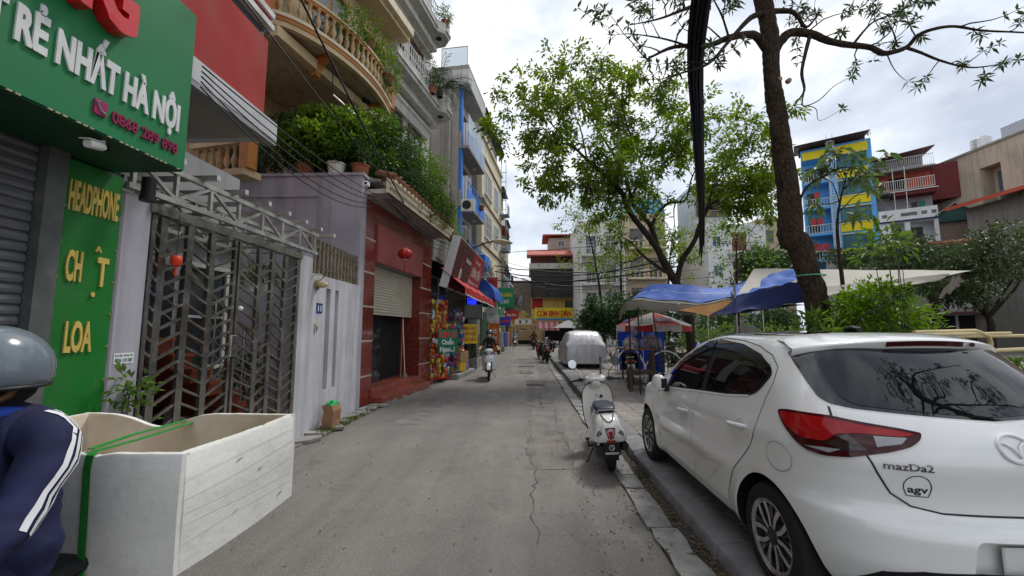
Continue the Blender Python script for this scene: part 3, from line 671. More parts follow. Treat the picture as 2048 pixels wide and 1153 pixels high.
    for z,s,tw in ((0,1,0),(.12,1.02,.0),(.26,.97,.02),(.36,.98,-.01)): rows.append([(x*.085*s+tw,y*.155*s,z) for x,y in ((-1,-1),(0,-1.05),(1,-1),(1.06,0),(1,1),(0,.96),(-1,1),(-.9,0))])
    m.grid(rows,0,True); m.f.append(tuple(range(8))); m.m.append(0); m.build('paper',KR,bg)
    lettering('print','COFFEE',mat('print_red',(.45,.03,.02),.7,.05),bg,(.091,-.03,.12),(0,1,0),(0,0,1),.16,.05,.002,.02)
    m=MB(); r=random.Random(2); m.grid([[(.07*q*math.cos(a)+r.uniform(-.02,.02),.13*q*math.sin(a)+r.uniform(-.02,.02),.34+zz+r.uniform(-.02,.03)) for a in [2*PI*i/12 for i in range(12)]] for q,zz in ((1,0),(.9,.05),(.5,.07),(.1,.05))],0,True); m.build('plastic_bag',mat('green_film',(.03,.38,.12),.3,.2,10),bg)
    lm=leafmat('leaf_mid_green',(.035,.075,.014),(.085,.17,.022),.4)
    shrub('potted_shrub','leafy green shrub in front of the gate pillar','shrub',(-3.38,3.46,.0),[((0,0.05,1.18),(.08,.08,.15),.5),((.03,.10,.98),(.08,.09,.18),.3),((-.0,-.08,.95),(.08,.08,.16),.2)],lm,.085,.04,24,6,None,(.17,.3,mat('terracotta',(.27,.10,.05),.8,.15,5)),5)
    for i,(y,z,x) in enumerate(((5.75,2.33,-3.95),(6.05,2.33,-3.95))): shrub('potted_plant',('bushy plant in the white pot hanging behind the gate, nearer the pillar lamp','bushy plant in the white pot hanging behind the gate, nearer the stairway')[1-i],'plant',(x,y,z),[((0,0,.12),(.15,.15,.14),1)],lm,.08,.035,26,6,'white pots behind the gate',(.10,.13,mat('white_plastic',(.70,.70,.68))),3)
    shrub('yard_shrub','dark green shrub low inside the gated yard','shrub',(-4.1,6.0,.05),[((0,0,.95),(.3,.32,.4),1)],lm,.10,.045,70,6,None,(.2,.35,mat('terracotta',(.27,.10,.05))),4)
gated_house()
# ---------------------------------------------------------------- left row: tiled shop, balconied houses, narrow houses
def tiled_shop():
    s=thing('tiled_shop','low shop faced with dark red granite and a half raised cream shutter','building',(-3.6,8.91,0),R(-6))
    GR=mat('red_granite',(.15,.025,.017),.2,.3,14,objv=.22,coat=.2,dust=.10); BAND=mat('pale_joint',(.42,.36,.31),.7,.15,4); PINK=mat('faded_red_panel',(.27,.07,.058),.6,.12,1.5,streak=.25)
    MB().box((-5,.06,.0),(-.65,4.50,4.98)).box((-.65,.06,0),(-.03,.52,4.9)).box((-.65,3.56,0),(-.03,4.50,4.9)).box((-.65,.52,3.28),(-.03,3.56,4.9)).build('wall',GREY,s)
    zs=[0,.66,1.43,2.20,2.97,3.74,4.66]
    for y0,y1 in ((.02,.56),(3.54,4.52)):
        for i in range(6):
            MB().bbox((-.029,y0,zs[i]+.02),(.0,y1,zs[i+1]-.022),.004).build('granite_panel',GR,s)
            if i: MB().box((-.028,y0,zs[i]-.02),(-.003,y1,zs[i]+.018)).build('joint_strip',BAND,s)
        MB().box((-.66,y1-.001 if y0<1 else y0-.02,.0),(-.03,y1+.02 if y0<1 else y0+.001,3.27)).build('reveal',GR,s)
    for i in range(4): MB().bbox((-.029,.575+.745*i,4.19),(-.001,.575+.745*(i+1)-.008,4.65),.004).build('granite_panel',GR,s)
    MB().bbox((-.029,.575,3.26),(.06,3.52,4.17),.01).build('fascia_panel',PINK,s)
    sb=MB().box((-.30,.58,2.08),(-.27,3.52,3.30)).build('shutter',mat('cream_shutter_back',(.3,.27,.22),.6),s); sl=MB(); sl.prism([(0,.003),(.014,.012),(.018,.034),(.012,.058),(0,.068)],.58,3.52,'y'); 
    sl=MB(); sl.add(*[( [(x,y,z) for y in (.58,3.52) for x,z in ((0,.003),(.014,.012),(.018,.034),(.012,.058),(0,.068))] ),[(0,1,6,5),(1,2,7,6),(2,3,8,7),(3,4,9,8),(0,4,3,2,1),(5,6,7,8,9)]])
    me=sl.mesh('slat',mat('cream_slat',(.45,.41,.33),.45,.1,2,dust=.15))
    for i in range(16): link('slat',me,sb,(-.27,0,2.11+i*.0715))
    MB().box((-.31,.58,2.05),(-.25,3.52,2.105)).build('bottom_bar',mat('cream_slat',(.45,.41,.33)),sb)
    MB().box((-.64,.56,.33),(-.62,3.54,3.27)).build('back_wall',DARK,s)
    MB().box((-.48,.60,.34),(-.465,2.0,2.2)).build('glass_door',glass('shop_glass',(.03,.035,.035),.03,.75),s); 
    fr=MB(); 
    for y in (.58,1.98): fr.box((-.49,y,.33),(-.455,y+.04,2.2))
    fr.build('door_frame',BLK,s); MB().box((-.47,1.35,1.1),(-.44,1.40,1.5)).build('door_pull',mat('white_plastic',(.70,.70,.68)),s)
    for k,(x0,z0) in enumerate(((.42,.17),(.15,.34))): MB().bbox((-.65,.50,z0-.17),(x0-.1,3.60,z0),.008).build('step',mat('red_terrazzo',(.24,.055,.035),.35,.15,9,dust=.3),s)
    MB().bbox((-.6,3.605,0),(.12,4.6,.10),.01).build('step',mat('red_terrazzo',(.24,.055,.035)),s)
    # eaves with moulding and tiled edge
    MB().box((-1.0,-.02,4.70),(.55,4.62,4.80)).build('soffit',mat('soffit_white',(.52,.50,.46),.8,.1,1,streak=.5),s)
    m=MB(); m.prism([(.50,4.70),(.56,4.70),(.56,4.79),(.62,4.83),(.62,4.90),(.68,4.95),(.68,5.02),(.5,5.06)],-.06,4.66,'y'); 
    m=MB(); pr=[(.50,4.70),(.56,4.70),(.56,4.79),(.62,4.83),(.62,4.90),(.68,4.95),(.68,5.02),(.5,5.06)]; m.add([(x,y,z) for y in (-.06,4.66) for x,z in pr],[tuple(range(8)),tuple(15-i for i in range(8))]+[(i,(i+1)%8,8+(i+1)%8,8+i) for i in range(8)]); m.build('cornice',CRM,s)
    for i in range(19): MB().tube([(.72,-.04+i*.25,5.05),(.3,-.04+i*.25,5.16)],.075,8).build('roof_tile',mat('brown_roof_tile',(.20,.085,.04),.7,.25,6,objv=.2),s)
    MB().box((-1.4,0,4.985),(.3,4.6,5.05)).build('terrace',CONC,s)
    l=thing('silk_lantern','round red lantern with tassel hanging from the eaves over the tiled shop','lantern',(-3.02,10.05,3.55)); LR=mat('lantern_red',(.62,.045,.015))
    rows=[[(.175*math.sin(PI*(.09+.82*i/10))*(1+.05*math.cos(8*a))*math.cos(a),.175*math.sin(PI*(.09+.82*i/10))*(1+.05*math.cos(8*a))*math.sin(a),.14*math.cos(PI*(.09+.82*i/10))) for a in [2*PI*k/48 for k in range(48)]] for i in range(11)]
    MB().grid(rows,0,True).build('shade',mat('silk_red',(.33,.012,.012),.5,.1,6),l,60); MB().lathe([(0,-.155),(.055,-.15),(.055,-.125),(0,-.12)],12).lathe([(0,.12),(.05,.125),(.05,.15),(0,.155)],12).build('cap',mat('gold_letter',(.56,.42,.105)),l)
    MB().tube([(0,0,.15),(0,0,1.15)],.004,4).build('cord',BLK,l); MB().lathe([(.012,-.42),(.02,-.40),(.012,-.2),(.004,-.15)],8).build('tassel',mat('silk_red',(.33,.012,.012)),l)
    bm=thing('broom','long handled mop leaning in the shop doorway','broom',(-3.52,12.02,.34)); MB().tube([(0,0,0),(-.10,-.02,1.75)],.013,7).build('handle',mat('white_plastic',(.70,.70,.68)),bm); MB().loft([(.0,.0,0,.07,.11,2.2),(.10,0,0,.05,.06,2)],10,axis='z').build('mop_head',mat('mop_grey',(.2,.19,.18),.9,.2,20),bm)
    bm=thing('pole','thin wooden pole leaning in the shop doorway','pole',(-3.5,11.55,.34)); MB().tube([(0,0,0),(-.12,.45,1.6)],.011,6).build('shaft',mat('pole_wood',(.30,.22,.13),.7,.2),bm)
    c=thing('corner_camera','white camera on the corner of the party wall under the terrace pots','camera',(-3.42,8.55,4.78)); MB().bbox((-.05,-.12,-.05),(.05,.0,.05),.012).build('housing',mat('white_plastic',(.70,.70,.68)),c); MB().lathe([(0,-.125),(.03,-.122),(.03,-.11)],10,(0,0,0),'y').build('lens',BLK,c); MB().bbox((-.02,0,-.02),(.02,.07,.02),.005).build('bracket',WH,c)
tiled_shop()
def yellow_house():
    th=R(-12); O=(-5.3,8.5,0); h=thing('ochre_house','ochre house with a bowed balcony of stone balusters','building',O,th)
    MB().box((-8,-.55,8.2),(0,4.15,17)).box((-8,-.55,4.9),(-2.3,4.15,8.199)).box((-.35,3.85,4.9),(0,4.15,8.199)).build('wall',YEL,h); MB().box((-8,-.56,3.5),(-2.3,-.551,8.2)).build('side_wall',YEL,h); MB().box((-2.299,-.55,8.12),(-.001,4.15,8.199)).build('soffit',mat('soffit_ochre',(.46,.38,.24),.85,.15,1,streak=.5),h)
    # small lower balcony at the left end
    bal=MB().lathe([(.055,0),(.055,.03),(.03,.05),(.028,.09),(.06,.17),(.062,.24),(.035,.33),(.026,.42),(.034,.47),(.055,.5),(.055,.53)],10).mesh('baluster',mat('stone_baluster',(.50,.36,.19),.8,.2,8,streak=.3),40)
    lo=thing('lower_balcony',None,None,(-.75,-.62,4.92)); lo.parent=h
    MB().box((-.9,-.12,-.14),(.55,.3,0)).build('slab',YEL,lo); MB().bbox((-.9,-.13,.53),(.55,.10,.64),.01).build('handrail',YEL,lo); MB().bbox((.40,-.13,0),(.62,.12,.66),.01).build('pier',ORG,lo)
    for i in range(6): link('baluster',bal,lo,(-.78+i*.19,-.01,0))
    for i in range(5): MB().box((-.9+.3*i,.08,.64),(-.88+.3*i,.1,1.6)).build('slat',ORG,lo)
    # bowed balcony
    arc=[(-.05,-.55),(.25,-.25),(.50,.25),(.66,.85),(.74,1.5),(.72,2.2),(.60,2.9),(.42,3.55)]
    A=[(q.x,q.y) for q in smooth_path([(x,y,0,0) for x,y in arc],5)]
    b=thing('bowed_balcony',None,None,(0,0,8.25)); b.parent=h
    def strip(o0,o1,z0,z1,name,m):
        N=len(A); no=[]
        for i in range(N):
            t=Vector(A[min(i+1,N-1)])-Vector(A[max(i-1,0)]); t.normalize(); no.append(Vector((t.y,-t.x)))
        g=MB(); rows=[]
        for p,q in zip(A,no): rows.append([(p[0]+q.x*o0,p[1]+q.y*o0,z0),(p[0]+q.x*o1,p[1]+q.y*o1,z0),(p[0]+q.x*o1,p[1]+q.y*o1,z1),(p[0]+q.x*o0,p[1]+q.y*o0,z1)])
        g.grid(rows,0,True); N4=len(g.v); g.f+=[(0,1,2,3),(N4-1,N4-2,N4-3,N4-4)]; g.m+=[0,0]; return g.build(name,m,b,40)
    P=[(-.0,-.55)]+A+[(-.0,3.6)]
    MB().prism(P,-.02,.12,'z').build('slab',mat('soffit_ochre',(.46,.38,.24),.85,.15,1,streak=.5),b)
    strip(-.03,.05,.02,.12,'moulding',ORG); strip(-.03,.07,.121,.20,'moulding',CRM); strip(-.10,.03,-.10,.019,'fascia',YEL); strip(-.08,.05,.73,.80,'handrail',ORG); strip(-.09,.07,.801,.87,'handrail',YEL)
    L=0; last=None; acc=0
    for i in range(len(A)-1):
        a,c=Vector(A[i]),Vector(A[i+1]); d=(c-a).length; 
        while acc<=d: q=a.lerp(c,acc/d); o=link('baluster',bal,b,(q.x,q.y,.2)); acc+=.20
        acc-=d
    for q in (A[0],A[-1]): MB().bbox((q[0]-.10,q[1]-.1,.12),(q[0]+.10,q[1]+.1,.9),.015).build('pier',ORG,b)
    for y in (.7,2.9): MB().prism([(.0,.0),(.0,-.5),(.12,-.46),(.2,-.2),(.45,-.10),(.45,.0)],0,.16,'y').build('bracket',ORG,b,None,(0,y,-.03))
    MB().box((-.05,-.5,-.38),(.16,4.1,-.14)).build('beam',YEL,b)
    # doors and windows behind the plants, upper storeys
    for z in (5.0,8.25,11.5):
        q=-2.3 if z<8 else 0; d=MB().box((q+.002,.5,z),(q+.05,1.9,z+2.3)).build('door',ORG,h); MB().box((q+.051,.6,z+.1),(q+.06,1.15,z+2.2)).build('pane',PANE,d); MB().box((q+.051,1.25,z+.1),(q+.06,1.8,z+2.2)).build('pane',PANE,d)
        window(h,FX(q+.01,2.5,z+.8),1.3,1.4,3,1,ORG)
    MB().box((-.1,-.6,11.15),(.8,4.2,11.4)).build('upper_slab',CRM,h); MB().box((-.12,-.6,11.0),(.65,4.2,11.149)).build('moulding',YEL,h)
    MB().lathe([(0,0),(.13,0),(.14,.05),(0,.05)],14,(.45,2.3,7.925)).build('ceiling_lamp',BLK,h)
    t=thing('fluorescent_tube','white tube lamp jutting out over the terrace plants','lamp',(-4.25,9.7,7.0)); MB().tube([(-.35,-.5,.25),(.35,.5,-.25)],.022,8).build('tube',mat('white_plastic',(.70,.70,.68)),t); MB().tube([(-.35,-.5,.25),(-.38,-.55,1.0)],.012,6).build('bracket',BLK,t)
yellow_house()
def white_house():
    h=thing('white_house','white house with chamfered balconies and a palm on its ledge','building',(-4.2,13.5,0),R(-11))
    MB().box((-7,-.65,4.9),(-.55,3.2,18)).build('wall',WPL,h)
    for k,(z,y0,y1) in enumerate(((10.35,-1.2,2.6),(13.55,-1.2,2.3))):
        P=[(-.6,y0),(.3,y0),(.3,y1-.45),(.55,y1-.2),(.55,y1+.25),(.25,y1+.55),(-.6,y1+.55)]
        b=thing('balcony',None,None,(0,0,z)); b.parent=h
        MB().prism(P,0,.16,'z').build('slab',mat('stained_render',(.50,.49,.46),.85,.1,1,streak=.7),b); MB().prism([(x*1.0+(.06 if x>0 else 0),y+(.06 if y>1 else 0)) for x,y in P],.161,.24,'z').build('moulding',WPL,b); MB().prism([(x+(.02 if x>0 else 0),y+(.02 if y>1 else 0)) for x,y in P],.2401,.46,'z').build('parapet',mat('stained_render',(.50,.49,.46)),b)
        for (xa,ya),(xb,yb) in zip(P[1:-1],P[2:]):
            m=MB(); L=math.hypot(xb-xa,yb-ya); n=max(2,int(L/.16))
            for i in range(n+1): t=i/n; m.bar((xa+(xb-xa)*t,ya+(yb-ya)*t,.46),(xa+(xb-xa)*t,ya+(yb-ya)*t,1.05),.02)
            for zz in (.7,1.05): m.bar((xa,ya,zz),(xb,yb,zz),.035,.03)
            m.build('railing',mat('white_frame',(.62,.62,.60)),b)
        MB().lathe([(0,-.03),(.11,-.03),(.12,0)],14,(.2,y1,0)).build('ceiling_lamp',BLK,b)
        MB().box((-.55,y0,-.28),(-.05,y1+.4,-.002)).build('beam',WPL,b)
    for z in (5.3,8.0,11.3,14.5):
        for y in (-.3,1.3): window(h,FX(-.545,y,z),1.1,1.9 if z<9 else 1.7,2,3,mat('brown_frame',(.17,.05,.03),.5,.15),None,.07,sill=True)
        MB().bbox((-.55,-.6,z+2.15 if z<9 else z+1.85),(-.32,2.9,z+2.3 if z<9 else z+2.0),.02).build('moulding',WPL,h)
    MB().prism([(-.55,9.5),(-.40,9.5),(-.33,9.75),(-.25,9.8),(-.25,9.9),(-.55,9.9)],-.5,2.8,'y').build('pediment',WPL,h)
    # palm on the ledge
    p=thing('potted_palm','dark sago palm standing on the white balcony corner','palm',(-3.42,15.45,10.85)); G=leafmat('palm_dark',(.012,.03,.012),(.03,.065,.02),.2); P=[];D=[]; st=MB()
    for k in range(26):
        a=2*PI*k/26+rnd.uniform(-.1,.1); el=rnd.uniform(.2,1.2); v=Vector((math.cos(a)*math.cos(el),math.sin(a)*math.cos(el),math.sin(el))); q=Vector((0,0,.35)); pts=[]
        for i in range(13):
            pts.append(tuple(q)); side=Vector((-math.sin(a),math.cos(a),0))
            if i>1:
                for sg in (-1,1): P.append(tuple(q)); D.append(tuple(side*sg+v*.8+Vector((0,0,.25))))
            q=q+v*.105; v=(v+Vector((0,0,-.10))).normalized()
        st.tube(pts,[.012]*12+[.004],4)
    link('frond_leaves',leaf_mesh('frond_leaves',np.array(P),np.array(D),.26,.032,G,.1,.15),p); st.build('frond_stems',mat('palm_stem',(.05,.06,.02),.7),p); MB().lathe([(.12,0),(.13,.2),(.09,.38),(0,.4)],10).build('trunk',mat('twig_bark',(.07,.055,.04)),p)
white_house()
BLUE=mat('bright_blue_paint',(.03,.19,.62),.55,.06,1.5,streak=.1); SIDEG=mat('raw_cement_side',(.30,.275,.245),.9,.12,.8,.2,20,streak=.6)
def blue_house():
    h=thing('blue_house','narrow grey sided house with blue front and glass balconies','building',(-3.15,21.35,0),R(-7))
    MB().box((-10,-.0,0),(-.95,4.1,16.0)).build('side_wall',SIDEG,h)
    MB().box((-10,.001,16.001),(.0,4.15,16.25)).build('roof_slab',SIDEG,h); MB().box((-.95,0.0,15.15),(.02,4.15,16.0)).build('parapet',mat('pale_render',(.50,.50,.50),.85,.08,1,streak=.5),h)
    MB().box((-.949,.0,0),(-.55,.16,15.149)).build('fin',SIDEG,h); MB().box((-.949,.165,3.2),(-.4,.5,15.1)).build('blue_pier',BLUE,h)
    MB().box((-.949,.5,3.2),(-.85,4.1,15.1)).build('front_wall',mat('pale_render',(.50,.50,.50)),h)
    for z in (11.55,8.3,5.05):
        b=thing('balcony',None,None,(0,0,z)); b.parent=h
        MB().box((-.849,.17,-.0),(.0,4.1,.15)).build('slab',SIDEG,b); MB().box((-.06,.17,.151),(.0,4.1,.95)).build('parapet',BLUE if z<11 else mat('pale_blue_render',(.33,.42,.58),.7,.1,1,streak=.4),b); MB().box((-.9,.10,-.001),(-.4,.168,.95)).build('return',SIDEG,b)
        if z>11:
            MB().box((-.05,.2,.951),(-.03,4.08,2.0)).build('glass_screen',glass('screen_glass',(.45,.6,.7),.04,.4),b)
        else:
            m=MB(); 
            for i in range(9): m.box((-.045,.3+i*.45,.951),(-.02,.33+i*.45,1.35))
            m.box((-.05,.2,1.35),(-.01,4.1,1.40)); m.build('railing',BLUE,b)
        d=MB().box((-.849,.8,.16),(-.80,3.8,2.9)).build('doors',mat('brown_frame',(.17,.05,.03)),b)
        for i in range(4): MB().box((-.799,.9+i*.72,.3),(-.79,1.5+i*.72,2.8)).build('pane',PANE,d)
        MB().lathe([(0,-.02),(.12,-.02),(.13,0)],12,(-.45,3.2,-.001)).build('ceiling_lamp',WH,b)
    MB().tube([(-1.0,-.08,3.5),(-1.0,-.08,15.8)],.06,8).build('drain_pipe',mat('pvc_grey',(.30,.29,.27),.5),h); MB().tube([(-1.35,-.05,7.5),(-1.5,-.07,9.5),(-1.35,-.05,12),(-1.28,-.05,16)],.03,6).build('cable',mat('pvc_grey',(.30,.29,.27)),h)
    rl=MB(); rl.box((-1.6,.05,16.25),(-1.57,.08,17.4)).box((-.1,.05,16.25),(-.07,.08,17.4)).box((-1.6,.05,17.36),(-.07,.08,17.4)); rl.build('roof_rail',STEEL,h); MB().box((-1.57,.06,16.3),(-.1,.07,17.35)).build('roof_glass',glass('screen_glass',(.45,.6,.7)),h)
    a=thing('air_conditioner','white air conditioner on the blue front above the street sign','air conditioner',(-3.05,21.0,7.85)); MB().bbox((-.35,-.15,0),(.35,.15,.62),.02).build('case',mat('ac_white',(.62,.61,.57),.5,.08,2,streak=.2),a); MB().lathe([(0,-.17),(.22,-.17),(.24,-.151)],18,(-.06,0,.31),'y').build('fan_grille',BLK,a); MB().box((-.35,-.12,-.06),(.35,.16,-.001)).build('bracket',STEEL,a)
    MB().bbox((-.95,4.12,5.5),(.05,5.4,6.4),.01).build('side_balcony',BLUE,h)
blue_house()
def cream_house():
    h=thing('cream_house','tall cream house with white shuttered windows and brown string courses','building',(-2.95,26.6,0),R(-6))
    MB().box((-9,0,0),(0,7.6,14.6)).build('wall',CRM,h); MB().box((-9.01,-.01,0),(-.35,0,14.6)).build('side_wall',SIDEG,h)
    for z in (4.3,7.3,10.3,13.3): MB().bbox((-.01,-.02,z),(.09,7.62,z+.14),.02).build('string_course',mat('brown_moulding',(.19,.10,.045),.7,.2,3),h)
    for z in (2.0,5.05,8.05,11.05): window(h,FX(.012,.9,z),2.2,1.65,4,1,None,None,.08,sill=True,bars=9 if z<10 else 0)
    for z in (8.05,11.05): window(h,FX(.012,4.3,z),1.6,1.65,3,1,None,mat('blue_pane',(.10,.2,.32),.1,.2),.07)
    MB().box((-8,.0,14.601),(.15,7.7,14.8)).build('cornice',CRM,h); MB().box((-6,.3,14.801),(-.3,7.3,16.6)).build('penthouse',mat('tin_grey',(.42,.42,.41),.6,.1,1,streak=.3),h); MB().box((-6.2,.0,16.601),(.3,7.6,16.7)).build('roof',mat('roof_dark',(.06,.055,.05),.7),h)
    m=MB()
    for i in range(14): m.box((.05,7.2,4.5+i*.8),(.5,7.24,4.54+i*.8))
    m.box((.05,7.2,4.5),(.09,7.24,16)).box((.46,7.2,4.5),(.5,7.24,16)); m.build('ladder',STEEL,h)
    for z in (5.1,8.1,11.1): MB().box((.05,6.6,z),(.75,7.6,z+.08)).box((.68,6.6,z),(.72,7.6,z+.9)).build('side_balcony',mat('blue_grey_bars',(.20,.28,.36),.5,.2),h)
cream_house()
def far_row():
    sp=[(34.6,-2.7,4.2,12.2,GREY,'grey house with red awning beyond the cream house'),(39.0,-2.45,3.6,13.6,mat('grey_white',(.48,.48,.47),.85,.1,1,streak=.3),'pale grey house with a teal roof cabin near the gateway'),(42.8,-2.25,3.2,10.6,mat('faded_yellow',(.58,.47,.25),.8,.1,1,streak=.3),'faded yellow house with iron balconies beside the gateway')]
    for i,(y,x,wd,hh,m,lb) in enumerate(sp):
        h=thing('row_house',lb,'building',(x,y,0),R(-3),'houses in the row beyond the cream house'); MB().box((-8,0,0),(0,wd,hh)).build('wall',m,h)
        n=int(hh/3.2)
        for k in range(1,n): 
            z=k*3.2+.4; window(h,FX(.01,.5,z),wd-1.0,1.9,3,1,mat('dark_frame',(.05,.05,.055),.5),None,.07,bars=7); b=MB().box((0.0,.2,z-.35),(.6,wd-.2,z-.2)).build('balcony_slab',WPL,h); railing(b,FX(.58,.2,z-.2),wd-.4,.9,12,mat('dark_frame',(.05,.05,.055)))
        if i==0: MB().prism([(0,hh-1.4),(.9,hh-1.75),(.9,hh-1.7),(0,hh-1.3)],0,wd,'y').build('awning',mat('awning_red',(.30,.02,.02),.6,.1),h)
        if i==1: MB().box((-5,.2,hh),(-.2,wd-.2,hh+1.9)).build('roof_cabin',mat('teal_tin',(.04,.11,.105),.6,.15),h); 
        if i==2: MB().box((-5,.1,hh),(.1,wd-.1,hh+2.6)).build('roof_cabin',mat('teal_tin2',(.05,.16,.13),.6,.2,1,streak=.3),h); window(h,FX(.12,.5,hh+.6),2,1.2,2,1,mat('dark_frame',(.05,.05,.055)))
        MB().box((0.01,.3,0),(.03,wd-.3,2.6)).build('shop_opening',DARK,h)
        MB().box((-8,-.05,hh+(1.9 if i==1 else 2.6 if i==2 else 0)),(.3,wd+.05,hh+(1.9 if i==1 else 2.6 if i==2 else 0)+.12)).build('roof',mat('teal_tin',(.04,.11,.105)) if i else mat('roof_dark',(.06,.055,.05)),h)
far_row()
# ---------------------------------------------------------------- terrace plants, snack shop, street signs on the left
LM=leafmat('leaf_mid_green',(.035,.075,.014),(.085,.17,.022)); LL=leafmat('leaf_light_green',(.04,.088,.015),(.125,.21,.03),.5); LD=leafmat('leaf_deep_green',(.016,.042,.013),(.045,.10,.022),.3)
PW=mat('white_glazed_pot',(.60,.59,.55),.4,.1,4,dust=.3); PT=mat('terracotta',(.27,.10,.05))
def terrace_plants():
    G='potted plants crowding the terrace over the tiled shop'
    sp=[(-4.35,9.05,.75,.75,LL,PW,.15,.05,'light green big leaved potted plant at the street end of the party wall top'),(-4.85,9.35,.9,1.1,LL,PW,.17,.06,'tall yellow green plant highest on the terrace by the ochre house'),
        (-3.75,8.92,.42,.45,LD,PT,.09,.035,'small dark plant in the terracotta pot at the party wall corner'),(-3.95,9.7,.95,.95,LM,PW,.10,.04,'broad mid green bush behind the terracotta corner pot'),
        (-5.45,9.15,.7,.9,LD,PW,.11,.04,'dark bush beside the small baluster balcony'),(-3.45,10.5,.95,.85,LD,PW,.08,.03,'dense dark bush hanging over the eaves left of the lantern'),
        (-3.2,11.4,.95,.9,LM,PT,.075,.03,'rounded bush hanging over the middle of the eaves'),(-3.0,12.3,.95,.8,LL,PT,.075,.03,'bright bush spilling over the eaves at the far end of the tiled shop'),
        (-3.75,12.2,1.1,.8,LD,PW,.10,.04,'taller dark bush behind the bright one at the far eaves'),(-4.6,10.5,1.2,.9,LM,PW,.12,.05,'tall bush standing against the ochre wall'),(-4.25,8.80,.42,.5,LM,PW,.10,.04,'bush leaning over the party wall between the white pots'),(-5.0,8.85,.5,.6,LL,PT,.13,.05,'light leaved bush at the house end of the party wall top')]
    for i,(x,y,hh,r,m,pm,L,W,lb) in enumerate(sp):
        if i!=2: hh*=1.3; r*=1.28
        over=i in (5,6,7); n=int(400*r*r)
        bl=[((0,0,hh*.5),(r*.62,r*.62,hh*.55),.7),((rnd.uniform(-.2,.2)*r,rnd.uniform(-.2,.2)*r,hh*1.05),(r*.42,r*.42,hh*.38),.35)]
        if over: bl.append(((.42,.1,.0),(.34,.6,.55),.6))
        shrub('terrace_shrub',lb,'shrub',(x,y,5.06+.30),bl,m,L*.9,W*1.45,int(n*.8),8,G,(.2,.3,pm),9,None,.12,.22,.13)
    # plants on the bowed balcony and further ledges
    for (x,y,z,rx,ry,rz,n,m,lb) in ((-4.45,9.7,9.15,.35,.8,.55,150,LM,'green shrubs growing behind the bowed balustrade, near half'),(-4.0,11.2,9.2,.32,.75,.65,170,LL,'yellow green shrub overflowing the far end of the bowed balustrade'),(-4.25,10.4,9.7,.3,.7,.6,120,LM,'tall leafy plant above the middle of the bowed balustrade'),
        (-3.55,14.7,11.0,.25,.6,.25,60,LD,'dark fern trailing along the white balcony ledge'),(-3.3,15.6,14.4,.3,.45,.5,70,LM,'small plant on the topmost white balcony'),
        (-2.75,14.6,5.35,.38,.7,.45,110,LL,'grassy green bush on the roof edge past the tiled shop'),(-2.75,16.2,5.1,.40,.9,.45,150,LM,'leafy creeper hanging above the slanted red sign'),(-3.2,15.8,6.2,.3,.5,.7,60,LD,'spiky dark plant behind the grassy bush'),(-2.7,24.2,9.3,.25,.4,.45,40,LD,'plant in the blue side balcony')):
        shrub('balcony_plant',lb,'plant',(x,y,z-.2),[((0,0,.2),(rx,ry,rz),1)],m,.09,.035,n,7,'plants on balconies and ledges',(.16,.25,PT),4,None,.15,.22,.13)
terrace_plants()
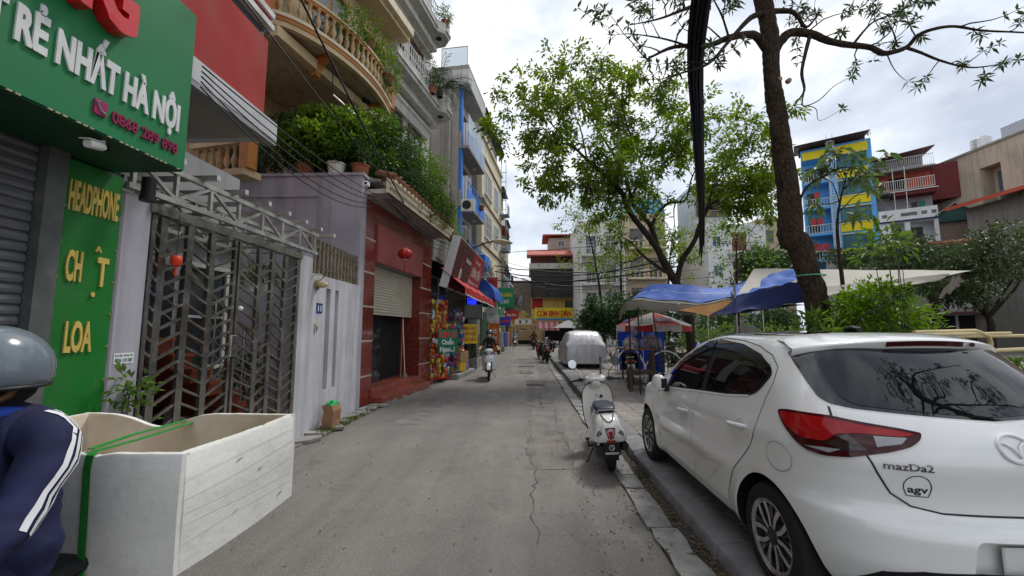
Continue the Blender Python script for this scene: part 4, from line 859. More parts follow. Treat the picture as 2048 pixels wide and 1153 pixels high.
def snack_shop():
    s=thing('snack_shop','open snack shop under a red awning beyond the tiled shop','building',(-3.05,13.45,0),R(-5))
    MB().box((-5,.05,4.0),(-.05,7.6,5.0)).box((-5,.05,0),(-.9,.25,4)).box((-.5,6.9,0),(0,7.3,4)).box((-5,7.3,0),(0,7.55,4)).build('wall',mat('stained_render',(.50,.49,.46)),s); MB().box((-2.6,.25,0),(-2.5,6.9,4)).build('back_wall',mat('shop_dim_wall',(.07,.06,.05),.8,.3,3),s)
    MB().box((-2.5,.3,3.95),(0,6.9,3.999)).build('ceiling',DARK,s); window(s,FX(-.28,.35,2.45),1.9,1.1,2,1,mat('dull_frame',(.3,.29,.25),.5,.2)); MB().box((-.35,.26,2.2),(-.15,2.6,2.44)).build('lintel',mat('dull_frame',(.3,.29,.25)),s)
    MB().box((-1.0,1.2,.2),(-.5,6.2,1.0)).build('counter',mat('counter_wood',(.10,.06,.035),.6,.3,4),s)
    for z in (1.3,1.75,2.2): MB().box((-2.49,.6,z),(-2.1,6.6,z+.03)).build('shelf',mat('counter_wood',(.10,.06,.035)),s)
    # awning under the sign
    a=thing('red_awning','red fabric awning with a torn scalloped valance under the slanted sign','awning',(-2.95,13.3,-.28),R(-3)); AW=mat('awning_cloth_red',(.42,.02,.02),.75,.15,3,.2,30)
    rows=[[(.95*u,7.2*i/24,4.1-.75*u-.04*math.sin(i*1.3)) for u in (0,.35,.7,1)] for i in range(25)]; MB().grid(rows).build('canopy',AW,a,180)
    rows=[[(.955+.012*math.sin(i*2.1),7.2*i/48,3.35),(.96+.03*math.sin(i*1.4),7.2*i/48,3.12-.05*abs(math.sin(i*.8)))] for i in range(49)]; MB().grid(rows).build('valance',AW,a,180)
    rows=[[(.972+.03*math.sin(i*1.4),7.2*i/48,3.16-.05*abs(math.sin(i*.8))),(.972+.03*math.sin(i*1.4),7.2*i/48,3.12-.05*abs(math.sin(i*.8)))] for i in range(49)]; MB().grid(rows).build('fringe',WH,a,180)
    for y in (.3,3.6,6.9): MB().tube([(0,y,3.1),(.93,y,3.34)],.018,6).build('arm',BLK,a)
    # slanted red advertising sign
    g=thing('red_sign','tilted red lightbox sign with a bottle picture above the awning','sign',(-2.60,13.35,3.05)); T=Matrix.Rotation(R(-3),4,'Z')@Matrix.Rotation(R(15),4,'Y'); RS=mat('sign_red_print',(.40,.012,.014),.35,.12,1.5)
    W,Hh=5.2,1.75
    def pl(n,m,y0,y1,z0,z1,x0,x1,par=None): b=MB(); b.T=T; b.box((x0,y0,z0),(x1,y1,z1)); return b.build(n,m,par or g)
    pl('frame',mat('sign_white_edge',(.60,.60,.60),.4,.1),0,W,0,Hh,-.28,0); f=pl('face',RS,.03,W-.03,.03,Hh-.03,.001,.006); pl('picture',mat('sign_dark_print',(.075,.008,.008),.35,.5,2),.06,W*.5,.05,Hh-.05,.0065,.009,f)
    fn=lambda s,m,y,z,w,h: lettering('lettering',s,m,f,T@Vector((.010,y,z)),T.to_3x3()@Vector((0,1,0)),T.to_3x3()@Vector((0,0,1)),w,h,.003,.025)
    fn('ĐÔNG YẾN',WH,W*.56,.80,W*.36,.36); fn('NHÀ THUỐC',WH,W*.62,1.38,W*.2,.10); fn('ĐỒ UỐNG BÁNH KẸO THUỐC LÁ',WH,W*.52,.52,W*.42,.10); fn('bia hơi - nước ngọt',mat('sign_pink',(.6,.2,.18),.5,.05),W*.56,.30,W*.32,.07); fn('Budweiser',WH,W*.30,1.15,W*.18,.17)
    b=MB(); b.T=T; 
    prof=[(0,.2),(.10,.2),(.105,.24),(.105,.62),(.05,.85),(.035,1.05),(.042,1.06),(.042,1.12),(0,1.12)]
    b.T=T@Matrix.Translation((.0,W*.24,.05))@Matrix.Rotation(R(10),4,'X')@Matrix.Scale(.12,4,(1,0,0))@Matrix.Scale(1.35,4); b.lathe(prof,14); b.build('bottle_picture',mat('bottle_red_glass',(.35,.03,.02),.25,.3,8,coat=.4),f,50)
    b=MB(); b.T=T@Matrix.Translation((.012,W*.24,.05))@Matrix.Rotation(R(10),4,'X')@Matrix.Scale(.1,4,(1,0,0))@Matrix.Scale(1.35,4); b.lathe([(.107,.30),(.107,.58)],14); b.build('bottle_label',mat('label_white',(.62,.58,.52),.5,.15,10),f)
    for y in (.4,2.6,4.8): MB().tube([(-.25,y,.9),(-.75,y,1.3)],.025,6).build('strut',BLK,g)
    # snack racks at the doorway
    r=random.Random(11); pk=[]; cols=[(.33,.015,.012),(.40,.17,.012),(.42,.34,.04),(.02,.07,.28),(.42,.42,.44),(.03,.17,.05),(.28,.012,.07),(.38,.07,.012)]  # wrapper colours darkened: shade under the awning is put into them
    pmats=[mat('snack_wrap_%s'%n,c,.28,.25,25,coat=.3) for n,c in zip(('red','orange','yellow','blue','silver','green','crimson','tangerine'),cols)]
    for k in range(3):
        b=MB(); rows=[[(d*(1-abs(v)**3)*.03+r.uniform(-.004,.004),(.05-.006*(1-abs(v)))*u,.085*v) for u in (-1,-.4,.4,1)] for v in (-1,-.6,0,.6,1) for d in (1,)]; rb=[[(-.03*(1-abs(v)**3),(.05-.006*(1-abs(v)))*u,.085*v) for u in (-1,-.4,.4,1)] for v in (-1,-.6,0,.6,1)]
        b.grid(rows); b.grid(rb); pk.append(b)
    pm=[[b.mesh('snack_packet',m) for b in pk[:2]] for m in pmats]
    # two hanging racks; each packet hangs as its own part of the rack it is clipped to
    def rack(lb,x,y,z0,z1,w,n,choice,rz):
        t=thing('snack_rack',lb,'rack',(x,y,z0),rz,'racks of snack packets at the snack shop'); m=MB()
        for yy in (-w/2,w/2): m.tube([(0,yy,0),(0,yy,z1-z0)],.012,6)
        k=int((z1-z0)/.16)
        for i in range(k+1): m.tube([(0,-w/2,i*.16),(0,w/2,i*.16)],.006,5)
        m.box((-.2,-w/2-.03,0),(.22,w/2+.03,.03)); m.build('frame',mat('rack_red',(.35,.02,.02),.4,.1),t)
        for i in range(k):
            for j in range(n):
                for d in (.05,.11,.17):
                    if r.random()<.72:
                        c=pm[choice[r.randrange(len(choice))]][r.randrange(2)]; o=link('snack_packet',c,t,(d+r.uniform(-.02,.02),-w/2+w*(j+.5)/n+r.uniform(-.03,.03),.10+i*.16+r.uniform(-.03,.03))); o.rotation_euler=(r.uniform(-.3,.3),r.uniform(-.35,.25),r.uniform(-.5,.5))
    rack('tall rack of orange and red snack packets against the tiled shop',-2.98,13.75,.10,2.75,.62,5,[0,1,7,1,2,0,4],R(-48))
    rack('rack of mixed snack packets behind the ice cream board',-2.78,14.5,.10,2.0,.7,5,[0,3,4,5,6,2,3],R(-30))
    rack('rack of blue, silver and green packets beside the cardboard boxes',-2.78,15.9,.9,2.5,.8,5,[3,4,5,3,6],R(-25))
    def board(nm,lb,loc,w,h,m,rz,lines):
        t=thing(nm,lb,'sign',loc,rz); f=MB().bbox((-.015,-w/2,0),(.015,w/2,h),.006).build('board',m,t)
        for s,mm,y,z,ww,hh in lines: lettering('lettering',s,mm,f,(.0155,-w/2+y*w,z*h),(0,1,0),(0,0,1),ww*w,hh*h,.002,.03)
    WLT=mat('print_white',(.66,.66,.65),.5,.04); board('price_board','green board with red and white hand lettering hanging on the snack rack',(-2.62,13.75,.92),.72,.78,mat('board_green',(.015,.15,.08),.5,.08,3),R(-50),[('KEM 35',mat('print_bright_red',(.62,.03,.03),.5,.05),.06,.68,.88,.24),('Chuẩn',WLT,.18,.38,.6,.2),('Ngon...!',WLT,.1,.08,.75,.2)])
    board('beer_board','yellow board with dark red capital letters on the far shop post',(-2.42,17.6,1.12),.78,.82,mat('board_yellow',(.62,.42,.015),.5,.08,3),R(-50),[('BIA HƠI',mat('print_dark_red',(.28,.03,.02),.5,.05),.1,.70,.8,.17),('HÀ NỘI',mat('print_dark_red',(.28,.03,.02)),.1,.42,.8,.17),('GÀ RÁN',mat('print_dark_red',(.28,.03,.02)),.1,.14,.8,.17)])
    tv=thing('led_screen','black LED screen with a lit blue patch hanging under the awning','screen',(-2.25,17.5,2.15),R(-50)); MB().bbox((-.06,-.42,0),(.0,.42,1.05),.02).build('casing',BLK,tv); MB().box((.001,-.37,.05),(.003,.37,1.0)).build('glass',mat('screen_black',(.004,.004,.006),.1,0),tv); MB().bbox((.0035,-.33,.62),(.006,.12,.88),.02).build('lit_patch',mat('lit_blue',(.01,.02,.75),.4,.3,9,emit=1.3),tv); m=MB(); m.box((-.03,-.44,-.02),(.01,-.4205,1.07)).box((-.03,.4205,-.02),(.01,.44,1.07)).box((-.03,-.44,1.051),(.01,.44,1.07)); m.build('rim',WH,tv); MB().tube([(-.03,0,1.05),(-.2,0,1.5)],.012,5).build('hanger',BLK,tv)
    pp=thing('awning_post','slim grey post holding up the awning beside the yellow board','post',(-2.20,18.1,0)); MB().tube([(0,0,0),(0,0,3.3)],.035,8).build('post',STEEL,pp)
    for i,(y,z,w,hh,c,lb) in enumerate(((15.0,.55,.55,.36,'kraft','open cardboard box full of wrapped snacks on the yellow crate'),(15.05,.22,.6,.33,'yellow','yellow carton under the open snack box'),(15.7,.5,.5,.4,'kraft','taller cardboard box behind the open snack box'),(15.75,.18,.6,.32,'violet','violet and blue carton at the bottom of the stack'))):
        b=thing('snack_box',lb,'box',(-2.55,y+.2,z),R(-12),'boxes stacked in front of the snack shop'); cm={'kraft':mat('kraft_board',(.30,.18,.085),.8,.12,5),'yellow':mat('carton_yellow',(.55,.36,.03),.6,.1,4),'violet':mat('carton_violet',(.16,.12,.35),.6,.5,6)}[c]
        m=MB(); 
        for a0,a1 in (((-.24,-w/2,0),(-.228,w/2,hh)),((.228,-w/2,0),(.24,w/2,hh)),((-.2279,-w/2,0),(.2279,-w/2+.012,hh)),((-.2279,w/2-.012,0),(.2279,w/2,hh))): m.box(a0,a1)
        m.build('walls',cm,b); MB().box((-.227,-w/2+.013,.005),(.227,w/2-.013,.02)).build('bottom',cm,b)
        if i in (0,2):
            for q in range(10): o=link('snack_packet',pm[[4,0,2,7][r.randrange(4)]][0],b,(r.uniform(-.16,.16),r.uniform(-w/2+.08,w/2-.08),hh+r.uniform(-.05,.06))); o.rotation_euler=(r.uniform(-1,1),r.uniform(-1,1),r.uniform(0,3))
        else: MB().box((-.24,-w/2,hh+.001),(.24,w/2,hh+.008)).build('lid',cm,b)
    st=thing('stone_step','low concrete step below the stacked snack boxes','step',(-2.6,15.4,0),R(-6)); MB().bbox((-.35,-1.0,0),(.35,1.5,.17),.02).build('step',CONC,st)
    for i in range(2):
        y=18.9+i*1.1; shrub('planter_shrub',('leafy shrub in the concrete trough nearest the yellow board','leafy shrub in the farther concrete trough by the wall')[i],'shrub',(-2.45,y,.42),[((0,0,.55),(.25,.42,.6),1)],LD,.09,.035,80,6,'shrubs in concrete troughs',None,5); t=thing('trough',('concrete planting trough nearest the yellow board','farther concrete planting trough by the wall')[i],'planter',(-2.45,y,.01),0,'concrete planting troughs'); MB().bbox((-.22,-.5,0),(.22,.5,.42),.02).build('trough',CONC,t); MB().box((-.18,-.45,.421),(.18,.45,.43)).build('soil',SOIL,t)
snack_shop()
def left_signs():
    l=thing('street_lamp','cream street lamp head on a curved arm over the road','lamp',(-2.62,18.6,0)); MB().tube([(-.1,0,0),(-.1,0,5.8)],.06,8).build('pole',BLK,l); MB().tube([(-.1,0,5.2),(.2,.1,5.45),(.75,.25,5.72),(1.1,.35,5.8)],.035,7).build('arm',BLK,l)
    MB().loft([(.95,.35,5.80,.04,.04,2),(1.15,.42,5.83,.13,.09,2.2),(1.5,.55,5.84,.17,.10,2.3),(1.85,.66,5.80,.12,.06,2.2),(1.95,.7,5.78,.04,.03,2)],12,axis='x').build('head',mat('lamp_head_cream',(.42,.36,.22),.5,.15,5),l,60); MB().loft([(1.15,.42,5.76,.09,.04,2),(1.5,.55,5.735,.13,.06,2),(1.8,.65,5.745,.08,.03,2)],10,axis='x').build('glass',mat('lamp_glass',(.45,.42,.35),.15,.1),l,60)
    a=thing('blue_awning','blue rounded awning beyond the slanted red sign','awning',(-2.7,20.3,0),R(-4)); BT=mat('blue_tarp_cloth',(.012,.075,.36),.6,.2,2,.3,14)
    rows=[[(1.15*math.sin(PI/2*u),3.2*i/16,4.35-1.15*(1-math.cos(PI/2*u))) for u in [k/6 for k in range(7)]] for i in range(17)]; MB().grid(rows).build('canopy',BT,a,180); MB().prism([(0,4.35),(0,3.2)]+[(1.15*math.sin(PI/2*u),4.35-1.15*(1-math.cos(PI/2*u))) for u in (1,.8,.6,.4,.2)],-.01,0,'y').build('side',BT,a)
    def fl(nm,lb,loc,w,h,m,rz,lines,t=.05):
        o=thing(nm,lb,'sign',loc,rz); b=MB().bbox((-w/2,-t/2,0),(w/2,t/2,h),.008).build('panel',m,o)
        for s,mm,x,z,ww,hh in lines: lettering('lettering',s,mm,b,(-w/2+x*w,-t/2-.003,z*h),(1,0,0),(0,0,1),ww*w,hh*h,.003,.03)
        MB().tube([(-w/2,0,h*.8),(-w/2-.5,.1,h*.8)],.015,5).build('bracket',BLK,o); return o
    RD=mat('banner_red',(.45,.03,.02),.6,.15,3); WLT=mat('print_white',(.66,.66,.65))
    o=fl('hanging_banner','tall white and red hanging banner before the green sign',(-1.95,23.2,2.2),.62,2.5,mat('banner_white',(.60,.59,.58),.6,.08,2),0,[('MỞ',RD,.15,.42,.7,.09),('CỬA',RD,.15,.3,.7,.09),('24/7',mat('print_grey',(.3,.3,.3),.6,.1),.2,.12,.6,.06)]); MB().box((-.30,-.029,1.35),(.30,-.0255,2.45)).build('red_field',RD,o)
    fl('green_sign','bright green shop sign with a small round red one below it',(-1.55,29.0,3.3),1.3,1.35,mat('sign_bright_green',(.018,.22,.095),.5,.1,2),0,[('NHÀ HÀNG',mat('print_yellow',(.62,.5,.05),.5,.05),.1,.55,.8,.2),('CHAY',WLT,.25,.2,.5,.2)])
    o=thing('round_sign','small rounded red sign with white script below the green sign','sign',(-1.05,28.6,2.75)); MB().loft([(-.04,0,0,.5,.33,2.3),(.04,0,0,.5,.33,2.3)],24).build('panel',RD,o); lettering('lettering','Bia hơi',WLT,o,(-.32,-.045,-.08),(1,0,0),(0,0,1),.62,.18,.003,.02); MB().tube([(-.45,0,.1),(-1.0,.1,.1)],.015,5).build('bracket',BLK,o)
    o=fl('orange_sign','orange standing sign with a white phone panel on top',(-2.0,25.5,.35),.62,2.3,mat('sign_orange',(.55,.13,.015),.5,.1,2),0,[('XE',WLT,.25,.5,.5,.12),('ÔM',WLT,.25,.32,.5,.12)]); MB().box((-.30,-.029,1.78),(.30,-.0255,2.28)).build('white_field',mat('banner_white',(.60,.59,.58)),o); lettering('lettering','Ⓢ',BLK,o,(-.15,-.03,1.88),(1,0,0),(0,0,1),.3,.3,.003,.02) if False else MB().lathe([(.10,-.004),(.16,-.004),(.16,.0),(.10,0)],16,(0,-.03,2.02),'y').build('ring',BLK,o)
    fl('blue_sign','small lit blue shop sign beside the orange sign',(-1.45,27.2,2.0),.75,.55,mat('sign_blue_lit',(.015,.04,.42),.4,.2,8),0,[('ATM',mat('print_red2',(.6,.05,.05),.5),.1,.3,.8,.4)])
    fl('blue_board','blue board hanging under the red awning',(-2.05,19.2,2.75),.5,.75,mat('board_blue',(.02,.14,.33),.5,.15,5),0,[('3',WLT,.3,.3,.4,.4)])
    wd=MB(); 
    d=thing('green_doors','tall dark green wooden folding doors past the planting troughs','doors',(-2.55,22.6,.02),R(-4))
    for i in range(4): MB().bbox((0,i*.62,0),(.05,i*.62+.6,2.7),.01).build('door',mat('door_dark_green',(.02,.07,.05),.55,.2,4),d)
    k=thing('green_kiosk','bright green shop front with a yellow pillar under the green sign','kiosk',(-2.35,27.5,.02),R(-4)); MB().box((-.3,0,0),(0,.5,3.2)).build('pillar',mat('kiosk_yellow',(.50,.36,.10),.7,.15),k); MB().box((-.4,.51,1.9),(.3,3.4,3.2)).build('panel',mat('sign_bright_green',(.018,.22,.095)),k); MB().box((-.9,.51,0),(-.4,3.4,1.89)).build('opening',DARK,k)
    for i,(x,y,c,lb) in enumerate(((-1.75,31.0,(.06,.16,.5),'blue garment on a hanger outside the shops near the gateway'),(-1.55,31.8,(.55,.25,.3),'pink garment on a hanger outside the shops near the gateway'),(-1.95,30.4,(.45,.45,.46),'white garment on a hanger outside the shops near the gateway'))):
        g=thing('hanging_garment',lb,'garment',(x,y,.5),0,'garments hung outside the shops'); MB().loft([(.0,0,0,.26,.07,2.5),(.5,0,0,.22,.06,2.5),(.8,0,0,.2,.05,2.5),(1.0,0,0,.24,.05,2.2),(1.08,0,0,.07,.03,2)],12,axis='z').build('cloth',mat('cloth_%d'%i,c,.85,.2,6),g,60); MB().tube([(0,0,1.05),(0,0,1.4)],.008,4).build('hanger',BLK,g); MB().tube([(-.5,.05,1.4),(.5,.05,1.4)],.012,5).build('rail',BLK,g); MB().tube([(.48,.05,-.49),(.48,.05,1.4)],.012,5).build('stand',BLK,g)
left_signs()
# ---------------------------------------------------------------- end of the street: gateway and houses behind it
def gateway():
    g=thing('temple_gateway','ochre temple style gateway with carved crest and white name panel','gateway',(-.45,48.6,0)); g.scale=(.64,.85,.76); M1=mat('gateway_ochre',(.40,.29,.13),.8,.2,1.5,streak=.4); M2=mat('gateway_pale',(.48,.40,.27),.8,.1,2)
    pts=[(-2.15,0),(-2.15,3.0),(2.15,3.0),(2.15,0),(1.25,0),(1.25,2.0)]+[(1.25*math.cos(PI*i/14),2.0+.62*math.sin(PI*i/14)) for i in range(1,14)]+[(-1.25,2.0),(-1.25,0)]
    bm=MB(); 
    n=15; 
    for s in (-1,1): bm.box((min(s*1.25,s*2.15),-.3,0),(max(s*1.25,s*2.15),.5,3.0))
    arc=[(1.25*math.cos(PI*i/16),2.0+.62*math.sin(PI*i/16)) for i in range(17)]
    for (a,b),(c,d) in zip(arc,arc[1:]): bm.prism([(a,b),(a,3.0),(c,3.0),(c,d)],-.3,.5,'y')
    bm.build('arch',M1,g); MB().bbox((-2.4,-.42,3.001),(2.4,.6,3.16),.03).build('cornice',M2,g); MB().box((-1.75,-.25,3.161),(1.75,.4,4.05)).build('name_block',M1,g); nb=MB().box((-1.45,-.27,3.24),(1.45,-.2505,3.95)).build('name_panel',WH,g)
    for s,x in (('聖',-.75),('寺',.35)): lettering('character',s,BLK,nb,(x,-.272,3.36),(1,0,0),(0,0,1),.48,.42,.01,.02)
    MB().bbox((-1.95,-.36,4.051),(1.95,.5,4.15),.03).build('cornice',M2,g)
    # carved crest: scrolls along a curved outline
    cr=MB(); rr=random.Random(6)
    P=[(-1.7,4.15),(-1.6,4.4),(-1.25,4.45),(-1.0,4.75),(-.6,4.95),(-.3,5.2),(0,5.35),(.3,5.2),(.6,4.95),(1.0,4.75),(1.25,4.45),(1.6,4.4),(1.7,4.15)]
    cr.prism(P,-.12,.12,'y')
    for i in range(46):
        x=rr.uniform(-1.5,1.5); z=4.2+rr.random()*(1.05-.62*abs(x)**.8); cr.lathe([(.03,-.0),(.10,.0),(.10,-.06),(.03,-.06)],9,(x,-.15,z),'y')
    o=cr.build('crest',mat('crest_gold',(.46,.33,.13),.6,.3,8),g)
    for s in (-1,1):
        MB().lathe([(.25,0),(.25,.3),(.18,.35),(.22,.55),(.3,.7),(.2,.95),(.06,1.2),(0,1.25)],10,(s*2.05,0,3.16)).build('finial',M1,g)
        MB().box((s*1.72-.2,-.36,0),(s*1.72+.2,-.301,2.9)).build('couplet_board',M2,g)
        for i in range(9): MB().bbox((s*1.72-.10,-.375,.3+i*.28),(s*1.72+.10,-.3605,.5+i*.28),.01).build('character',BLK,g)
        # side wings sloping down
        x0=s*2.2; MB().prism([(x0,0),(x0,2.9),(s*2.7,2.5),(s*3.3,2.3),(s*3.5,2.0),(s*3.5,0)][::s],-.1,.3,'y').build('wing',M1,g); MB().bbox((min(s*3.5,s*3.85),-.2,0),(max(s*3.5,s*3.85),.4,2.5),.03).build('end_pillar',M2,g)
        for i in range(8): MB().bbox((s*3.67-.09,-.215,.2+i*.27),(s*3.67+.09,-.2005,.4+i*.27),.01).build('character',BLK,g)
    pl=thing('plank_stack','stack of pale timber boards inside the gateway','planks',(0,53.5,0))
    for i in range(4): MB().box((-1.1,-.5,.5+i*.34),(1.1,.5,.78+i*.34)).build('board',mat('pale_timber',(.40,.30,.18),.7,.2,4),pl)
    MB().box((-1.1,-.45,0),(1.1,.45,.499)).build('trestle',BLK,pl)
gateway()
def end_houses():
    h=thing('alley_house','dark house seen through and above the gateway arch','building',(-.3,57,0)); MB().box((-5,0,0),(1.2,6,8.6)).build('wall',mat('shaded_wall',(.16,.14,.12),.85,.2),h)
    for x in (-3.8,-1.6): window(h,FY(x,-.01,5.0),1.4,1.6,2,1,mat('dark_frame',(.05,.05,.055)))
    h=thing('netted_house','brown house with a red tin roof and dark net hung over its upper floors','building',(.6,52.5,0)); BR=mat('brown_render',(.22,.17,.14),.85,.2,1,streak=.3)
    MB().box((0,0,0),(5.6,8,6.0)).build('wall',mat('mustard_render',(.60,.42,.14),.8,.1,1,streak=.2),h); MB().box((0,.2,6.001),(5.6,8,9.4)).build('upper_wall',BR,h); MB().box((-.3,-1.0,9.401),(6,8,10.1)).build('balcony_slab',mat('stained_render',(.50,.49,.46)),h)
    MB().box((-.1,-.9,5.8),(5.7,-.86,9.3)).build('net',mat('dark_netting',(.045,.042,.04),.9,.35,2),h); MB().box((0,-.86,5.7),(5.6,-.002,5.85)).build('ledge',BR,h)
    for x in (.05,1.9,3.8,5.5): MB().box((x-.04,-.95,5.8),(x+.04,-.901,9.4)).build('net_post',BLK,h)
    MB().box((-.1,.3,10.101),(5.7,8,11.2)).build('attic_wall',mat('red_brown_tin',(.13,.035,.03),.7,.15),h); m=MB(); 
    for i in range(22): x=-.05+i*.265; m.bar((x,-.85,10.12),(x+.5,-.85,11.1),.015); m.bar((x+.5,-.85,10.12),(x,-.85,11.1),.015)
    m.build('lattice',mat('lattice_brown',(.22,.15,.12),.7),h)['kind']='stuff'
    TIN=mat('red_tin_roof',(.36,.075,.05),.6,.15,1,streak=.15); MB().prism([(-1.3,11.15),(2,12.4),(8.3,12.5),(8.3,12.35),(2,12.25),(-1.3,11.0)],-.6,6.3,'x').build('roof',TIN,h); MB().box((2.4,3,12.5),(5.4,7,14.2)).build('roof_room',mat('brown_render2',(.36,.30,.26),.85,.15),h); window(h,FY(3.6,2.99,13.0),.9,.8,2,1); MB().prism([(2.4,14.6),(5,15),(7.4,14.4),(7.4,14.25),(5,14.8),(2.4,14.45)],1.6,6.0,'x').build('roof',TIN,h)
    window(h,FY(4.2,-.01,4.5),1.0,.9,2,1,mat('dark_frame',(.05,.05,.055))); MB().box((.02,-.02,4.4),(1.4,-.001,6.0)).build('red_panel',mat('awning_red',(.30,.02,.02)),h); MB().box((.1,-.03,0),(5.5,-.001,2.7)).build('shop_opening',DARK,h)
    s=thing('rice_shop_sign','long yellow shop sign with big red capital letters','sign',(.95,50.6,2.95)); b=MB().bbox((0,0,0),(4.6,.12,1.5),.02).build('panel',mat('board_yellow2',(.66,.52,.01),.5,.06,2),s); RDP=mat('print_bright_red',(.62,.03,.03)); lettering('letter','CƠM BÌNH DÂN',mat('sign_letter_red',(.45,.015,.015),.5,.05),b,(.25,-.003,.52),(1,0,0),(0,0,1),4.1,.62,.01,.045,split=True); lettering('print','CƠM NGON - GIÁ RẺ  ĐT: 0982 115 115',mat('print_navy',(.02,.03,.2),.5),b,(.3,-.003,.28),(1,0,0),(0,0,1),3.9,.13,.004,.03); MB().box((.02,-.006,.01),(4.58,-.001,.22)).build('blue_band',mat('band_blue',(.02,.2,.45),.5,.05),b); lettering('print','KÍNH MỜI',mat('print_navy',(.02,.03,.2)),b,(.25,-.003,1.27),(1,0,0),(0,0,1),1.0,.13,.004,.03); MB().tube([(.3,.1,.7),(.3,2.1,.7)],.03,5).tube([(4.2,.1,.7),(4.2,2.1,.7)],.03,5).build('bracket',BLK,s)
    a=thing('pink_awning','faded pink striped awning below the yellow rice sign','awning',(1.1,49.2,0)); m=mat('faded_pink',(.55,.30,.28),.8,.15,2)
    for i in range(8): MB().add([(i*.34,0,1.98),(i*.34+.338,0,1.98),(i*.34+.338,1.6,2.85),(i*.34,1.6,2.85),(i*.34,0,1.7),(i*.34+.338,0,1.7)],[(0,1,2,3),(0,4,5,1)]).build('stripe',m if i%2 else mat('faded_rose',(.36,.13,.13),.8,.15),a)
    MB().tube([(0,.02,0),(0,.02,1.95)],.03,6).tube([(2.7,.02,0),(2.7,.02,1.95)],.03,6).build('post',BLK,a)
    u=thing('white_parasol','white parasol standing beside the rice shop awning','parasol',(4.6,46.5,.1)); rows=[[(q*1.7*math.cos(a),q*1.7*math.sin(a),2.75-.85*q**1.3) for a in [2*PI*k/16 for k in range(16)]] for q in (0.02,.3,.65,1)]; MB().grid(rows,0,True).build('canopy',mat('parasol_white',(.60,.58,.55),.7,.08),u); MB().tube([(0,0,0),(0,0,2.75)],.025,6).build('pole',BLK,u)
    # white balconied terrace houses to the right of the net house
    h=thing('white_terrace_house','white house with framed balconies seen behind the slim trees','building',(5.75,46,0)); MB().box((0,0,0),(4.9,8,14)).build('wall',WPL,h)
    for z in (3.4,6.6,9.8):
        b=MB().box((0,-1.2,z),(4.9,-.001,z+.2)).build('balcony_slab',WPL,h); railing(b,FY(.15,-1.15,z+.2),4.6,.95,16,mat('white_frame',(.62,.62,.60))); MB().box((0,-1.2,z+.201),(.2,-.9,z+3.19)).build('pillar',WPL,h); MB().box((4.7,-1.2,z+.201),(4.9,-.9,z+3.19)).build('pillar',WPL,h)
        for x in (.8,3.0): window(h,FY(x,-.01,z+.3),1.2,2.2,2,3)
    h=thing('tan_house','tan house with a yellow balustrade and dark shutters behind the big tree','building',(11.2,47,0)); MB().box((0,0,0),(4.6,8,15)).build('wall',mat('tan_plaster',(.50,.40,.28),.8,.1,1,streak=.2),h)
    for z in (4.0,7.4,10.8):
        b=MB().box((0,-1.0,z),(4.6,-.001,z+.18)).build('balcony_slab',CRM,h)
        for i in range(9): MB().lathe([(.07,0),(.05,.1),(.10,.35),(.05,.6),(.07,.7)],6,(.3+i*.5,-.9,z+.18)).build('baluster',CRM,b)
        MB().box((0,-1,z+.881),(4.6,-.8,z+.98)).build('handrail',CRM,b); window(h,FY(.6,-.01,z+.3),1.4,2.2,2,2,mat('brown_frame',(.17,.05,.03))); window(h,FY(2.7,-.01,z+.3),1.4,2.2,2,2,mat('brown_frame',(.17,.05,.03)))
    h=thing('blue_roof_house','grey house with louvred tower and bright blue tin roof behind the big tree crown','building',(13.2,55,0)); MB().box((0,0,0),(5.0,8,17.0)).build('wall',mat('pale_render',(.50,.50,.50)),h)
    for i in range(10): MB().box((.4,-.1,11.0+i*.5),(4.2,-.002,11.3+i*.5)).build('louvre',mat('lattice_brown',(.22,.15,.12)),h)
    MB().prism([(-.3,17),(5.3,17),(4.8,19.2),(.4,19.2)],-.3,8,'y').build('roof',mat('blue_tin_roof',(.10,.36,.58),.5,.1,1),h)
end_houses()
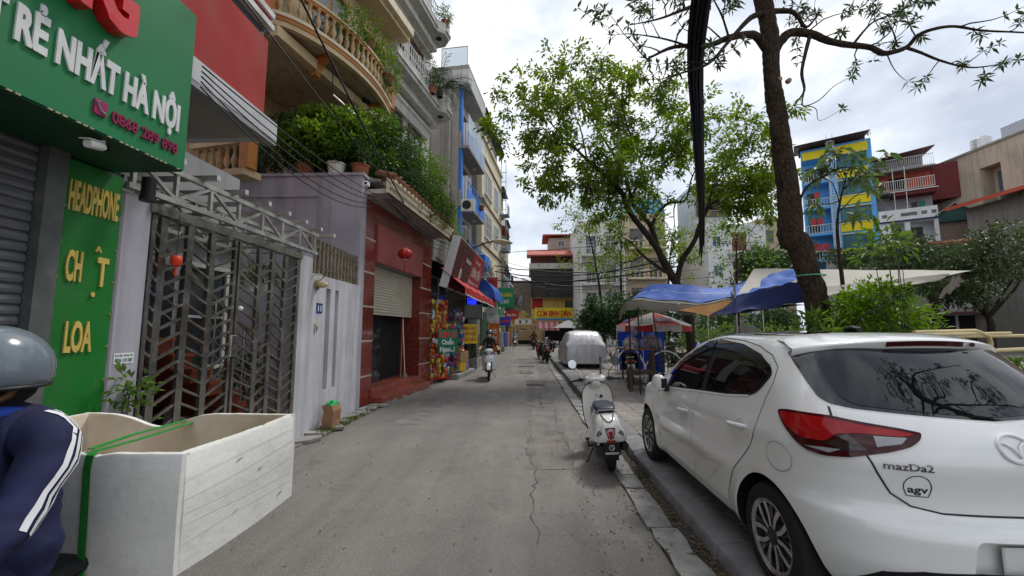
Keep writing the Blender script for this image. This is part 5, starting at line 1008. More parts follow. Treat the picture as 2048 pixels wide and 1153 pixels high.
# ---------------------------------------------------------------- houses across the square
def square_houses():
    ROT=R(-33); BX,BY=30.8,46.0
    def at(s,d=0): return (BX+.8387*s+.5446*d,BY-.5446*s+.8387*d,0)       # s along the row, d back from it
    SKY=mat('sky_blue_paint',(.10,.36,.70),.6,.06,1,streak=.12); YB=mat('bright_yellow_paint',(.68,.56,.01),.6,.05,1,streak=.1); TEAL=mat('teal_glass',(.02,.12,.15),.08,.5,1.5); DF=mat('dark_frame',(.05,.05,.055))
    h=thing('blue_apartment_house','sky blue house with yellow bands and a lean-to roof','building',at(0),ROT)
    MB().box((0,1.6,0),(2.3,9,21.7)).box((2.3,0,0),(6.0,9,21.7)).build('wall',SKY,h)
    MB().box((0,0,20.6),(2.3,1.6,21.7)).build('wall',SKY,h)
    for k in range(6):
        z=3.35+2.9*k
        yb=MB().bbox((3.0,-.12,z),(5.6,-.002,z+.85),.03).build('yellow_band',YB,h); MB().box((2.95,-.2,z+.851),(5.65,-.002,z+.95)).build('sill',mat('pale_yellow_trim',(.66,.62,.30),.6,.05),yb)
        if k<6: 
            window(h,FY(3.1,-.01,z+.95),2.45,1.62,4,1,DF,TEAL,.07); MB().box((3.0,-.15,z+2.6),(5.65,-.002,z+2.68)).build('window_head',mat('pale_yellow_trim',(.66,.62,.30)),h)
        b=MB().box((.0,.0,z-.1),(2.28,1.59,z+.15)).build('balcony_slab',SKY,h); railing(b,FY(.05,.06,z+.15),2.2,.9,9,mat('white_frame',(.62,.62,.60)),r=.02)
        MB().box((.3,1.55,z+.2),(1.3,1.598,z+2.2)).build('balcony_door',DF,h)
    MB().bbox((2.9,-.12,20.55),(5.7,-.002,21.45),.03).build('yellow_band',YB,h); MB().bbox((.1,-.12,20.55),(2.2,-.002,21.45),.03).build('yellow_band',YB,h)
    r=random.Random(4)
    for k,x in ((3,.5),(3,1.1),(2,.4),(2,.9),(2,1.5),(4,1.0)):
        t=MB().prism([(x,0),(x+.42,0),(x+.5,.75),(x+.3,.85),(x+.1,.85),(x-.08,.75)],-.02,.02,'y'); o=t.build('hung_shirt',mat('laundry_%d'%r.randrange(3),[(.6,.6,.6),(.4,.05,.07),(.1,.12,.3)][r.randrange(3)],.9,.1),h,None,(0,.4,3.35+2.9*k+1.1))
    LDM=mat('ladder_white',(.55,.58,.62),.5,.1); m=MB()
    for x in (2.35,2.85): m.box((x-.025,-.5,3),(x+.025,-.45,22.8))
    for i in range(64): m.box((2.35,-.5,3.1+i*.3),(2.85,-.46,3.14+i*.3))
    for i in range(22):
        z=4+i*.85
        for a in range(6): t0=PI*a/6; t1=PI*(a+1)/6; m.bar((2.6+.38*math.cos(t0),-.5-.6*math.sin(t0),z),(2.6+.38*math.cos(t1),-.5-.6*math.sin(t1),z),.035)
    for a in range(1,6): t0=PI*a/6; m.bar((2.6+.38*math.cos(t0),-.5-.6*math.sin(t0),4),(2.6+.38*math.cos(t0),-.5-.6*math.sin(t0),21.9),.03)
    m.build('cage_ladder',LDM,h)
    rf=MB().prism([(-.8,21.9),(6.4,21.9),(6.3,21.98),(-.8,21.98)],-.6,8,'y'); 
    rf=MB(); rf.add([(-.6,-1.2,22.0),(5.9,-1.2,22.1),(5.9,8,24.2),(-.6,8,24.1),(-.6,-1.2,22.06),(5.9,-1.2,22.16),(5.9,8,24.26),(-.6,8,24.16)],[(0,1,2,3),(7,6,5,4),(0,4,5,1),(1,5,6,2),(2,6,7,3),(3,7,4,0)]); rf.build('lean_to_roof',mat('rust_tin_roof',(.10,.065,.055),.7,.2,1),h)
    m=MB()
    for i in range(30): m.box((-.5+i*.22,-.9,21.7),(-.45+i*.22,-.86,22.1))
    m.build('roof_slats',mat('rust_tin_roof',(.10,.065,.055)),h)['kind']='stuff'
    for x in (-.3,5.7): MB().box((x,-.8,21.7),(x+.1,-.7,22.1)).build('roof_post',STEEL,h)
    MB().box((-.2,2,21.7),(5.8,2.1,23.0)).build('roof_screen',mat('brown_slats',(.12,.07,.06),.7,.3,3),h)
    # white house with roof decks
    h=thing('white_deck_house','white house with small square openings and red roof decks beside the sky blue house','building',at(6.05),ROT); W=mat('clean_white_plaster',(.68,.69,.69),.8,.05,1,streak=.2)
    MB().box((0,1.4,0),(4.3,9,12.9)).box((0,0,12.4),(4.3,1.4,12.6)).box((0,-.3,9.9),(4.3,1.4,10.2)).box((0,.0,0),(4.3,1.4,9.9)).box((0,0,10.2),(.8,.3,12.4)).box((1.9,0,10.2),(2.3,.3,12.4)).box((4.0,0,10.2),(4.3,.3,12.4)).build('wall',W,h)
    pp=MB(); xs=[0,.25,.65,1.25,1.65,2.45,2.85,3.15,3.55,3.85,4.2,4.3]
    pp.box((0,-.15,12.601),(4.3,.05,12.95)).box((0,-.15,13.3),(4.3,.05,13.7))
    for i in range(0,11): 
        if i in (1,3,4) or i in (5,7,9): continue
        pp.box((xs[i],-.149,12.95),(xs[i+1],.049,13.3))
    pp.box((1.25,-.149,12.95),(1.65,.049,13.3)); pp.build('parapet',W,h)
    for i in (1,4,5,7,9): 
        if i==4: continue
        MB().box((xs[i]+.04,-.05,12.99),(xs[i+1]-.04,-.03,13.26)).build('opening_glass',PANE,h)
    MB().box((0,-.155,12.45),(4.31,-.151,12.6)).build('blue_stripe',mat('navy_stripe',(.01,.015,.09),.6,.05),h)
    for x in (.9,2.5): MB().box((x,1.37,10.2),(x+.9,1.398,12.0)).build('door',DF,h)
    for k,x in enumerate((2.75,3.3)): MB().box((x,1.37,12.95),(x+.45,1.398,14.6)).build('door',DF if k==0 else mat('green_door',(.03,.25,.16),.6,.1),h)
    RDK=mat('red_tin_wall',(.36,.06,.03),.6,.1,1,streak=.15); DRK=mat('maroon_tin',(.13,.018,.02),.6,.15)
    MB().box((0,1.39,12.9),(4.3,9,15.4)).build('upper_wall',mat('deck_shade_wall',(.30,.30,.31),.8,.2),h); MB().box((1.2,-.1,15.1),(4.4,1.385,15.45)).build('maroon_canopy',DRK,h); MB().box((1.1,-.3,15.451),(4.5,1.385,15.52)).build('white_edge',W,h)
    MB().box((0,.0,15.53),(4.3,9,15.65)).build('deck_slab',CONC,h); railing(h,FY(.0,-.1,15.65),4.3,1.0,26,mat('white_frame',(.62,.62,.60)),r=.015); MB().box((2.3,-.06,15.7),(4.25,-.03,16.6)).build('deck_panel',RDK,h)
    MB().box((0,1.2,15.65),(4.3,9,17.7)).build('red_wall',RDK,h); MB().box((1.2,1.17,16.0),(2.4,1.198,17.3)).build('dark_door',DARK,h)
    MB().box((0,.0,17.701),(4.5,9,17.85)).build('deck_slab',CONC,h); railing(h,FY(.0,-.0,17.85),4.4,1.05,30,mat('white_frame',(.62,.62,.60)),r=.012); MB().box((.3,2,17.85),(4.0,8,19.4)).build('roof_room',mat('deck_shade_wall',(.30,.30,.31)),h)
    rf=MB(); rf.add([(-.2,-.4,19.0),(4.5,-.4,19.5),(4.3,8,20.4),(-.2,8,19.9),(-.2,-.4,19.1),(4.5,-.4,19.6),(4.3,8,20.5),(-.2,8,20.0)],[(0,1,2,3),(7,6,5,4),(0,4,5,1),(1,5,6,2),(2,6,7,3),(3,7,4,0)]); rf.build('lean_to_roof',DRK,h)
    for x in (1.3,2.2): MB().box((x,-.14,13.7),(x+.06,-.08,18)).build('pole',STEEL,h)
    MB().box((4.35,1.5,14.6),(6.6,9,18.2)).build('maroon_tower',DRK,h)
    # small gabled house
    h=thing('gabled_house','small house with a dark green gable squeezed beside the white deck house','building',at(10.45),ROT); MB().box((0,.4,0),(2.1,8,12.2)).build('wall',mat('dull_pink_plaster',(.30,.22,.19),.85,.2,1,streak=.4),h); MB().prism([(-.15,12.0),(2.25,12.0),(2.25,12.7),(1.05,13.6),(-.15,12.7)],.0,.395,'y').build('gable',mat('gable_green',(.02,.07,.06),.6,.15,2),h); m=MB(); m.bar((-.3,4,12.75),(1.05,4,13.8),8.6,.08,upv=(0,1,0)); 
    rf=MB(); 
    for s in (-1,1): rf.add([(1.05,-.3,13.75),(1.05+s*1.4,-.3,12.7),(1.05+s*1.4,8,12.7),(1.05,8,13.75),(1.05,-.3,13.65),(1.05+s*1.4,-.3,12.6),(1.05+s*1.4,8,12.6),(1.05,8,13.65)],[(0,1,2,3),(7,6,5,4),(0,4,5,1),(1,5,6,2),(3,2,6,7)])
    rf.build('roof',mat('grey_tin_roof',(.28,.27,.25),.6,.2),h); m=MB()
    for i in range(13): m.box((.15+i*.15,.2,9.9),(.17+i*.15,.23,11.9))
    m.build('barred_front',mat('rust_picket',(.20,.165,.11)),h)
    # house with little red roof
    h=thing('red_roof_house','low house with a small red hipped roof right of the green gable','building',at(12.7),ROT); MB().box((0,1.0,0),(3.6,8,12.1)).build('wall',mat('dim_white_wall',(.42,.42,.42),.85,.15,1,streak=.3),h); MB().add([(-.1,-.2,12.0),(3.7,-.2,12.0),(3.7,6,12.0),(-.1,6,12.0),(-.1,-.2,12.55),(3.7,-.2,12.55),(3.7,6,12.55),(-.1,6,12.55),(1.0,1.2,13.1),(2.2,1.2,13.1)],[(3,2,1,0),(0,1,5,4),(1,2,6,5),(2,3,7,6),(3,0,4,7),(4,5,9,8),(5,6,9),(6,7,8,9),(7,4,8)]).build('roof',mat('red_tin_roof2',(.25,.03,.025),.6,.15,1),h)
    MB().box((1.0,.96,9.9),(2.8,.998,11.7)).build('opening',DARK,h); MB().box((0.1,.2,9.5),(3.5,.3,10.2)).box((0,.2,9.3),(3.6,.999,9.5)).build('balcony',mat('deck_shade_wall',(.30,.30,.31)),h); MB().bbox((.1,.0,10.25),(1.0,.195,10.9),.02).build('air_conditioner',mat('ac_white',(.62,.61,.57)),h)
    # long tan wall running away from the camera, and the grey extension with a red roof in front of it
    TAN=mat('tan_render',(.48,.415,.32),.85,.1,.5,.1,10,streak=.5)
    h=thing('tan_block','large bare tan block with rain streaked side wall','building',(42,43.3,0)); MB().box((0,-4.6,0),(12,0,18.4)).box((0,-20,0),(12,-6.3,18.4)).box((1.2,-6.3,0),(12,-4.6,18.4)).box((.001,-6.29,16.6),(1.19,-4.61,18.39)).build('wall',TAN,h); MB().box((-.12,-20,18.401),(12,.1,18.6)).build('coping',mat('coping_grey',(.30,.27,.24),.8,.2),h)
    for y,z in ((-2.2,16.8),(-2.4,13.6),(-9.0,13.4),(-15,17.2)): MB().box((-.02,y,z),(-.001,y+.9,z+.5)).build('vent',mat('vent_dark',(.10,.10,.10),.8),h)
    MB().box((1.1,-6.0,12.5),(1.19,-5.0,16.2)).build('recess_window',mat('blue_grey_glass',(.09,.12,.14)),h)
    MB().lathe([(0,0),(.75,0),(.75,1.5),(.6,1.7),(0,1.75)],18,(2.2,-3.0,18.65)).build('water_tank',mat('tank_steel',(.55,.55,.55),.3,.1,3,metal=.6),h); MB().box((1,-20,18.6),(9,-11,21.5)).build('roof_shed',mat('pale_blue_tin',(.50,.55,.60),.6,.08),h); MB().prism([(-20,21.5),(-11,21.5),(-15.5,23.2)],.9,9.1,'x').build('shed_gable',mat('pale_blue_tin',(.50,.55,.60)),h)
    for i in range(8): MB().box((.0,-9.6,18.61+i*.12),(.08,-6.6,18.66+i*.12)).build('louvre',CONC,h)
    h=thing('grey_extension','grey house with a sloping red eave and open loggia in front of the tan block','building',(38.2,36.9,0)); MB().box((0,-9,0),(3.7,0,9.9)).box((0.3,-4.5,9.9),(3.7,0,12.3)).build('wall',mat('bare_grey_cement',(.24,.225,.205),.9,.12,1,.2,15,streak=.5),h)
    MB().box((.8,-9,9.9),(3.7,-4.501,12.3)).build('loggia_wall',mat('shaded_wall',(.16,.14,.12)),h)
    for y in (-4.8,-6.2,-7.6,-8.9): MB().box((.0,y,9.901),(.3,y+.3,12.3)).build('column',WPL,h)
    MB().prism([(-1.1,12.2),(4.5,13.9),(4.5,14.05),(-1.1,12.5)],-10,.4,'y').build('red_roof',mat('red_eave',(.45,.07,.035),.6,.1,1),h)
    # lower street fronts across the square
    h=thing('shop_row','dark row of shop fronts below the white deck house','building',at(1.5,-3.5),ROT); MB().box((0,0,0),(19,3.3,9.2)).build('wall',mat('dim_white_wall',(.42,.42,.42)),h); MB().prism([(-2.2,9.0),(0,9.6),(0,9.7),(-2.2,9.15)],0,15,'x').build('tiled_eave',mat('rust_tile',(.22,.09,.05),.8,.25,3),h)
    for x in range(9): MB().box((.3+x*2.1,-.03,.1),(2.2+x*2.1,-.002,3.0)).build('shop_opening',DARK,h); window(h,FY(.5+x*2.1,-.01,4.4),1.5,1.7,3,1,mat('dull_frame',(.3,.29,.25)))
    MB().box((.2,-1.0,3.15),(18.8,-.002,3.3)).build('awning',mat('maroon_awning',(.16,.05,.05),.7,.2),h); sb=MB().box((11.5,-.4,3.5),(15.5,-.3,4.3)).build('sign_board',WHT if False else mat('banner_white',(.60,.59,.58)),h); lettering('lettering','SALON TÓC ĐẸP',mat('print_grey2',(.10,.10,.10),.6),sb,(11.7,-.405,3.72),(1,0,0),(0,0,1),3.5,.35,.004,.03)
    s=thing('blue_shop_sign','blue shop sign with white letters and LAPTOP below them, left of the thick trunk','sign',(18.6,28.5,1.7),R(-20)); b=MB().bbox((0,0,0),(2.5,.12,1.05),.02).build('panel',mat('sign_mid_blue',(.015,.14,.36),.5,.08),s); lettering('lettering','SỬA BÁN',mat('print_white',(.66,.66,.65)),b,(.3,-.003,.62),(1,0,0),(0,0,1),1.9,.26,.004,.04); lettering('lettering','LAPTOP',mat('print_white',(.66,.66,.65)),b,(.8,-.003,.17),(1,0,0),(0,0,1),1.3,.24,.004,.04)
    MB().tube([(.2,.06,-1.6),(.2,.06,0)],.05,6).tube([(2.3,.06,-1.6),(2.3,.06,0)],.05,6).build('post',STEEL,s)
    s=thing('notice_board','white notice board with small coloured pictures left of the blue shop sign','board',(17.3,26.5,.1),R(-15)); b=MB().bbox((0,0,1.0),(1.1,.06,2.0),.01).build('panel',mat('banner_white',(.60,.59,.58)),s); MB().tube([(.1,.03,0),(.1,.03,1.0)],.03,6).tube([(1.0,.03,0),(1.0,.03,1.0)],.03,6).build('leg',STEEL,s)
    for i in range(6): MB().box((.08+.34*(i%3),-.004,1.12+.45*(i//3)),(.32+.34*(i%3),-.001,1.4+.45*(i//3))).build('picture',mat('picture_print',(.40,.12,.10),.6,.5,4),b)
    # mid houses seen through the big tree
    h=thing('white_balcony_house','white balcony house with air conditioners between the big tree and the thick trunk','building',(19.6,45,0)); MB().box((0,0,0),(6.2,8,13.2)).build('wall',W,h)
    for z in (3.4,6.6,9.8):
        b=MB().box((2.3,-1.1,z),(5.2,-.001,z+.25)).build('balcony_slab',W,h); railing(b,FY(2.4,-1.05,z+.25),2.7,.9,10,DF); MB().box((2.6,-.03,z+.26),(4.1,-.002,z+2.5)).build('door',mat('brown_frame',(.17,.05,.03)),h); window(h,FY(.5,-.01,z+.9),.9,1.2,2,1,None,TEAL); MB().bbox((4.4,-.4,z+1.0),(5.2,-.002,z+1.6),.02).build('air_conditioner',mat('ac_white',(.62,.61,.57)),h)
    h=thing('lattice_tower','grey tower with a dark lattice screen rising behind the white balcony house','building',(22.0,54,0)); MB().box((0,0,0),(4.2,6,21.0)).build('wall',mat('pale_render',(.50,.50,.50)),h); sc=MB().box((.2,-.25,16.5),(4.4,-.2,20.0)).build('lattice_back',mat('dark_netting',(.045,.042,.04)),h); m=MB()
    for i in range(12): m.box((.2,-.3,16.6+i*.3),(4.4,-.251,16.72+i*.3))
    m.build('lattice_bars',mat('lattice_brown',(.22,.15,.12)),h)
    h=thing('tan_gable_house','tan gable house with a reddish roof edge just left of the thick trunk','building',(25.9,46.5,0)); MB().box((0,0,0),(3.6,7,14.2)).build('wall',mat('tan_plaster',(.50,.40,.28)),h); MB().box((-2.2,.5,0),(0,7,11.6)).build('side_wall',mat('tan_plaster2',(.38,.33,.28),.85,.15,1,streak=.3),h); rf=MB(); rf.add([(-2.5,0,11.4),(0,0,13.0),(0,7,13.0),(-2.5,7,11.4),(-2.5,0,11.6),(0,0,13.2),(0,7,13.2),(-2.5,7,11.6)],[(3,2,1,0),(4,5,6,7),(0,1,5,4),(1,2,6,5),(2,3,7,6),(3,0,4,7)]); rf.build('roof',mat('red_tin_roof2',(.25,.03,.025)),h)
    for z in (5,8.2,11.4): window(h,FY(.8,-.01,z),.8,1.5,1,2,mat('dull_frame',(.3,.29,.25)))
square_houses()
# ---------------------------------------------------------------- trees and shrubs
LIMBS_A=[[(6.17,16.00,0.87,0.200),(6.16,16.00,1.66,0.180),(6.06,16.00,2.55,0.170),(5.75,16.00,3.44,0.165),(5.42,16.00,3.99,0.150),(5.09,16.00,4.72,0.130),(4.72,15.90,5.25,0.120),(4.05,15.80,6.11,0.110),(3.77,15.70,6.69,0.100),(3.58,15.60,7.03,0.095),(2.84,15.40,7.70,0.075),(2.29,15.20,8.09,0.060),(1.66,15.00,8.56,0.045),(0.77,14.70,8.53,0.030),(-0.35,14.40,7.88,0.016)],
 [(5.04,16.00,4.81,0.100),(4.94,16.30,5.72,0.095),(4.69,16.50,6.21,0.085),(4.32,16.80,6.94,0.075),(4.22,17.00,7.91,0.060),(3.60,17.20,9.34,0.045),(2.86,17.40,10.82,0.030),(2.28,17.50,12.09,0.014)],
 [(5.75,16.00,3.58,0.120),(5.89,15.80,4.32,0.100),(6.28,15.50,5.02,0.090),(6.59,15.30,5.99,0.080),(6.77,15.10,6.28,0.065),(7.33,15.00,6.51,0.050),(7.87,14.90,6.60,0.030),(8.53,14.70,7.00,0.014)],
 [(4.94,16.30,5.77,0.075),(5.29,16.60,6.37,0.065),(5.87,16.90,6.90,0.055),(6.59,17.00,7.07,0.040),(7.04,17.30,8.19,0.030),(7.77,17.50,9.40,0.016)],
 [(5.32,16.00,3.90,0.070),(4.30,15.30,4.42,0.050),(3.79,14.90,4.82,0.035),(3.39,14.60,4.97,0.015)],
 [(3.53,15.60,6.98,0.050),(2.75,15.00,6.78,0.040),(1.82,14.40,6.85,0.022),(1.13,14.00,7.09,0.010)],
 [(4.23,16.80,7.04,0.050),(4.73,16.60,8.15,0.045),(4.29,16.40,9.46,0.035),(3.91,16.20,10.77,0.025),(4.03,16.20,11.88,0.010)],
 [(4.73,16.60,8.15,0.035),(5.25,16.00,8.00,0.030),(5.87,15.40,8.40,0.020),(6.27,15.00,9.21,0.010)],
 [(2.29,15.20,8.09,0.035),(2.10,15.60,9.59,0.025),(1.68,15.80,10.98,0.016),(1.82,16.00,12.21,0.008)],
 [(1.66,15.00,8.56,0.025),(0.80,15.20,9.70,0.018),(-0.09,15.40,10.40,0.010)],
 [(4.32,16.80,6.94,0.040),(5.30,17.60,9.60,0.030),(6.52,18.00,11.29,0.018),(7.37,18.20,12.51,0.010)],
 [(6.59,15.30,5.99,0.035),(7.40,15.80,7.42,0.030),(8.46,16.00,8.72,0.020),(9.17,16.00,9.96,0.009)]]
LIMBS_B=[[(4.80,7.00,1.66,0.203),(4.78,7.00,1.97,0.176),(4.67,7.00,2.57,0.172),(4.55,7.00,3.11,0.185),(4.43,7.00,3.18,0.195),(4.44,7.00,3.51,0.185),(4.44,7.00,4.02,0.168),(4.38,7.00,4.77,0.153),(4.36,7.00,5.31,0.142),(4.32,7.00,5.62,0.146),(4.30,7.00,5.97,0.129),(4.30,7.00,6.32,0.129),(4.32,7.00,6.68,0.142),(4.29,7.00,7.09,0.133),(4.23,7.00,7.54,0.142),(4.17,7.00,8.03,0.103),(4.13,7.00,8.79,0.077),(4.14,7.00,9.56,0.043)],
 [(4.23,7.00,6.60,0.075),(4.03,6.90,6.75,0.070),(3.80,6.80,6.73,0.060),(3.34,6.60,6.51,0.050),(2.96,6.40,6.26,0.040),(2.30,6.10,6.03,0.028),(1.81,5.90,5.70,0.014)],
 [(4.31,7.00,7.29,0.060),(3.89,6.80,7.04,0.045),(3.35,6.50,6.41,0.030),(2.85,6.20,5.81,0.022),(2.31,6.00,5.52,0.015),(1.99,5.90,5.31,0.007)],
 [(4.41,7.00,6.62,0.085),(4.51,7.00,6.76,0.080),(4.68,7.00,6.89,0.072),(5.01,7.00,6.86,0.065),(5.33,7.00,6.71,0.055),(5.68,7.00,6.63,0.050),(6.00,7.00,6.58,0.046),(6.24,7.00,6.46,0.044),(6.61,7.00,6.56,0.036),(6.73,6.90,6.70,0.030),(6.90,6.80,6.74,0.027),(7.25,6.80,6.78,0.022),(7.58,6.70,6.62,0.018),(8.12,6.60,6.49,0.012),(8.48,6.50,6.35,0.006)],
 [(6.61,7.00,6.56,0.028),(6.85,7.00,6.46,0.022),(7.15,7.00,6.31,0.018),(7.60,7.00,6.17,0.014),(7.91,6.90,6.13,0.009),(8.33,6.90,6.23,0.005)],
 [(4.99,7.00,6.80,0.036),(4.81,6.90,6.36,0.030),(4.67,6.80,5.99,0.025),(4.69,6.80,5.68,0.018),(4.43,6.70,5.37,0.010)],
 [(4.69,6.80,5.68,0.012),(4.65,6.80,5.42,0.010),(4.92,6.80,5.51,0.008),(5.18,6.80,5.75,0.006),(5.49,6.80,5.92,0.003)],
 [(4.70,6.80,5.42,0.008),(4.86,6.80,5.36,0.006),(4.91,6.80,5.15,0.004),(5.29,6.80,5.35,0.002)],
 [(4.34,7.00,7.31,0.050),(4.81,7.10,7.36,0.040),(5.09,7.20,7.14,0.025),(5.48,7.40,7.58,0.012)],
 [(5.72,7.00,6.64,0.022),(6.16,7.10,7.11,0.016),(6.64,7.20,7.36,0.012),(7.07,7.20,7.58,0.007)],
 [(6.48,7.00,6.57,0.012),(6.51,7.10,6.94,0.009),(6.52,7.20,7.26,0.005)],
 [(6.28,7.00,6.45,0.010),(6.27,6.90,6.13,0.007),(6.30,6.80,5.89,0.005),(6.40,6.80,5.81,0.003)],
 [(4.11,7.00,7.79,0.070),(3.45,6.60,7.37,0.050),(2.59,6.10,6.70,0.030),(1.99,5.80,6.27,0.015),(1.47,5.60,6.02,0.006)],
 [(4.17,7.00,8.03,0.060),(4.96,7.30,8.29,0.045),(6.34,7.60,8.16,0.030),(7.51,7.80,8.21,0.015)],
 [(4.41,7.00,3.36,0.030),(4.57,6.80,3.95,0.020),(4.71,6.60,4.09,0.015),(4.90,6.40,4.18,0.010),(5.07,6.30,4.10,0.005)],
 [(3.35,6.50,6.41,0.020),(3.19,6.40,6.79,0.015),(2.96,6.30,7.12,0.008)],
 [(2.54,6.20,6.12,0.016),(2.05,6.00,6.11,0.012),(1.52,5.80,6.04,0.007),(1.24,5.70,5.94,0.003)]]

BARK=barkmat('dark_bark',(.012,.009,.007),(.05,.04,.03)); BARK2=barkmat('brown_bark',(.011,.008,.006),(.062,.044,.030))
LT=leafmat('leaf_lime_green',(.032,.066,.010),(.16,.25,.022),.52,.45,2.2,(.11,.08,.026)); LDK=leafmat('leaf_dark_whorled',(.022,.04,.014),(.055,.085,.025),.3)
def big_tree():
    t=thing('spreading_tree','spreading tree with lime green leaves rising behind the blue tarpaulin','tree',(6.1,16,.1)); o=Vector((6.1,16,.1)); tr=MB(); br=MB(); tips=[]; rnd.seed(21)
    for i,P in enumerate(LIMBS_A):
        Q=limb(tr,[(a-o.x,b-o.y,c-o.z if k or i else -.15,r) for k,(a,b,c,r) in enumerate(P)],9,5,0,.12)
        L=len(Q)
        grow(br,Q,11 if i<3 else 3 if i==4 else 8,1.5 if i<4 else 1.25,.03,2,tips,.25,1,.42 if i<3 else .25,5)
        e=Q[-1]; tips.append((Vector(e[:3]),Vector((0,0,1)),1))
    k=len(tr.v); tr.v+=br.v; tr.f+=[tuple(i+k for i in f) for f in br.f]; tr.m+=br.m; tr.build('trunk',BARK,t,60)
    C=np.array([tuple(p) for p,d,k in tips if k>.3]); A=np.array([tuple(d) for p,d,k in tips if k>.3])
    P,D=clusters(C,len(C),17,.27,A,.1); keep=nr.uniform(0,1,len(P))<.97
    P,D=P[keep],D[keep]; D[:,2]-=.25
    link('crown',leaf_mesh('crown',P,D,.18,.09,LT,.2,.22),t); print('LEAVES',len(P))
def trunk_tree():
    t=thing('thick_trunk_tree','tree with thick brown trunk and whorled leaves beside the white car','tree',(4.8,7,.1)); o=Vector((4.8,7,.1)); tr=MB(); br=MB(); tips=[]; rnd.seed(5)
    for i,P in enumerate(LIMBS_B):
        Q=limb(tr,[(a-o.x,b-o.y,c-o.z if (k or i) else -.2,r) for k,(a,b,c,r) in enumerate(P)],16 if i==0 else 8,7 if i==0 else 5,0,.045 if i==0 else .07)
        if i in (1,2): grow(br,Q,8,.85,.014,1,tips,.1,1,.45,6)
        elif i==3: grow(br,Q,11,.8,.014,1,tips,.1,1,.18,6)
        elif i in (4,12,13,15,16,9,8,10): grow(br,Q,6,.6,.010,1,tips,.15,1,.3,5)
        elif i==14: grow(br,Q,6,.5,.009,1,tips,.1,1,.25,5)
        elif i==0: grow(br,Q[-22:],14,1.3,.02,2,tips,.3,1,.1,5)
        e=Q[-1]; f=Q[-2]
        if i: tips.append((Vector(e[:3]),(Vector(e[:3])-Vector(f[:3])).normalized(),1))
    k=len(tr.v); tr.v+=br.v; tr.f+=[tuple(i+k for i in f) for f in br.f]; tr.m+=[1]*len(br.f); m=tr.mesh('trunk',[BARK2,BARK],70)
    # bark relief on the trunk itself
    link('trunk',m,t)
    for (x,y,z) in ((-.44,-.115,5.86),(-.29,-.12,5.83)): MB().lathe([(0,-.02),(.032,-.02),(.042,0),(.045,.05)],10,(x,y,z),'y').build('pruning_scar',mat('cut_wood',(.33,.22,.13),.8,.2,20),t)
    tp=[q for q in tips if q[2]>.55]; C=[tuple(p) for p,d,k in tp]; A=[tuple(d) for p,d,k in tp]
    P,D=rosettes(C,A,7,.2); link('crown',leaf_mesh('crown',P,D,.135,.038,LDK,.15,.12),t)
    MB().lathe([(.21,0),(.214,.01),(.21,.02)],20,(-.1,0,2.45)).build('twine',mat('green_twine',(.10,.35,.25),.6,.1),t)
big_tree(); trunk_tree()
def tree_behind():
    src=[o for o in COL.objects if o.name=='thick_trunk_tree'][0]; c=copy_tree(src); c.location=(7.0,.7,.1); c.rotation_euler=(0,0,R(15)); c['label']='overhanging tree seen only as branches mirrored in the rear window of the white car'
tree_behind()
def broadleaf_spray():
    t=thing('broad_leaf_branch_tree','young tree with large drooping oblong leaves against the sky blue house','tree',(7.2,9.6,.1)); o=Vector((7.2,9.6,.1)); s=MB(); rnd.seed(9); C=[];A=[]
    tips=[]; main=limb(s,[(0,0,-.1,.05),(-.05,0,2.4,.045),(-.1,-.05,4.0,.03),(.15,-.1,5.1,.012)],7,5); grow(s,main,9,1.15,.016,1,tips,.2,1,.62,5)
    for p,d,k in tips:
        if k>.7: C.append(tuple(p)); A.append(tuple(d))
    P,D=rosettes(C,A,6,.3); D[:,2]-=.35; s.build('trunk',BARK,t,60); link('crown',leaf_mesh('crown',P,D,.36,.11,leafmat('leaf_oblong',(.03,.06,.02),(.10,.16,.045),.35),.12,.3),t)
broadleaf_spray()
LB=leafmat('leaf_shrub_bright',(.04,.095,.012),(.13,.23,.022),.5)
rnd.seed(31)
shrub('leafy_shrub','bright green leafy shrub behind the white car roof, right of the thick trunk','shrub',(5.45,6.7,.1),[((.0,0,1.62),(.74,.55,.48),.6),((-.40,-.1,1.78),(.3,.3,.32),.2),((.1,0,2.05),(.35,.3,.26),.16),((.6,.1,1.42),(.36,.35,.32),.2)],LB,.11,.045,420,8,None,None,14,None,.12,.2,.17)
rnd.seed(32)
t=shrub('sapling','thin sapling with pale new leaves sticking up out of the leafy shrub','shrub',(5.55,6.5,.1),[((-.02,0,2.95),(.22,.2,.22),.6),((.25,0,2.85),(.15,.15,.15),.3),((-.3,0,2.75),(.12,.12,.12),.2)],LL,.17,.05,22,7,None,None,4,None,.1)
MB().tube([(0,0,0),(.03,0,1.5),(0,0,2.9)],[.02,.014,.006],6).build('stem',mat('twig_bark',(.07,.055,.04)),t)
shrub('yellow_shrub','small yellow green shrub at the foot of the thick trunk','shrub',(4.42,6.4,.1),[((0,0,1.5),(.3,.3,.28),.8),((-.1,-.1,1.15),(.3,.3,.3),.4)],LL,.19,.045,42,8,None,None,5,None,.15)
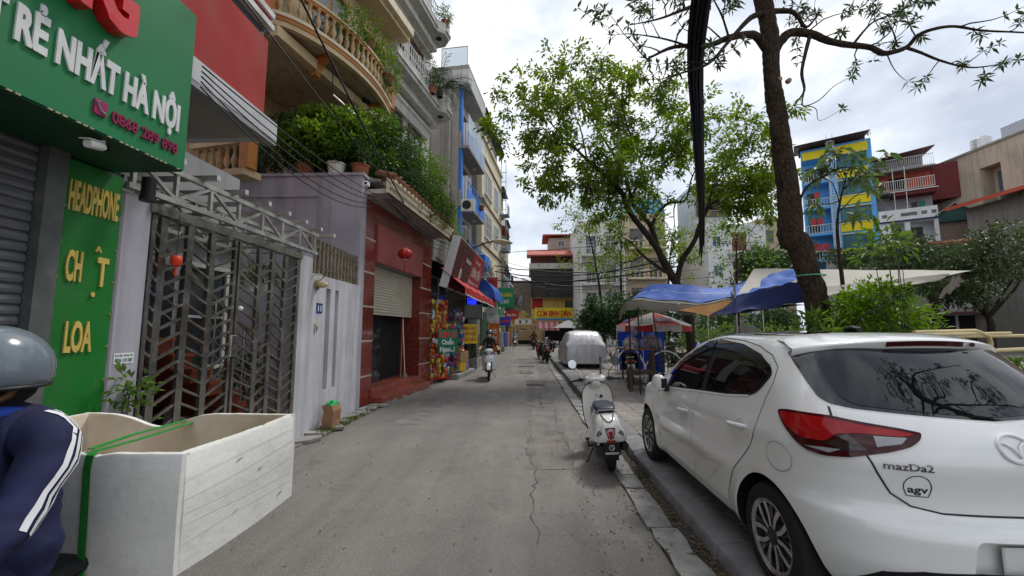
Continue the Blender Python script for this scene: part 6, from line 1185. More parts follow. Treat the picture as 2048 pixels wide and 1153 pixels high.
# thicket beyond the covered car and the slim trees over it
rnd.seed(33)
shrub('thicket','dense glossy dark green thicket beyond the covered car','shrub',(4.6,23,.1),[((.2,0,2.4),(1.9,1.0,1.2),1),((-1.0,-.3,1.9),(.9,.8,.9),.4),((1.4,.3,1.5),(1.2,.8,1.2),.4)],LD,.20,.09,620,7,None,None,12,None,.2,.25,.24)
def slim_tree(lb,x,y,lean,hh,sd,m,cr,nl=1):
    rnd.seed(sd); t=thing('slim_tree',lb,'tree',(x,y,.1),0,'slim trees beyond the covered car'); s=MB(); tips=[]
    Q=limb(s,[(0,0,-.1,.11),(lean*.15,0,hh*.35,.095),(lean*.5,.1,hh*.7,.06),(lean,.2,hh,.02)],7,5); grow(s,Q,9,cr,.03,2,tips,.25,1,.5,5); s.build('trunk',BARK,t,60)
    C=np.array([tuple(p) for p,d,k in tips if k>.4]); A=np.array([tuple(d) for p,d,k in tips if k>.4]); P,D=clusters(C,len(C),8,.3,A,.1); D[:,2]-=.2; link('crown',leaf_mesh('crown',P,D,.2,.10,m,.2,.2),t)
slim_tree('slim tree leaning left over the thicket, first of the slim trees from the road',5.0,27,-1.0,8.5,41,LT,2.0)
slim_tree('slim straight tree between the leaning one and the big tree',6.5,29,.2,8.8,42,LT,1.9)
slim_tree('slim tree with grey trunk standing close behind the big tree',8.6,26,.6,7.5,43,LT,1.8)
slim_tree('slim bright green tree just right of the big tree',10.4,21,.3,6.4,44,LL,2.3)
rnd.seed(50)
def far_tree(lb,x,y,h,rx,rz,m,n,L,sd,group='round trees across the square'):
    rnd.seed(sd); t=thing('round_tree',lb,'tree',(x,y,.1),0,group); s=MB(); bl=[((0,0,h),(rx,rx*.8,rz),1)]; P=[];D=[]
    for k in range(9):
        c=(rnd.uniform(-.75,.75)*rx,rnd.uniform(-.6,.6)*rx,h+rnd.uniform(-.6,.75)*rz); C,d=blob_points(n//9,c,(rx*.42,rx*.4,rz*.4)); p,q=clusters(C,len(C),6,.3,d,.2); P.append(p);D.append(q); s.tube([(0,0,h-rz*1.05),((c[0])*.5,c[1]*.5,h-rz*.3),c],[.14,.08,.03],6)
    s.tube([(0,0,-.1),(.15,0,h*.4),(0,0,h-rz)],[.25,.2,.15],8); s.build('trunk',BARK,t,60); link('crown',leaf_mesh('crown',np.concatenate(P),np.concatenate(D),L,L*.5,m,.2,.15),t)
far_tree('dense round dark tree left of the thick trunk, below the tan gable house',16.8,30,5.9,2.9,1.7,LD,900,.28,61)
far_tree('dark tree with a spreading crown behind the right end of the cream canopy',27.0,28.5,5.8,4.2,2.2,leafmat('leaf_olive',(.022,.04,.014),(.07,.105,.035),.3),1500,.26,62)
far_tree('wide dark tree under the white deck house',30,36,7.2,4.4,1.7,LD,800,.32,63)
far_tree('leafy tree partly cut by the right edge of the photo, before the grey extension',33,31,5.2,3.2,2.6,leafmat('leaf_olive',(.022,.04,.014),(.07,.105,.035)),900,.28,64)
rnd.seed(70)
hd=thing('hedge','yellow green clipped hedge across the square behind the tarpaulins','hedge',(11.6,22,.1)); P=[];D=[]
for k in range(16): C,d=blob_points(75,(k*.6-3.2,rnd.uniform(-.2,.2),1.15+rnd.uniform(-.2,.25)),(.5,.45,.75)); p,q=clusters(C,75,6,.16,d,.3); P.append(p);D.append(q)
link('foliage',leaf_mesh('foliage',np.concatenate(P),np.concatenate(D),.14,.06,LL,.2,.1),hd)
for i,(x,y,w_,h_,lb) in enumerate(((8.0,24.5,1.7,1.5,'dark bushy shrub behind the parasol, below the slim trees'),(11.0,25.5,2.0,1.9,'taller dark shrub behind the clipped hedge, left part'),(14.6,26.0,2.1,1.6,'dark shrub behind the clipped hedge, right part'))):
    rnd.seed(120+i); shrub('park_shrub',lb,'shrub',(x,y,.1),[((0,0,h_),(w_,.9,h_*.8),1),((w_*.5,0,h_*1.4),(w_*.5,.6,h_*.5),.35)],LD if i!=1 else LM,.17,.08,int(260*w_),7,'dark shrubs across the square',None,8)
# weeds along the house fronts and litter in the gutter
def weeds():
    r=np.random.RandomState(8); n=900; y=r.uniform(6.6,13.2,n); y=np.where(r.uniform(size=n)<.75,6.7+r.gamma(1.6,.55,n),y); x=-3.30+.03*np.maximum(0,y-8)+r.normal(0,.055,n); P=np.stack([x,y,np.full(n,.0)],1); D=r.normal(0,.6,(n,3)); D[:,2]=np.abs(D[:,2])+.45
    o=link('weeds',leaf_mesh('weeds',P,D,.11,.018,leafmat('weed_green',(.05,.085,.02),(.14,.17,.05),.4),.1,.3)); tag(o,'straggling weeds along the foot of the fence wall','weeds',None,'stuff')
    n=1500; y=r.uniform(1.2,14,n)**1.0; x=np.where(r.uniform(size=n)<.8,1.31+r.normal(0,.035,n),1.1+r.normal(0,.14,n)); P=np.stack([x,y,np.full(n,.012)],1); D=r.normal(0,1,(n,3)); D[:,2]*=.12
    o=link('leaf_litter',leaf_mesh('leaf_litter',P,D,.035,.018,mat('dry_leaf',(.13,.085,.04),.9,.5,30,col2=(.22,.16,.08)),.2)); tag(o,'dry leaf litter lying in the gutter under the kerb','litter',None,'stuff')
weeds()
def road_debris():
    r=np.random.RandomState(15); n=420; y=2.6+r.gamma(1.5,3.2,n); x=np.where(r.uniform(size=n)<.55,1.0-np.abs(r.normal(0,.28,n)),np.where(r.uniform(size=n)<.5,-3.15+np.abs(r.normal(0,.3,n)),r.uniform(-2.9,.9,n))); P=np.stack([x,y,np.full(n,.010)],1); D=r.normal(0,1,(n,3)); D[:,2]*=.1
    o=link('road_litter',leaf_mesh('road_litter',P,D,.028,.016,mat('dry_leaf',(.13,.085,.04)),.2)); tag(o,'scattered dry leaf scraps lying on the asphalt','litter',None,'stuff')
    m=MB()
    for i in range(260):
        s=r.uniform(.004,.013); a=1.0-abs(r.normal(0,.3)) if r.uniform()<.6 else r.uniform(-3.1,.9); m.loft([(-s,a,.004,s*.4,s*.3,2),(0,a,.006,s,s*.7,2),(s,a,.004,s*.4,s*.3,2)],5)
        k=len(m.v)-15; yy=2.6+r.gamma(1.4,2.6); m.v[k:]=[(x,y+yy,z) for x,y,z in m.v[k:]]
    o=m.build('road_grit',mat('grit_stone',(.26,.24,.21),.9,.3,30)); tag(o,'loose grit and pebbles along the edge of the road','grit',None,'stuff')
road_debris()
# ---------------------------------------------------------------- parked white hatchback
def car_body_mesh():
    K=[ # z, rear y at centre, rear corner depth, half width, front y, front corner depth
     (.17,.30,.55,.70,3.90,.75),(.22,.16,.58,.77,3.98,.85),(.34,.05,.62,.825,4.04,.9),(.46,.0,.64,.838,4.06,.95),(.57,.0,.64,.845,4.05,.95),
     (.62,.015,.63,.845,4.03,.95),(.655,.075,.60,.845,4.01,.92),(.70,.10,.58,.843,3.98,.9),(.80,.09,.57,.84,3.90,.85),(.88,.075,.56,.835,3.74,.8),(.95,.09,.55,.825,3.45,.7),
     (1.0,.115,.55,.81,3.18,.6),(1.05,.15,.55,.79,3.04,.55),(1.12,.21,.57,.765,2.9,.52),(1.2,.29,.58,.735,2.76,.52),(1.3,.39,.60,.69,2.56,.52),
     (1.38,.48,.60,.645,2.38,.5),(1.43,.55,.58,.605,2.22,.5),(1.465,.66,.5,.53,2.05,.5),(1.485,.85,.4,.42,1.85,.4),(1.497,1.15,.2,.2,1.6,.2)]
    Z=spl(K,110); rows=[]
    n=2.75; nq=26
    for z,yc,A,w,yf,B in Z:
        pts=[]
        for i in range(nq+1):
            th=PI/2*i/nq; pts.append((w*math.sin(th)**(2/n),yc+A*(1-math.cos(th)**(2/n))))
        ns=56; y0,y1=yc+A,yf-B
        for i in range(1,ns):
            y=y0+(y1-y0)*i/ns; u=(y-2.0)/2
            pts.append((w,y))
        for i in range(nq+1):
            th=PI/2*(1-i/nq); pts.append((w*math.sin(th)**(2/n),yf-B*(1-math.cos(th)**(2/n))))
        def sh(x,y):
            # plan curvature of the flanks, pressed swage over the rear arch
            k=1-.035*max(0,(y-1.7)/2.3)**2-.03*max(0,(1.3-y)/1.3)**2
            return (x*k,y)
        L=[sh(*p) for p in pts]
        row=[(-x,y,z) for x,y in L]+[(x,y,z) for x,y in reversed(L[1:-1])]
        rows.append(row)
    # flank relief: concave door panel under a shoulder crease
    def relief(p):
        x,y,z=p
        if abs(x)>.5 and .3<y<3.9:
            f=min(1,max(0,(y-.35)/.5))*min(1,max(0,(3.8-y)/.5))
            crease=.90-.05*(y-.7)/2.5
            d=-.026*math.exp(-((z-(.60-.02*(y-1)))/.13)**2)+.012*math.exp(-((z-crease)/.045)**2)+.02*math.exp(-((z-.24)/.06)**2)
            for yc in (.70,3.24):
                r=math.hypot(y-yc,z-.30); d+=.026*math.exp(-((r-.36)/.09)**2)*(1 if z>.2 else 0)
            x+=math.copysign(d*f,x)
        return (x,y,z+max(0,z-1)*.06)
    rows=[[relief(p) for p in r] for r in rows]
    mb=MB(); mb.grid(rows,0,True); nc=len(rows[0])
    mb.f+=[tuple(range(nc)),tuple(len(mb.v)-1-i for i in range(nc))]; mb.m+=[0,0]
    return mb
def build_car():
    M=dict(paint=mat('car_white_paint',(.81,.81,.795),.3,0,coat=1.0,spec=.5,dust=0),
           black=mat('car_black_plastic',(.012,.012,.013),.45,0),gl=mat('car_privacy_glass',(.005,.006,.008),.02,0,spec=.55),
           gap=mat('car_shut_line',(.035,.035,.035),.8,0),red=mat('tail_lamp_red',(.33,.006,.008),.08,0,spec=.45),dred=mat('tail_lamp_dark_red',(.05,.003,.004),.08,0,spec=.4),
           chrome=mat('chrome',(.50,.50,.52),.10,0,metal=1),tyre=mat('tyre_rubber',(.016,.016,.017),.8,.15,8),rim=mat('machined_alloy',(.55,.55,.56),.25,0,metal=1),
           rimd=mat('dark_alloy',(.02,.02,.023),.35,0),lens=mat('clear_lamp_lens',(.30,.31,.32),.08,0,coat=1),roof=mat('gloss_black_roof',(.010,.010,.011),.06,0,coat=1),
           smoke=mat('smoked_visor',(.02,.02,.022),.12,0,coat=.5))
    car=thing('parked_car','white hatchback with black roof parked half on the kerb','car',(2.29,2.0,.12))
    raw=car_body_mesh().mesh('raw',M['paint'])
    bvh=BVHTree.FromPolygons([v.co[:] for v in raw.vertices],[p.vertices[:] for p in raw.polygons])
    o=link('raw',raw); cut=MB()
    for y in (.70,3.24):
        for s in (-1,1): cut.lathe([(0,-.16),(.352,-.16),(.352,.4),(0,.4)],56,(s*(.72 if s>0 else .72),y,.30),'x') if s>0 else cut.lathe([(0,-.4),(.352,-.4),(.352,.16),(0,.16)],56,(-.72,y,.30),'x')
    cut.prism(round_poly([(-.33,.40),(.33,.40),(.30,.598),(-.30,.598)],.04),-.3,.085,'y')
    co=cut.build('cut',M['black']); md=o.modifiers.new('b','BOOLEAN'); md.operation='DIFFERENCE'; md.solver='EXACT'; md.object=co
    me=evalmesh(o); bpy.data.objects.remove(o); bpy.data.objects.remove(co)
    me.materials.clear(); me.materials.append(M['paint']); me.materials.append(M['black'])
    for p in me.polygons:
        c=p.center; p.material_index=0
        for y in (.70,3.24):
            if math.hypot(c.y-y,c.z-.30)<.3525 and abs(p.normal.x)<.5 or (math.hypot(c.y-y,c.z-.30)<.34 and abs(c.x)<.62): p.material_index=1
        if c.z<.215: p.material_index=1
    fix(me,32,False); link('body',me,car)
    def D(poly,m,name,parent,off,thick=.004,step=.03,smooth=30):
        """panel on a flank (left, then mirrored to the right)"""
        out=[]
        for s in (-1,1):
            mb=decal(bvh,poly,(s*2,0,0),(0,1,0),(0,0,1),(-s,0,0),off,step,thick); out.append(mb.build(name,m,parent[0 if s<0 else 1] if parent else car,smooth))
        return out
    def RB(lines,wd=.0045):
        for s in (-1,1):
            mb=MB()
            for l in lines: ribbon(bvh,l,(s*2,0,0),(0,1,0),(0,0,1),(-s,0,0),wd,.0022,.03,mb)
            mb.build('shut_line',M['gap'],car)
    bs=[(1.66,1.02),(1.70,.94),(1.78,.80),(1.78,.62),(1.76,.50),(1.80,.36),(1.90,.235)]
    rd=[(.765,1.10),(.79,.90),(.86,.78),(.95,.68),(1.05,.58),(1.14,.47),(1.20,.38),(1.22,.235)]
    fd=[(2.55,.93),(2.76,.85),(2.82,.72),(2.80,.50),(2.72,.235)]
    g=.004
    fpoly=[(y+g,z) for y,z in bs]+[(y-g,z) for y,z in reversed(fd)]
    rpoly=[(y+g,z) for y,z in rd]+[(y-g,z) for y,z in reversed(bs)]
    fdo=D(fpoly,M['paint'],'door',None,.003,.003,.04); rdo=D(rpoly,M['paint'],'door',None,.003,.003,.04)
    RB([bs,rd,fd,[(1.22,.235),(2.72,.235)],[(.765,1.10),(.735,1.20),(.76,1.30),(.86,1.37),(1.05,1.425),(1.3,1.455),(1.65,1.47)],[(1.65,1.47),(1.9,1.435),(2.15,1.35),(2.4,1.20),(2.55,1.08)]])
    dlo=round_poly([(2.50,.945),(2.05,.985),(1.66,1.015),(1.25,1.05),(.95,1.09),(.86,1.13),(.77,1.245),(.82,1.30),(.95,1.355),(1.22,1.41),(1.65,1.437),(1.78,1.425),(2.02,1.345),(2.28,1.215),(2.46,1.08)],.05)
    D(dlo,M['black'],'window_surround',None,.005,.004)
    fg=round_poly([(2.42,.975),(2.05,1.0),(1.69,1.03),(1.69,1.40),(1.78,1.39),(2.0,1.315),(2.24,1.195),(2.39,1.08)],.03)
    rg=round_poly([(1.60,1.04),(1.25,1.07),(.96,1.11),(.88,1.15),(.80,1.245),(.85,1.285),(.97,1.33),(1.22,1.38),(1.60,1.405)],.03)
    D(fg,M['gl'],'window',fdo,.009,.004); D(rg,M['gl'],'window',rdo,.009,.004)
    D(round_poly([(1.69,1.445),(1.80,1.43),(2.03,1.345),(2.29,1.215),(2.45,1.08),(2.40,1.08),(2.24,1.185),(2.0,1.295),(1.78,1.365),(1.69,1.375)],.01),M['smoke'],'rain_visor',fdo,.024,.012)
    D(round_poly([(1.655,1.448),(1.22,1.42),(.95,1.365),(.81,1.30),(.84,1.265),(.97,1.31),(1.22,1.355),(1.655,1.385)],.01),M['smoke'],'rain_visor',rdo,.024,.012)
    D([(2.50,.94),(1.68,1.01),(1.25,1.045),(.95,1.085),(.95,1.095),(1.25,1.056),(1.68,1.022),(2.50,.952)],M['chrome'],'belt_trim',None,.0075,.004,.06)
    # fuel flap: left flank only
    fc=[(.565+.105*math.cos(2*PI*i/28),.805+.078*math.sin(2*PI*i/28)) for i in range(28)]
    ff=decal(bvh,fc,(-2,0,0),(0,1,0),(0,0,1),(1,0,0),.002,.03).build('fuel_flap',M['paint'],car,30)
    ribbon(bvh,fc,(-2,0,0),(0,1,0),(0,0,1),(1,0,0),.004,.0026,.03,closed=True).build('flap_gap',mat('gap_soft',(.25,.25,.25),.7,0),ff)
    # handles with cups
    for (ya,za,doors) in ((2.10,.80,fdo),(1.10,.885,rdo)):
        for k,s in enumerate((-1,1)):
            cup=[(ya-.135+.06*math.cos(2*PI*i/20),za+.012+.042*math.sin(2*PI*i/20)) for i in range(20)]
            decal(bvh,cup,(s*2,0,0),(0,1,0),(0,0,1),(-s,0,0),.0045,.03).build('handle_cup',mat('cup_shade_paint',(.62,.62,.61),.25,0,coat=1),doors[k],40)
            P=[];
            for i in range(9):
                t=i/8; y=ya-.235*t; z=za+.018*t
                h=bvh.ray_cast(Vector((s*2,y,z)),Vector((-s,0,0)))[0]; P.append(Vector((h.x+s*(.012+.028*math.sin(PI*min(1,max(0,t)))**.6),y,z)))
            MB().tube(P,[.010,.015,.0165,.0165,.0165,.0165,.0175,.018,.011],8).build('handle',M['chrome'],doors[k],60)
            MB().lathe([(0,.0),(.009,.0),(.009,.003)],10,(P[7].x+s*.0145,P[7].y,P[7].z),'x').build('key_lock',M['black'],doors[k])
    # rear screen
    def RD(poly,m,name,off,thick=.004,step=.03,parent=None,smooth=30): return decal(bvh,poly,(0,-1,0),(1,0,0),(0,0,1),(0,1,0),off,step,thick).build(name,m,parent or car,smooth)
    sym=lambda L:L+[(-x,z) for x,z in reversed(L)]
    gt=RD(sym([(0,1.075),(-.20,1.085),(-.41,1.095),(-.57,1.105),(-.635,1.10),(-.655,1.03),(-.61,.93),(-.58,.85),(-.53,.755),(-.46,.705),(-.35,.685),(0,.682)]),M['paint'],'tailgate',.0025,.003,.04)
    mb=MB(); ribbon(bvh,[(-.645,1.12),(-.668,1.05),(-.615,.925),(-.585,.848),(-.535,.75),(-.463,.698),(-.35,.678),(0,.675),(.35,.678),(.463,.698),(.535,.75),(.585,.848),(.615,.925),(.668,1.05),(.645,1.12)],(0,-1,0),(1,0,0),(0,0,1),(0,1,0),.0075,.0022,.03,mb).build('shut_line',M['gap'],car)
    sc=round_poly(sym([(0,1.088),(-.18,1.098),(-.41,1.112),(-.57,1.122),(-.635,1.135),(-.655,1.16),(-.648,1.24),(-.63,1.33),(-.61,1.40),(-.46,1.435),(-.25,1.46),(0,1.465)]),.02)
    RD(sc,mat('screen_black_frit',(.004,.004,.004),.06,0,coat=1),'rear_screen',.003)
    sc2=round_poly(sym([(0,1.102),(-.18,1.112),(-.41,1.126),(-.55,1.138),(-.585,1.17),(-.578,1.25),(-.56,1.33),(-.54,1.39),(-.44,1.42),(-.25,1.44),(0,1.445)]),.02)
    RD(sc2,M['gl'],'rear_window',.006)
    # tail lamps, projected from the rear corner
    for s in (-1,1):
        dv=Vector((-s*.62,.785,0)); ax=Vector((.785,s*.62,0)); org=Vector((s*2,-2.2,0))
        if s>0: pass
        def q(x,y): # plan point on the left lamp -> plane coordinate
            return (Vector((s*abs(x),y,0))-org).dot(ax)
        T=[(-.78,.62,1.062),(-.76,.53,1.073),(-.67,.34,1.075),(-.59,.27,1.062),(-.45,.19,1.045),(-.37,.16,1.03),(-.39,.15,1.0),(-.44,.14,.97),(-.53,.16,.94),(-.61,.19,.918),(-.66,.22,.90),(-.74,.30,.885),(-.78,.37,.893),(-.80,.44,.93),(-.80,.54,.995)]
        lamp=decal(bvh,round_poly([(q(x,y),z) for x,y,z in T],.03),org,ax,(0,0,1),dv,.012,.025,.014).build('tail_lamp',M['dred'],car,35)
        U=[(-.785,.60,1.052),(-.76,.53,1.06),(-.67,.34,1.06),(-.59,.27,1.047),(-.45,.19,1.032),(-.39,.165,1.02),(-.45,.185,1.008),(-.58,.25,1.01),(-.66,.32,.995),(-.70,.33,.955),(-.77,.42,.95),(-.80,.50,.985)]
        decal(bvh,round_poly([(q(x,y),z) for x,y,z in U],.025),org,ax,(0,0,1),dv,.0145,.025).build('red_lens',M['red'],lamp,35)
        W=[(-.64,.27,1.0),(-.70,.33,.945),(-.66,.27,.925),(-.60,.20,.94)]
        decal(bvh,[(q(x,y),z) for x,y,z in W],org,ax,(0,0,1),dv,.0142,.02).build('dark_lens',mat('lamp_smoke',(.03,.012,.012),.1,0,coat=1),lamp,35)
        W=[(-.56,.21,1.003),(-.44,.165,1.005),(-.47,.16,.978),(-.57,.18,.958)]
        decal(bvh,[(q(x,y),z) for x,y,z in W],org,ax,(0,0,1),dv,.0152,.02).build('clear_lens',M['lens'],lamp,35)
        W=[(-.77,.40,.915),(-.73,.32,.925),(-.68,.26,.928),(-.72,.29,.905)]
        decal(bvh,[(q(x,y),z) for x,y,z in W],org,ax,(0,0,1),dv,.0152,.02).build('clear_lens',M['lens'],lamp,35)
    # roof skin, spoiler, high brake lamp, camera, aerial
    rp=round_poly([(-.50,.93),(-.30,.86),(0,.83),(.30,.86),(.50,.93),(.52,1.5),(.50,1.95),(.40,2.22),(0,2.32),(-.40,2.22),(-.50,1.95),(-.52,1.5)],.06)
    decal(bvh,rp,(0,0,3),(1,0,0),(0,1,0),(0,0,-1),.004,.05).build('roof',M['roof'],car,40)
    rows=[]
    for i in range(25):
        x=-.62+1.24*i/24; u=abs(x)/.62; h=bvh.ray_cast(Vector((x*.93,.98-.04*u,3)),Vector((0,0,-1)))[0]
        yt=.475+.23*u**2.3; zt=1.487-.062*u**2.2
        rows.append([(x*.93,h.y,h.z+.002),(x*.97,(h.y+yt)/2,(h.z+zt)/2+.016),(x,yt+.03,zt+.004),(x,yt+.006,zt-.004),(x,yt,zt-.012),(x,yt+.016,zt-.052),(x,yt+.03,zt-.06),(x*.97,yt+.2,zt-.05)])
    sp=MB(); sp.grid(rows,0); n=len(rows[0])
    spo=sp.build('spoiler',M['paint'],car,50)
    rows=[]
    for i in range(13):
        x=-.215+.43*i/12; u=abs(x)/.62; yt=.475+.23*u**2.3; zt=1.487-.062*u**2.2; k=1-.5*max(0,(abs(x)-.19)/.025)
        rows.append([(x,yt+.0005,zt-.014),(x,yt+.0115,zt-.014-.028)])
    MB().grid([[(a[0],a[1]-.003,a[2]),(b[0],b[1]-.003,b[2])] for a,b in rows]).build('brake_lamp',M['dred'],spo)
    MB().lathe([(0,-.006),(.012,-.006),(.014,0)],12,(.265,.50,1.452),'y').build('camera_eye',M['black'],spo)
    ae=MB().loft([(1.10,0,1.535,.012,.004,2),(1.06,0,1.545,.03,.018,2.2),(1.0,0,1.547,.034,.022,2.2),(.955,0,1.54,.022,.012,2)],12).build('aerial',M['black'],car,60)
    MB().tube([(0,1.02,1.555),(.012,.97,1.61),(.03,.90,1.66),(.05,.80,1.70)],[.008,.006,.005,.004],6).build('whip',M['black'],ae)
    # lower rear valance
    RD(sym([(0,.475),(-.30,.468),(-.50,.445),(-.62,.405),(-.70,.30),(-.72,.215),(0,.20)]),M['black'],'rear_valance',.004,step=.05)
    pl=MB().bbox((-.165,.045,.425),(.165,.058,.565),.008).build('number_plate',mat('plate_white',(.72,.72,.70),.4,0),car)
    # door mirrors, folded in
    for s in (-1,1):
        mi=MB(); mi.loft([(2.56,s*.905,1.0,.012,.05,2.2),(2.52,s*.925,1.0,.045,.075,2.4),(2.44,s*.93,1.0,.052,.085,2.5),(2.36,s*.925,1.0,.045,.078,2.5),(2.33,s*.915,1.0,.02,.06,2.3)],16)
        mo=mi.build('door_mirror',M['paint'],car,60)
        b=MB(); b.loft([(2.55,s*.89,.952,.05,.032,2.5),(2.45,s*.895,.945,.06,.036,2.5),(2.36,s*.89,.95,.045,.03,2.5)],12); b.prism([(2.56,.955),(2.42,.97),(2.45,.915),(2.54,.90)],s*.80,s*.9,'x'); b.build('mirror_base',M['black'],mo,40)
        MB().bbox((s*.905-.03,2.327,.955),(s*.905+.03,2.333,1.05),.01).build('mirror_edge',M['black'],mo)
    # wheels
    for y in (.70,3.24):
        for s in (-1,1):
            wl=thing('wheel',None,None,(s*.735,y,.30)); wl.parent=car
            pr=[(.205,-.092),(.24,-.097),(.272,-.095),(.292,-.082),(.30,-.062),(.302,-.03),(.302,.03),(.30,.062),(.292,.082),(.272,.095),(.24,.097),(.205,.092)]
            MB().lathe(pr,48,(0,0,0),'x',0,True).build('tyre',M['tyre'],wl,40)
            MB().lathe([(.2,-.09),(.207,-.094),(.212,-.088),(.206,.09),(.19,.09),(.186,-.05),(.19,-.082)],40,(0,0,0),'x',0,True).build('rim_barrel',M['rim'],wl,40)
            fx=s*.080; rd=MB(); rd.lathe([(0,s*.015),(.187,s*.015),(.187,s*.02),(0,s*.02)],32,(0,0,0),'x'); rd.build('brake_disc',mat('brake_steel',(.10,.095,.09),.4,.2,9,metal=1),wl)
            sil=MB(); drk=MB(); hx=fx-s*.018
            for k in range(5):
                a=2*PI*k/5+.35
                P=lambda r,t:(r*math.cos(a+t),r*math.sin(a+t))
                for sg in (-1,1):
                    sil.prism([P(.048,sg*.10),P(.10,sg*.16),P(.155,sg*.27),P(.197,sg*.36),P(.198,sg*.50),P(.165,sg*.47),P(.11,sg*.40),P(.055,sg*.50)][::sg],hx,fx,'x')
                    drk.prism([P(.05,sg*.08),P(.10,sg*.13),P(.155,sg*.23),P(.193,sg*.30),P(.193,sg*.1),P(.10,sg*.03)][::sg],hx-s*.01,fx-s*.012,'x')
            sil.lathe([(.185,hx),(.185,fx+s*.001),(.201,fx+s*.003),(.205,hx)],40,(0,0,0),'x')
            sil.build('rim',M['rim'],wl); drk.lathe([(0,fx+s*.006),(.026,fx+s*.006),(.032,fx),(.06,fx-s*.004),(.062,hx)],24,(0,0,0),'x')
            for k in range(5): a=2*PI*k/5; drk.lathe([(0,fx+s*.003),(.008,fx+s*.003),(.008,hx)],6,(0,.045*math.cos(a),.045*math.sin(a)),'x')
            drk.build('hub',M['rimd'],wl)
    # badges and lettering
    def onrear(V,F,x0,z0,sx,sy,m,name,off=.006,thick=.004):
        top=[];bot=[]
        for v in V:
            h=bvh.ray_cast(Vector((x0+v[0]*sx,-1,z0+v[1]*sy)),Vector((0,1,0))); nn=h[1] if h[1].y<0 else -h[1]
            top.append(h[0]+nn*off); bot.append(h[0]+nn*(off-thick))
        N=len(V); E={(f[i],f[(i+1)%len(f)]) for f in F for i in range(len(f))}
        MB().add(top+bot,[tuple(f) for f in F]+[(b,a,a+N,b+N) for a,b in E if (b,a) not in E]).build(name,m,gt)
    V,F=glyphs('mazDa2',.004); wd=max(v[0] for v in V)
    onrear(V,F,-.565,.868,.185/wd,.034/.73,mat('dark_chrome',(.24,.24,.25),.15,0,metal=1),'model_lettering')
    V,F=glyphs('agv',.022); wd=max(v[0] for v in V); onrear(V,F,-.475,.764,.078/wd,.028/.6,M['gap'],'sticker_lettering',.004,.002)
    A=[(-.4375+.052*math.cos(R(t)),.792+.052*math.sin(R(t))*1.05) for t in range(-22,203,9)]
    A+=[(-.478,.748),(-.397,.748)]
    ribbon(bvh,A,(0,-1,0),(1,0,0),(0,0,1),(0,1,0),.0042,.0045,.01,closed=True).build('sticker_outline',M['gap'],gt)
    E=MB(); T=[]
    for i in range(33):
        a=2*PI*i/32; h=bvh.ray_cast(Vector((.075*math.cos(a),-1,.978+.058*math.sin(a))),Vector((0,1,0)))[0]; T.append((h.x,h.y-.008,h.z))
    E.tube(T,.0085,8); W=[]
    for x,z in ((-.068,1.0),(-.045,1.003),(-.02,.985),(0,.945),(.02,.985),(.045,1.003),(.068,1.0)):
        h=bvh.ray_cast(Vector((x,-1,z)),Vector((0,1,0)))[0]; W.append((h.x,h.y-.008,h.z))
    E.tube(W,[.004,.007,.009,.008,.009,.007,.004],8); E.build('badge',M['chrome'],gt,60)
    # front lamps, out of sight from the road but part of the car
    for s in (-1,1): decal(bvh,[(s*.42,.68),(s*.72,.72),(s*.78,.80),(s*.55,.74)],(0,6,0),(1,0,0),(0,0,1),(0,-1,0),.006,.05).build('headlight',M['lens'],car,40)
    decal(bvh,[(-.45,.42),(.45,.42),(.40,.64),(-.40,.64)],(0,6,0),(1,0,0),(0,0,1),(0,-1,0),.006,.06).build('grille',M['black'],car,40)
    ws=round_poly([(-.60,1.12),(.60,1.12),(.50,1.45),(-.50,1.45)],.05)
    decal(bvh,ws,(0,6,0),(1,0,0),(0,0,1),(0,-1,0),.006,.05).build('windscreen',M['gl'],car,40)
    return car,bvh,M
CAR,CARB,CM=build_car()
# ---------------------------------------------------------------- white scooter standing at the kerb
TYRE=mat('tyre_rubber',(.016,.016,.017)); CHR=mat('chrome',(.75,.75,.76)); SCW=mat('scooter_white',(.72,.70,.66),.2,0,coat=1); BKP=mat('matt_black_plastic',(.018,.018,.019),.5,.1); ENG=mat('engine_metal',(.06,.06,.06),.45,.3,12,metal=.6)
def wheel(parent,y,r,w,x=0,spokes=0):
    wl=thing('wheel',None,None,(x,y,r)); wl.parent=parent
    MB().lathe([(r-w*.95,-w*.42),(r-w*.4,-w*.5),(r-w*.12,-w*.36),(r,-w*.1),(r,w*.1),(r-w*.12,w*.36),(r-w*.4,w*.5),(r-w*.95,w*.42)],28,(0,0,0),'x',0,True).build('tyre',TYRE,wl,40)
    b=MB(); b.lathe([(r-w*.98,-w*.36),(r-w*.88,-w*.40),(r-w*.88,w*.40),(r-w*.98,w*.36)],28,(0,0,0),'x',0,True); b.lathe([(0,-w*.4),(r*.16,-w*.4),(r*.16,w*.4),(0,w*.4)],12,(0,0,0),'x')
    n=spokes or 5
    for k in range(n): a=2*PI*k/n; b.bar((0,r*.14*math.cos(a),r*.14*math.sin(a)),(0,(r-w*.95)*math.cos(a+(.25 if spokes else 0)),(r-w*.95)*math.sin(a+(.25 if spokes else 0))),.006 if spokes else .03,.006 if spokes else .018)
    b.build('rim',ENG if not spokes else STEEL,wl,35); return wl
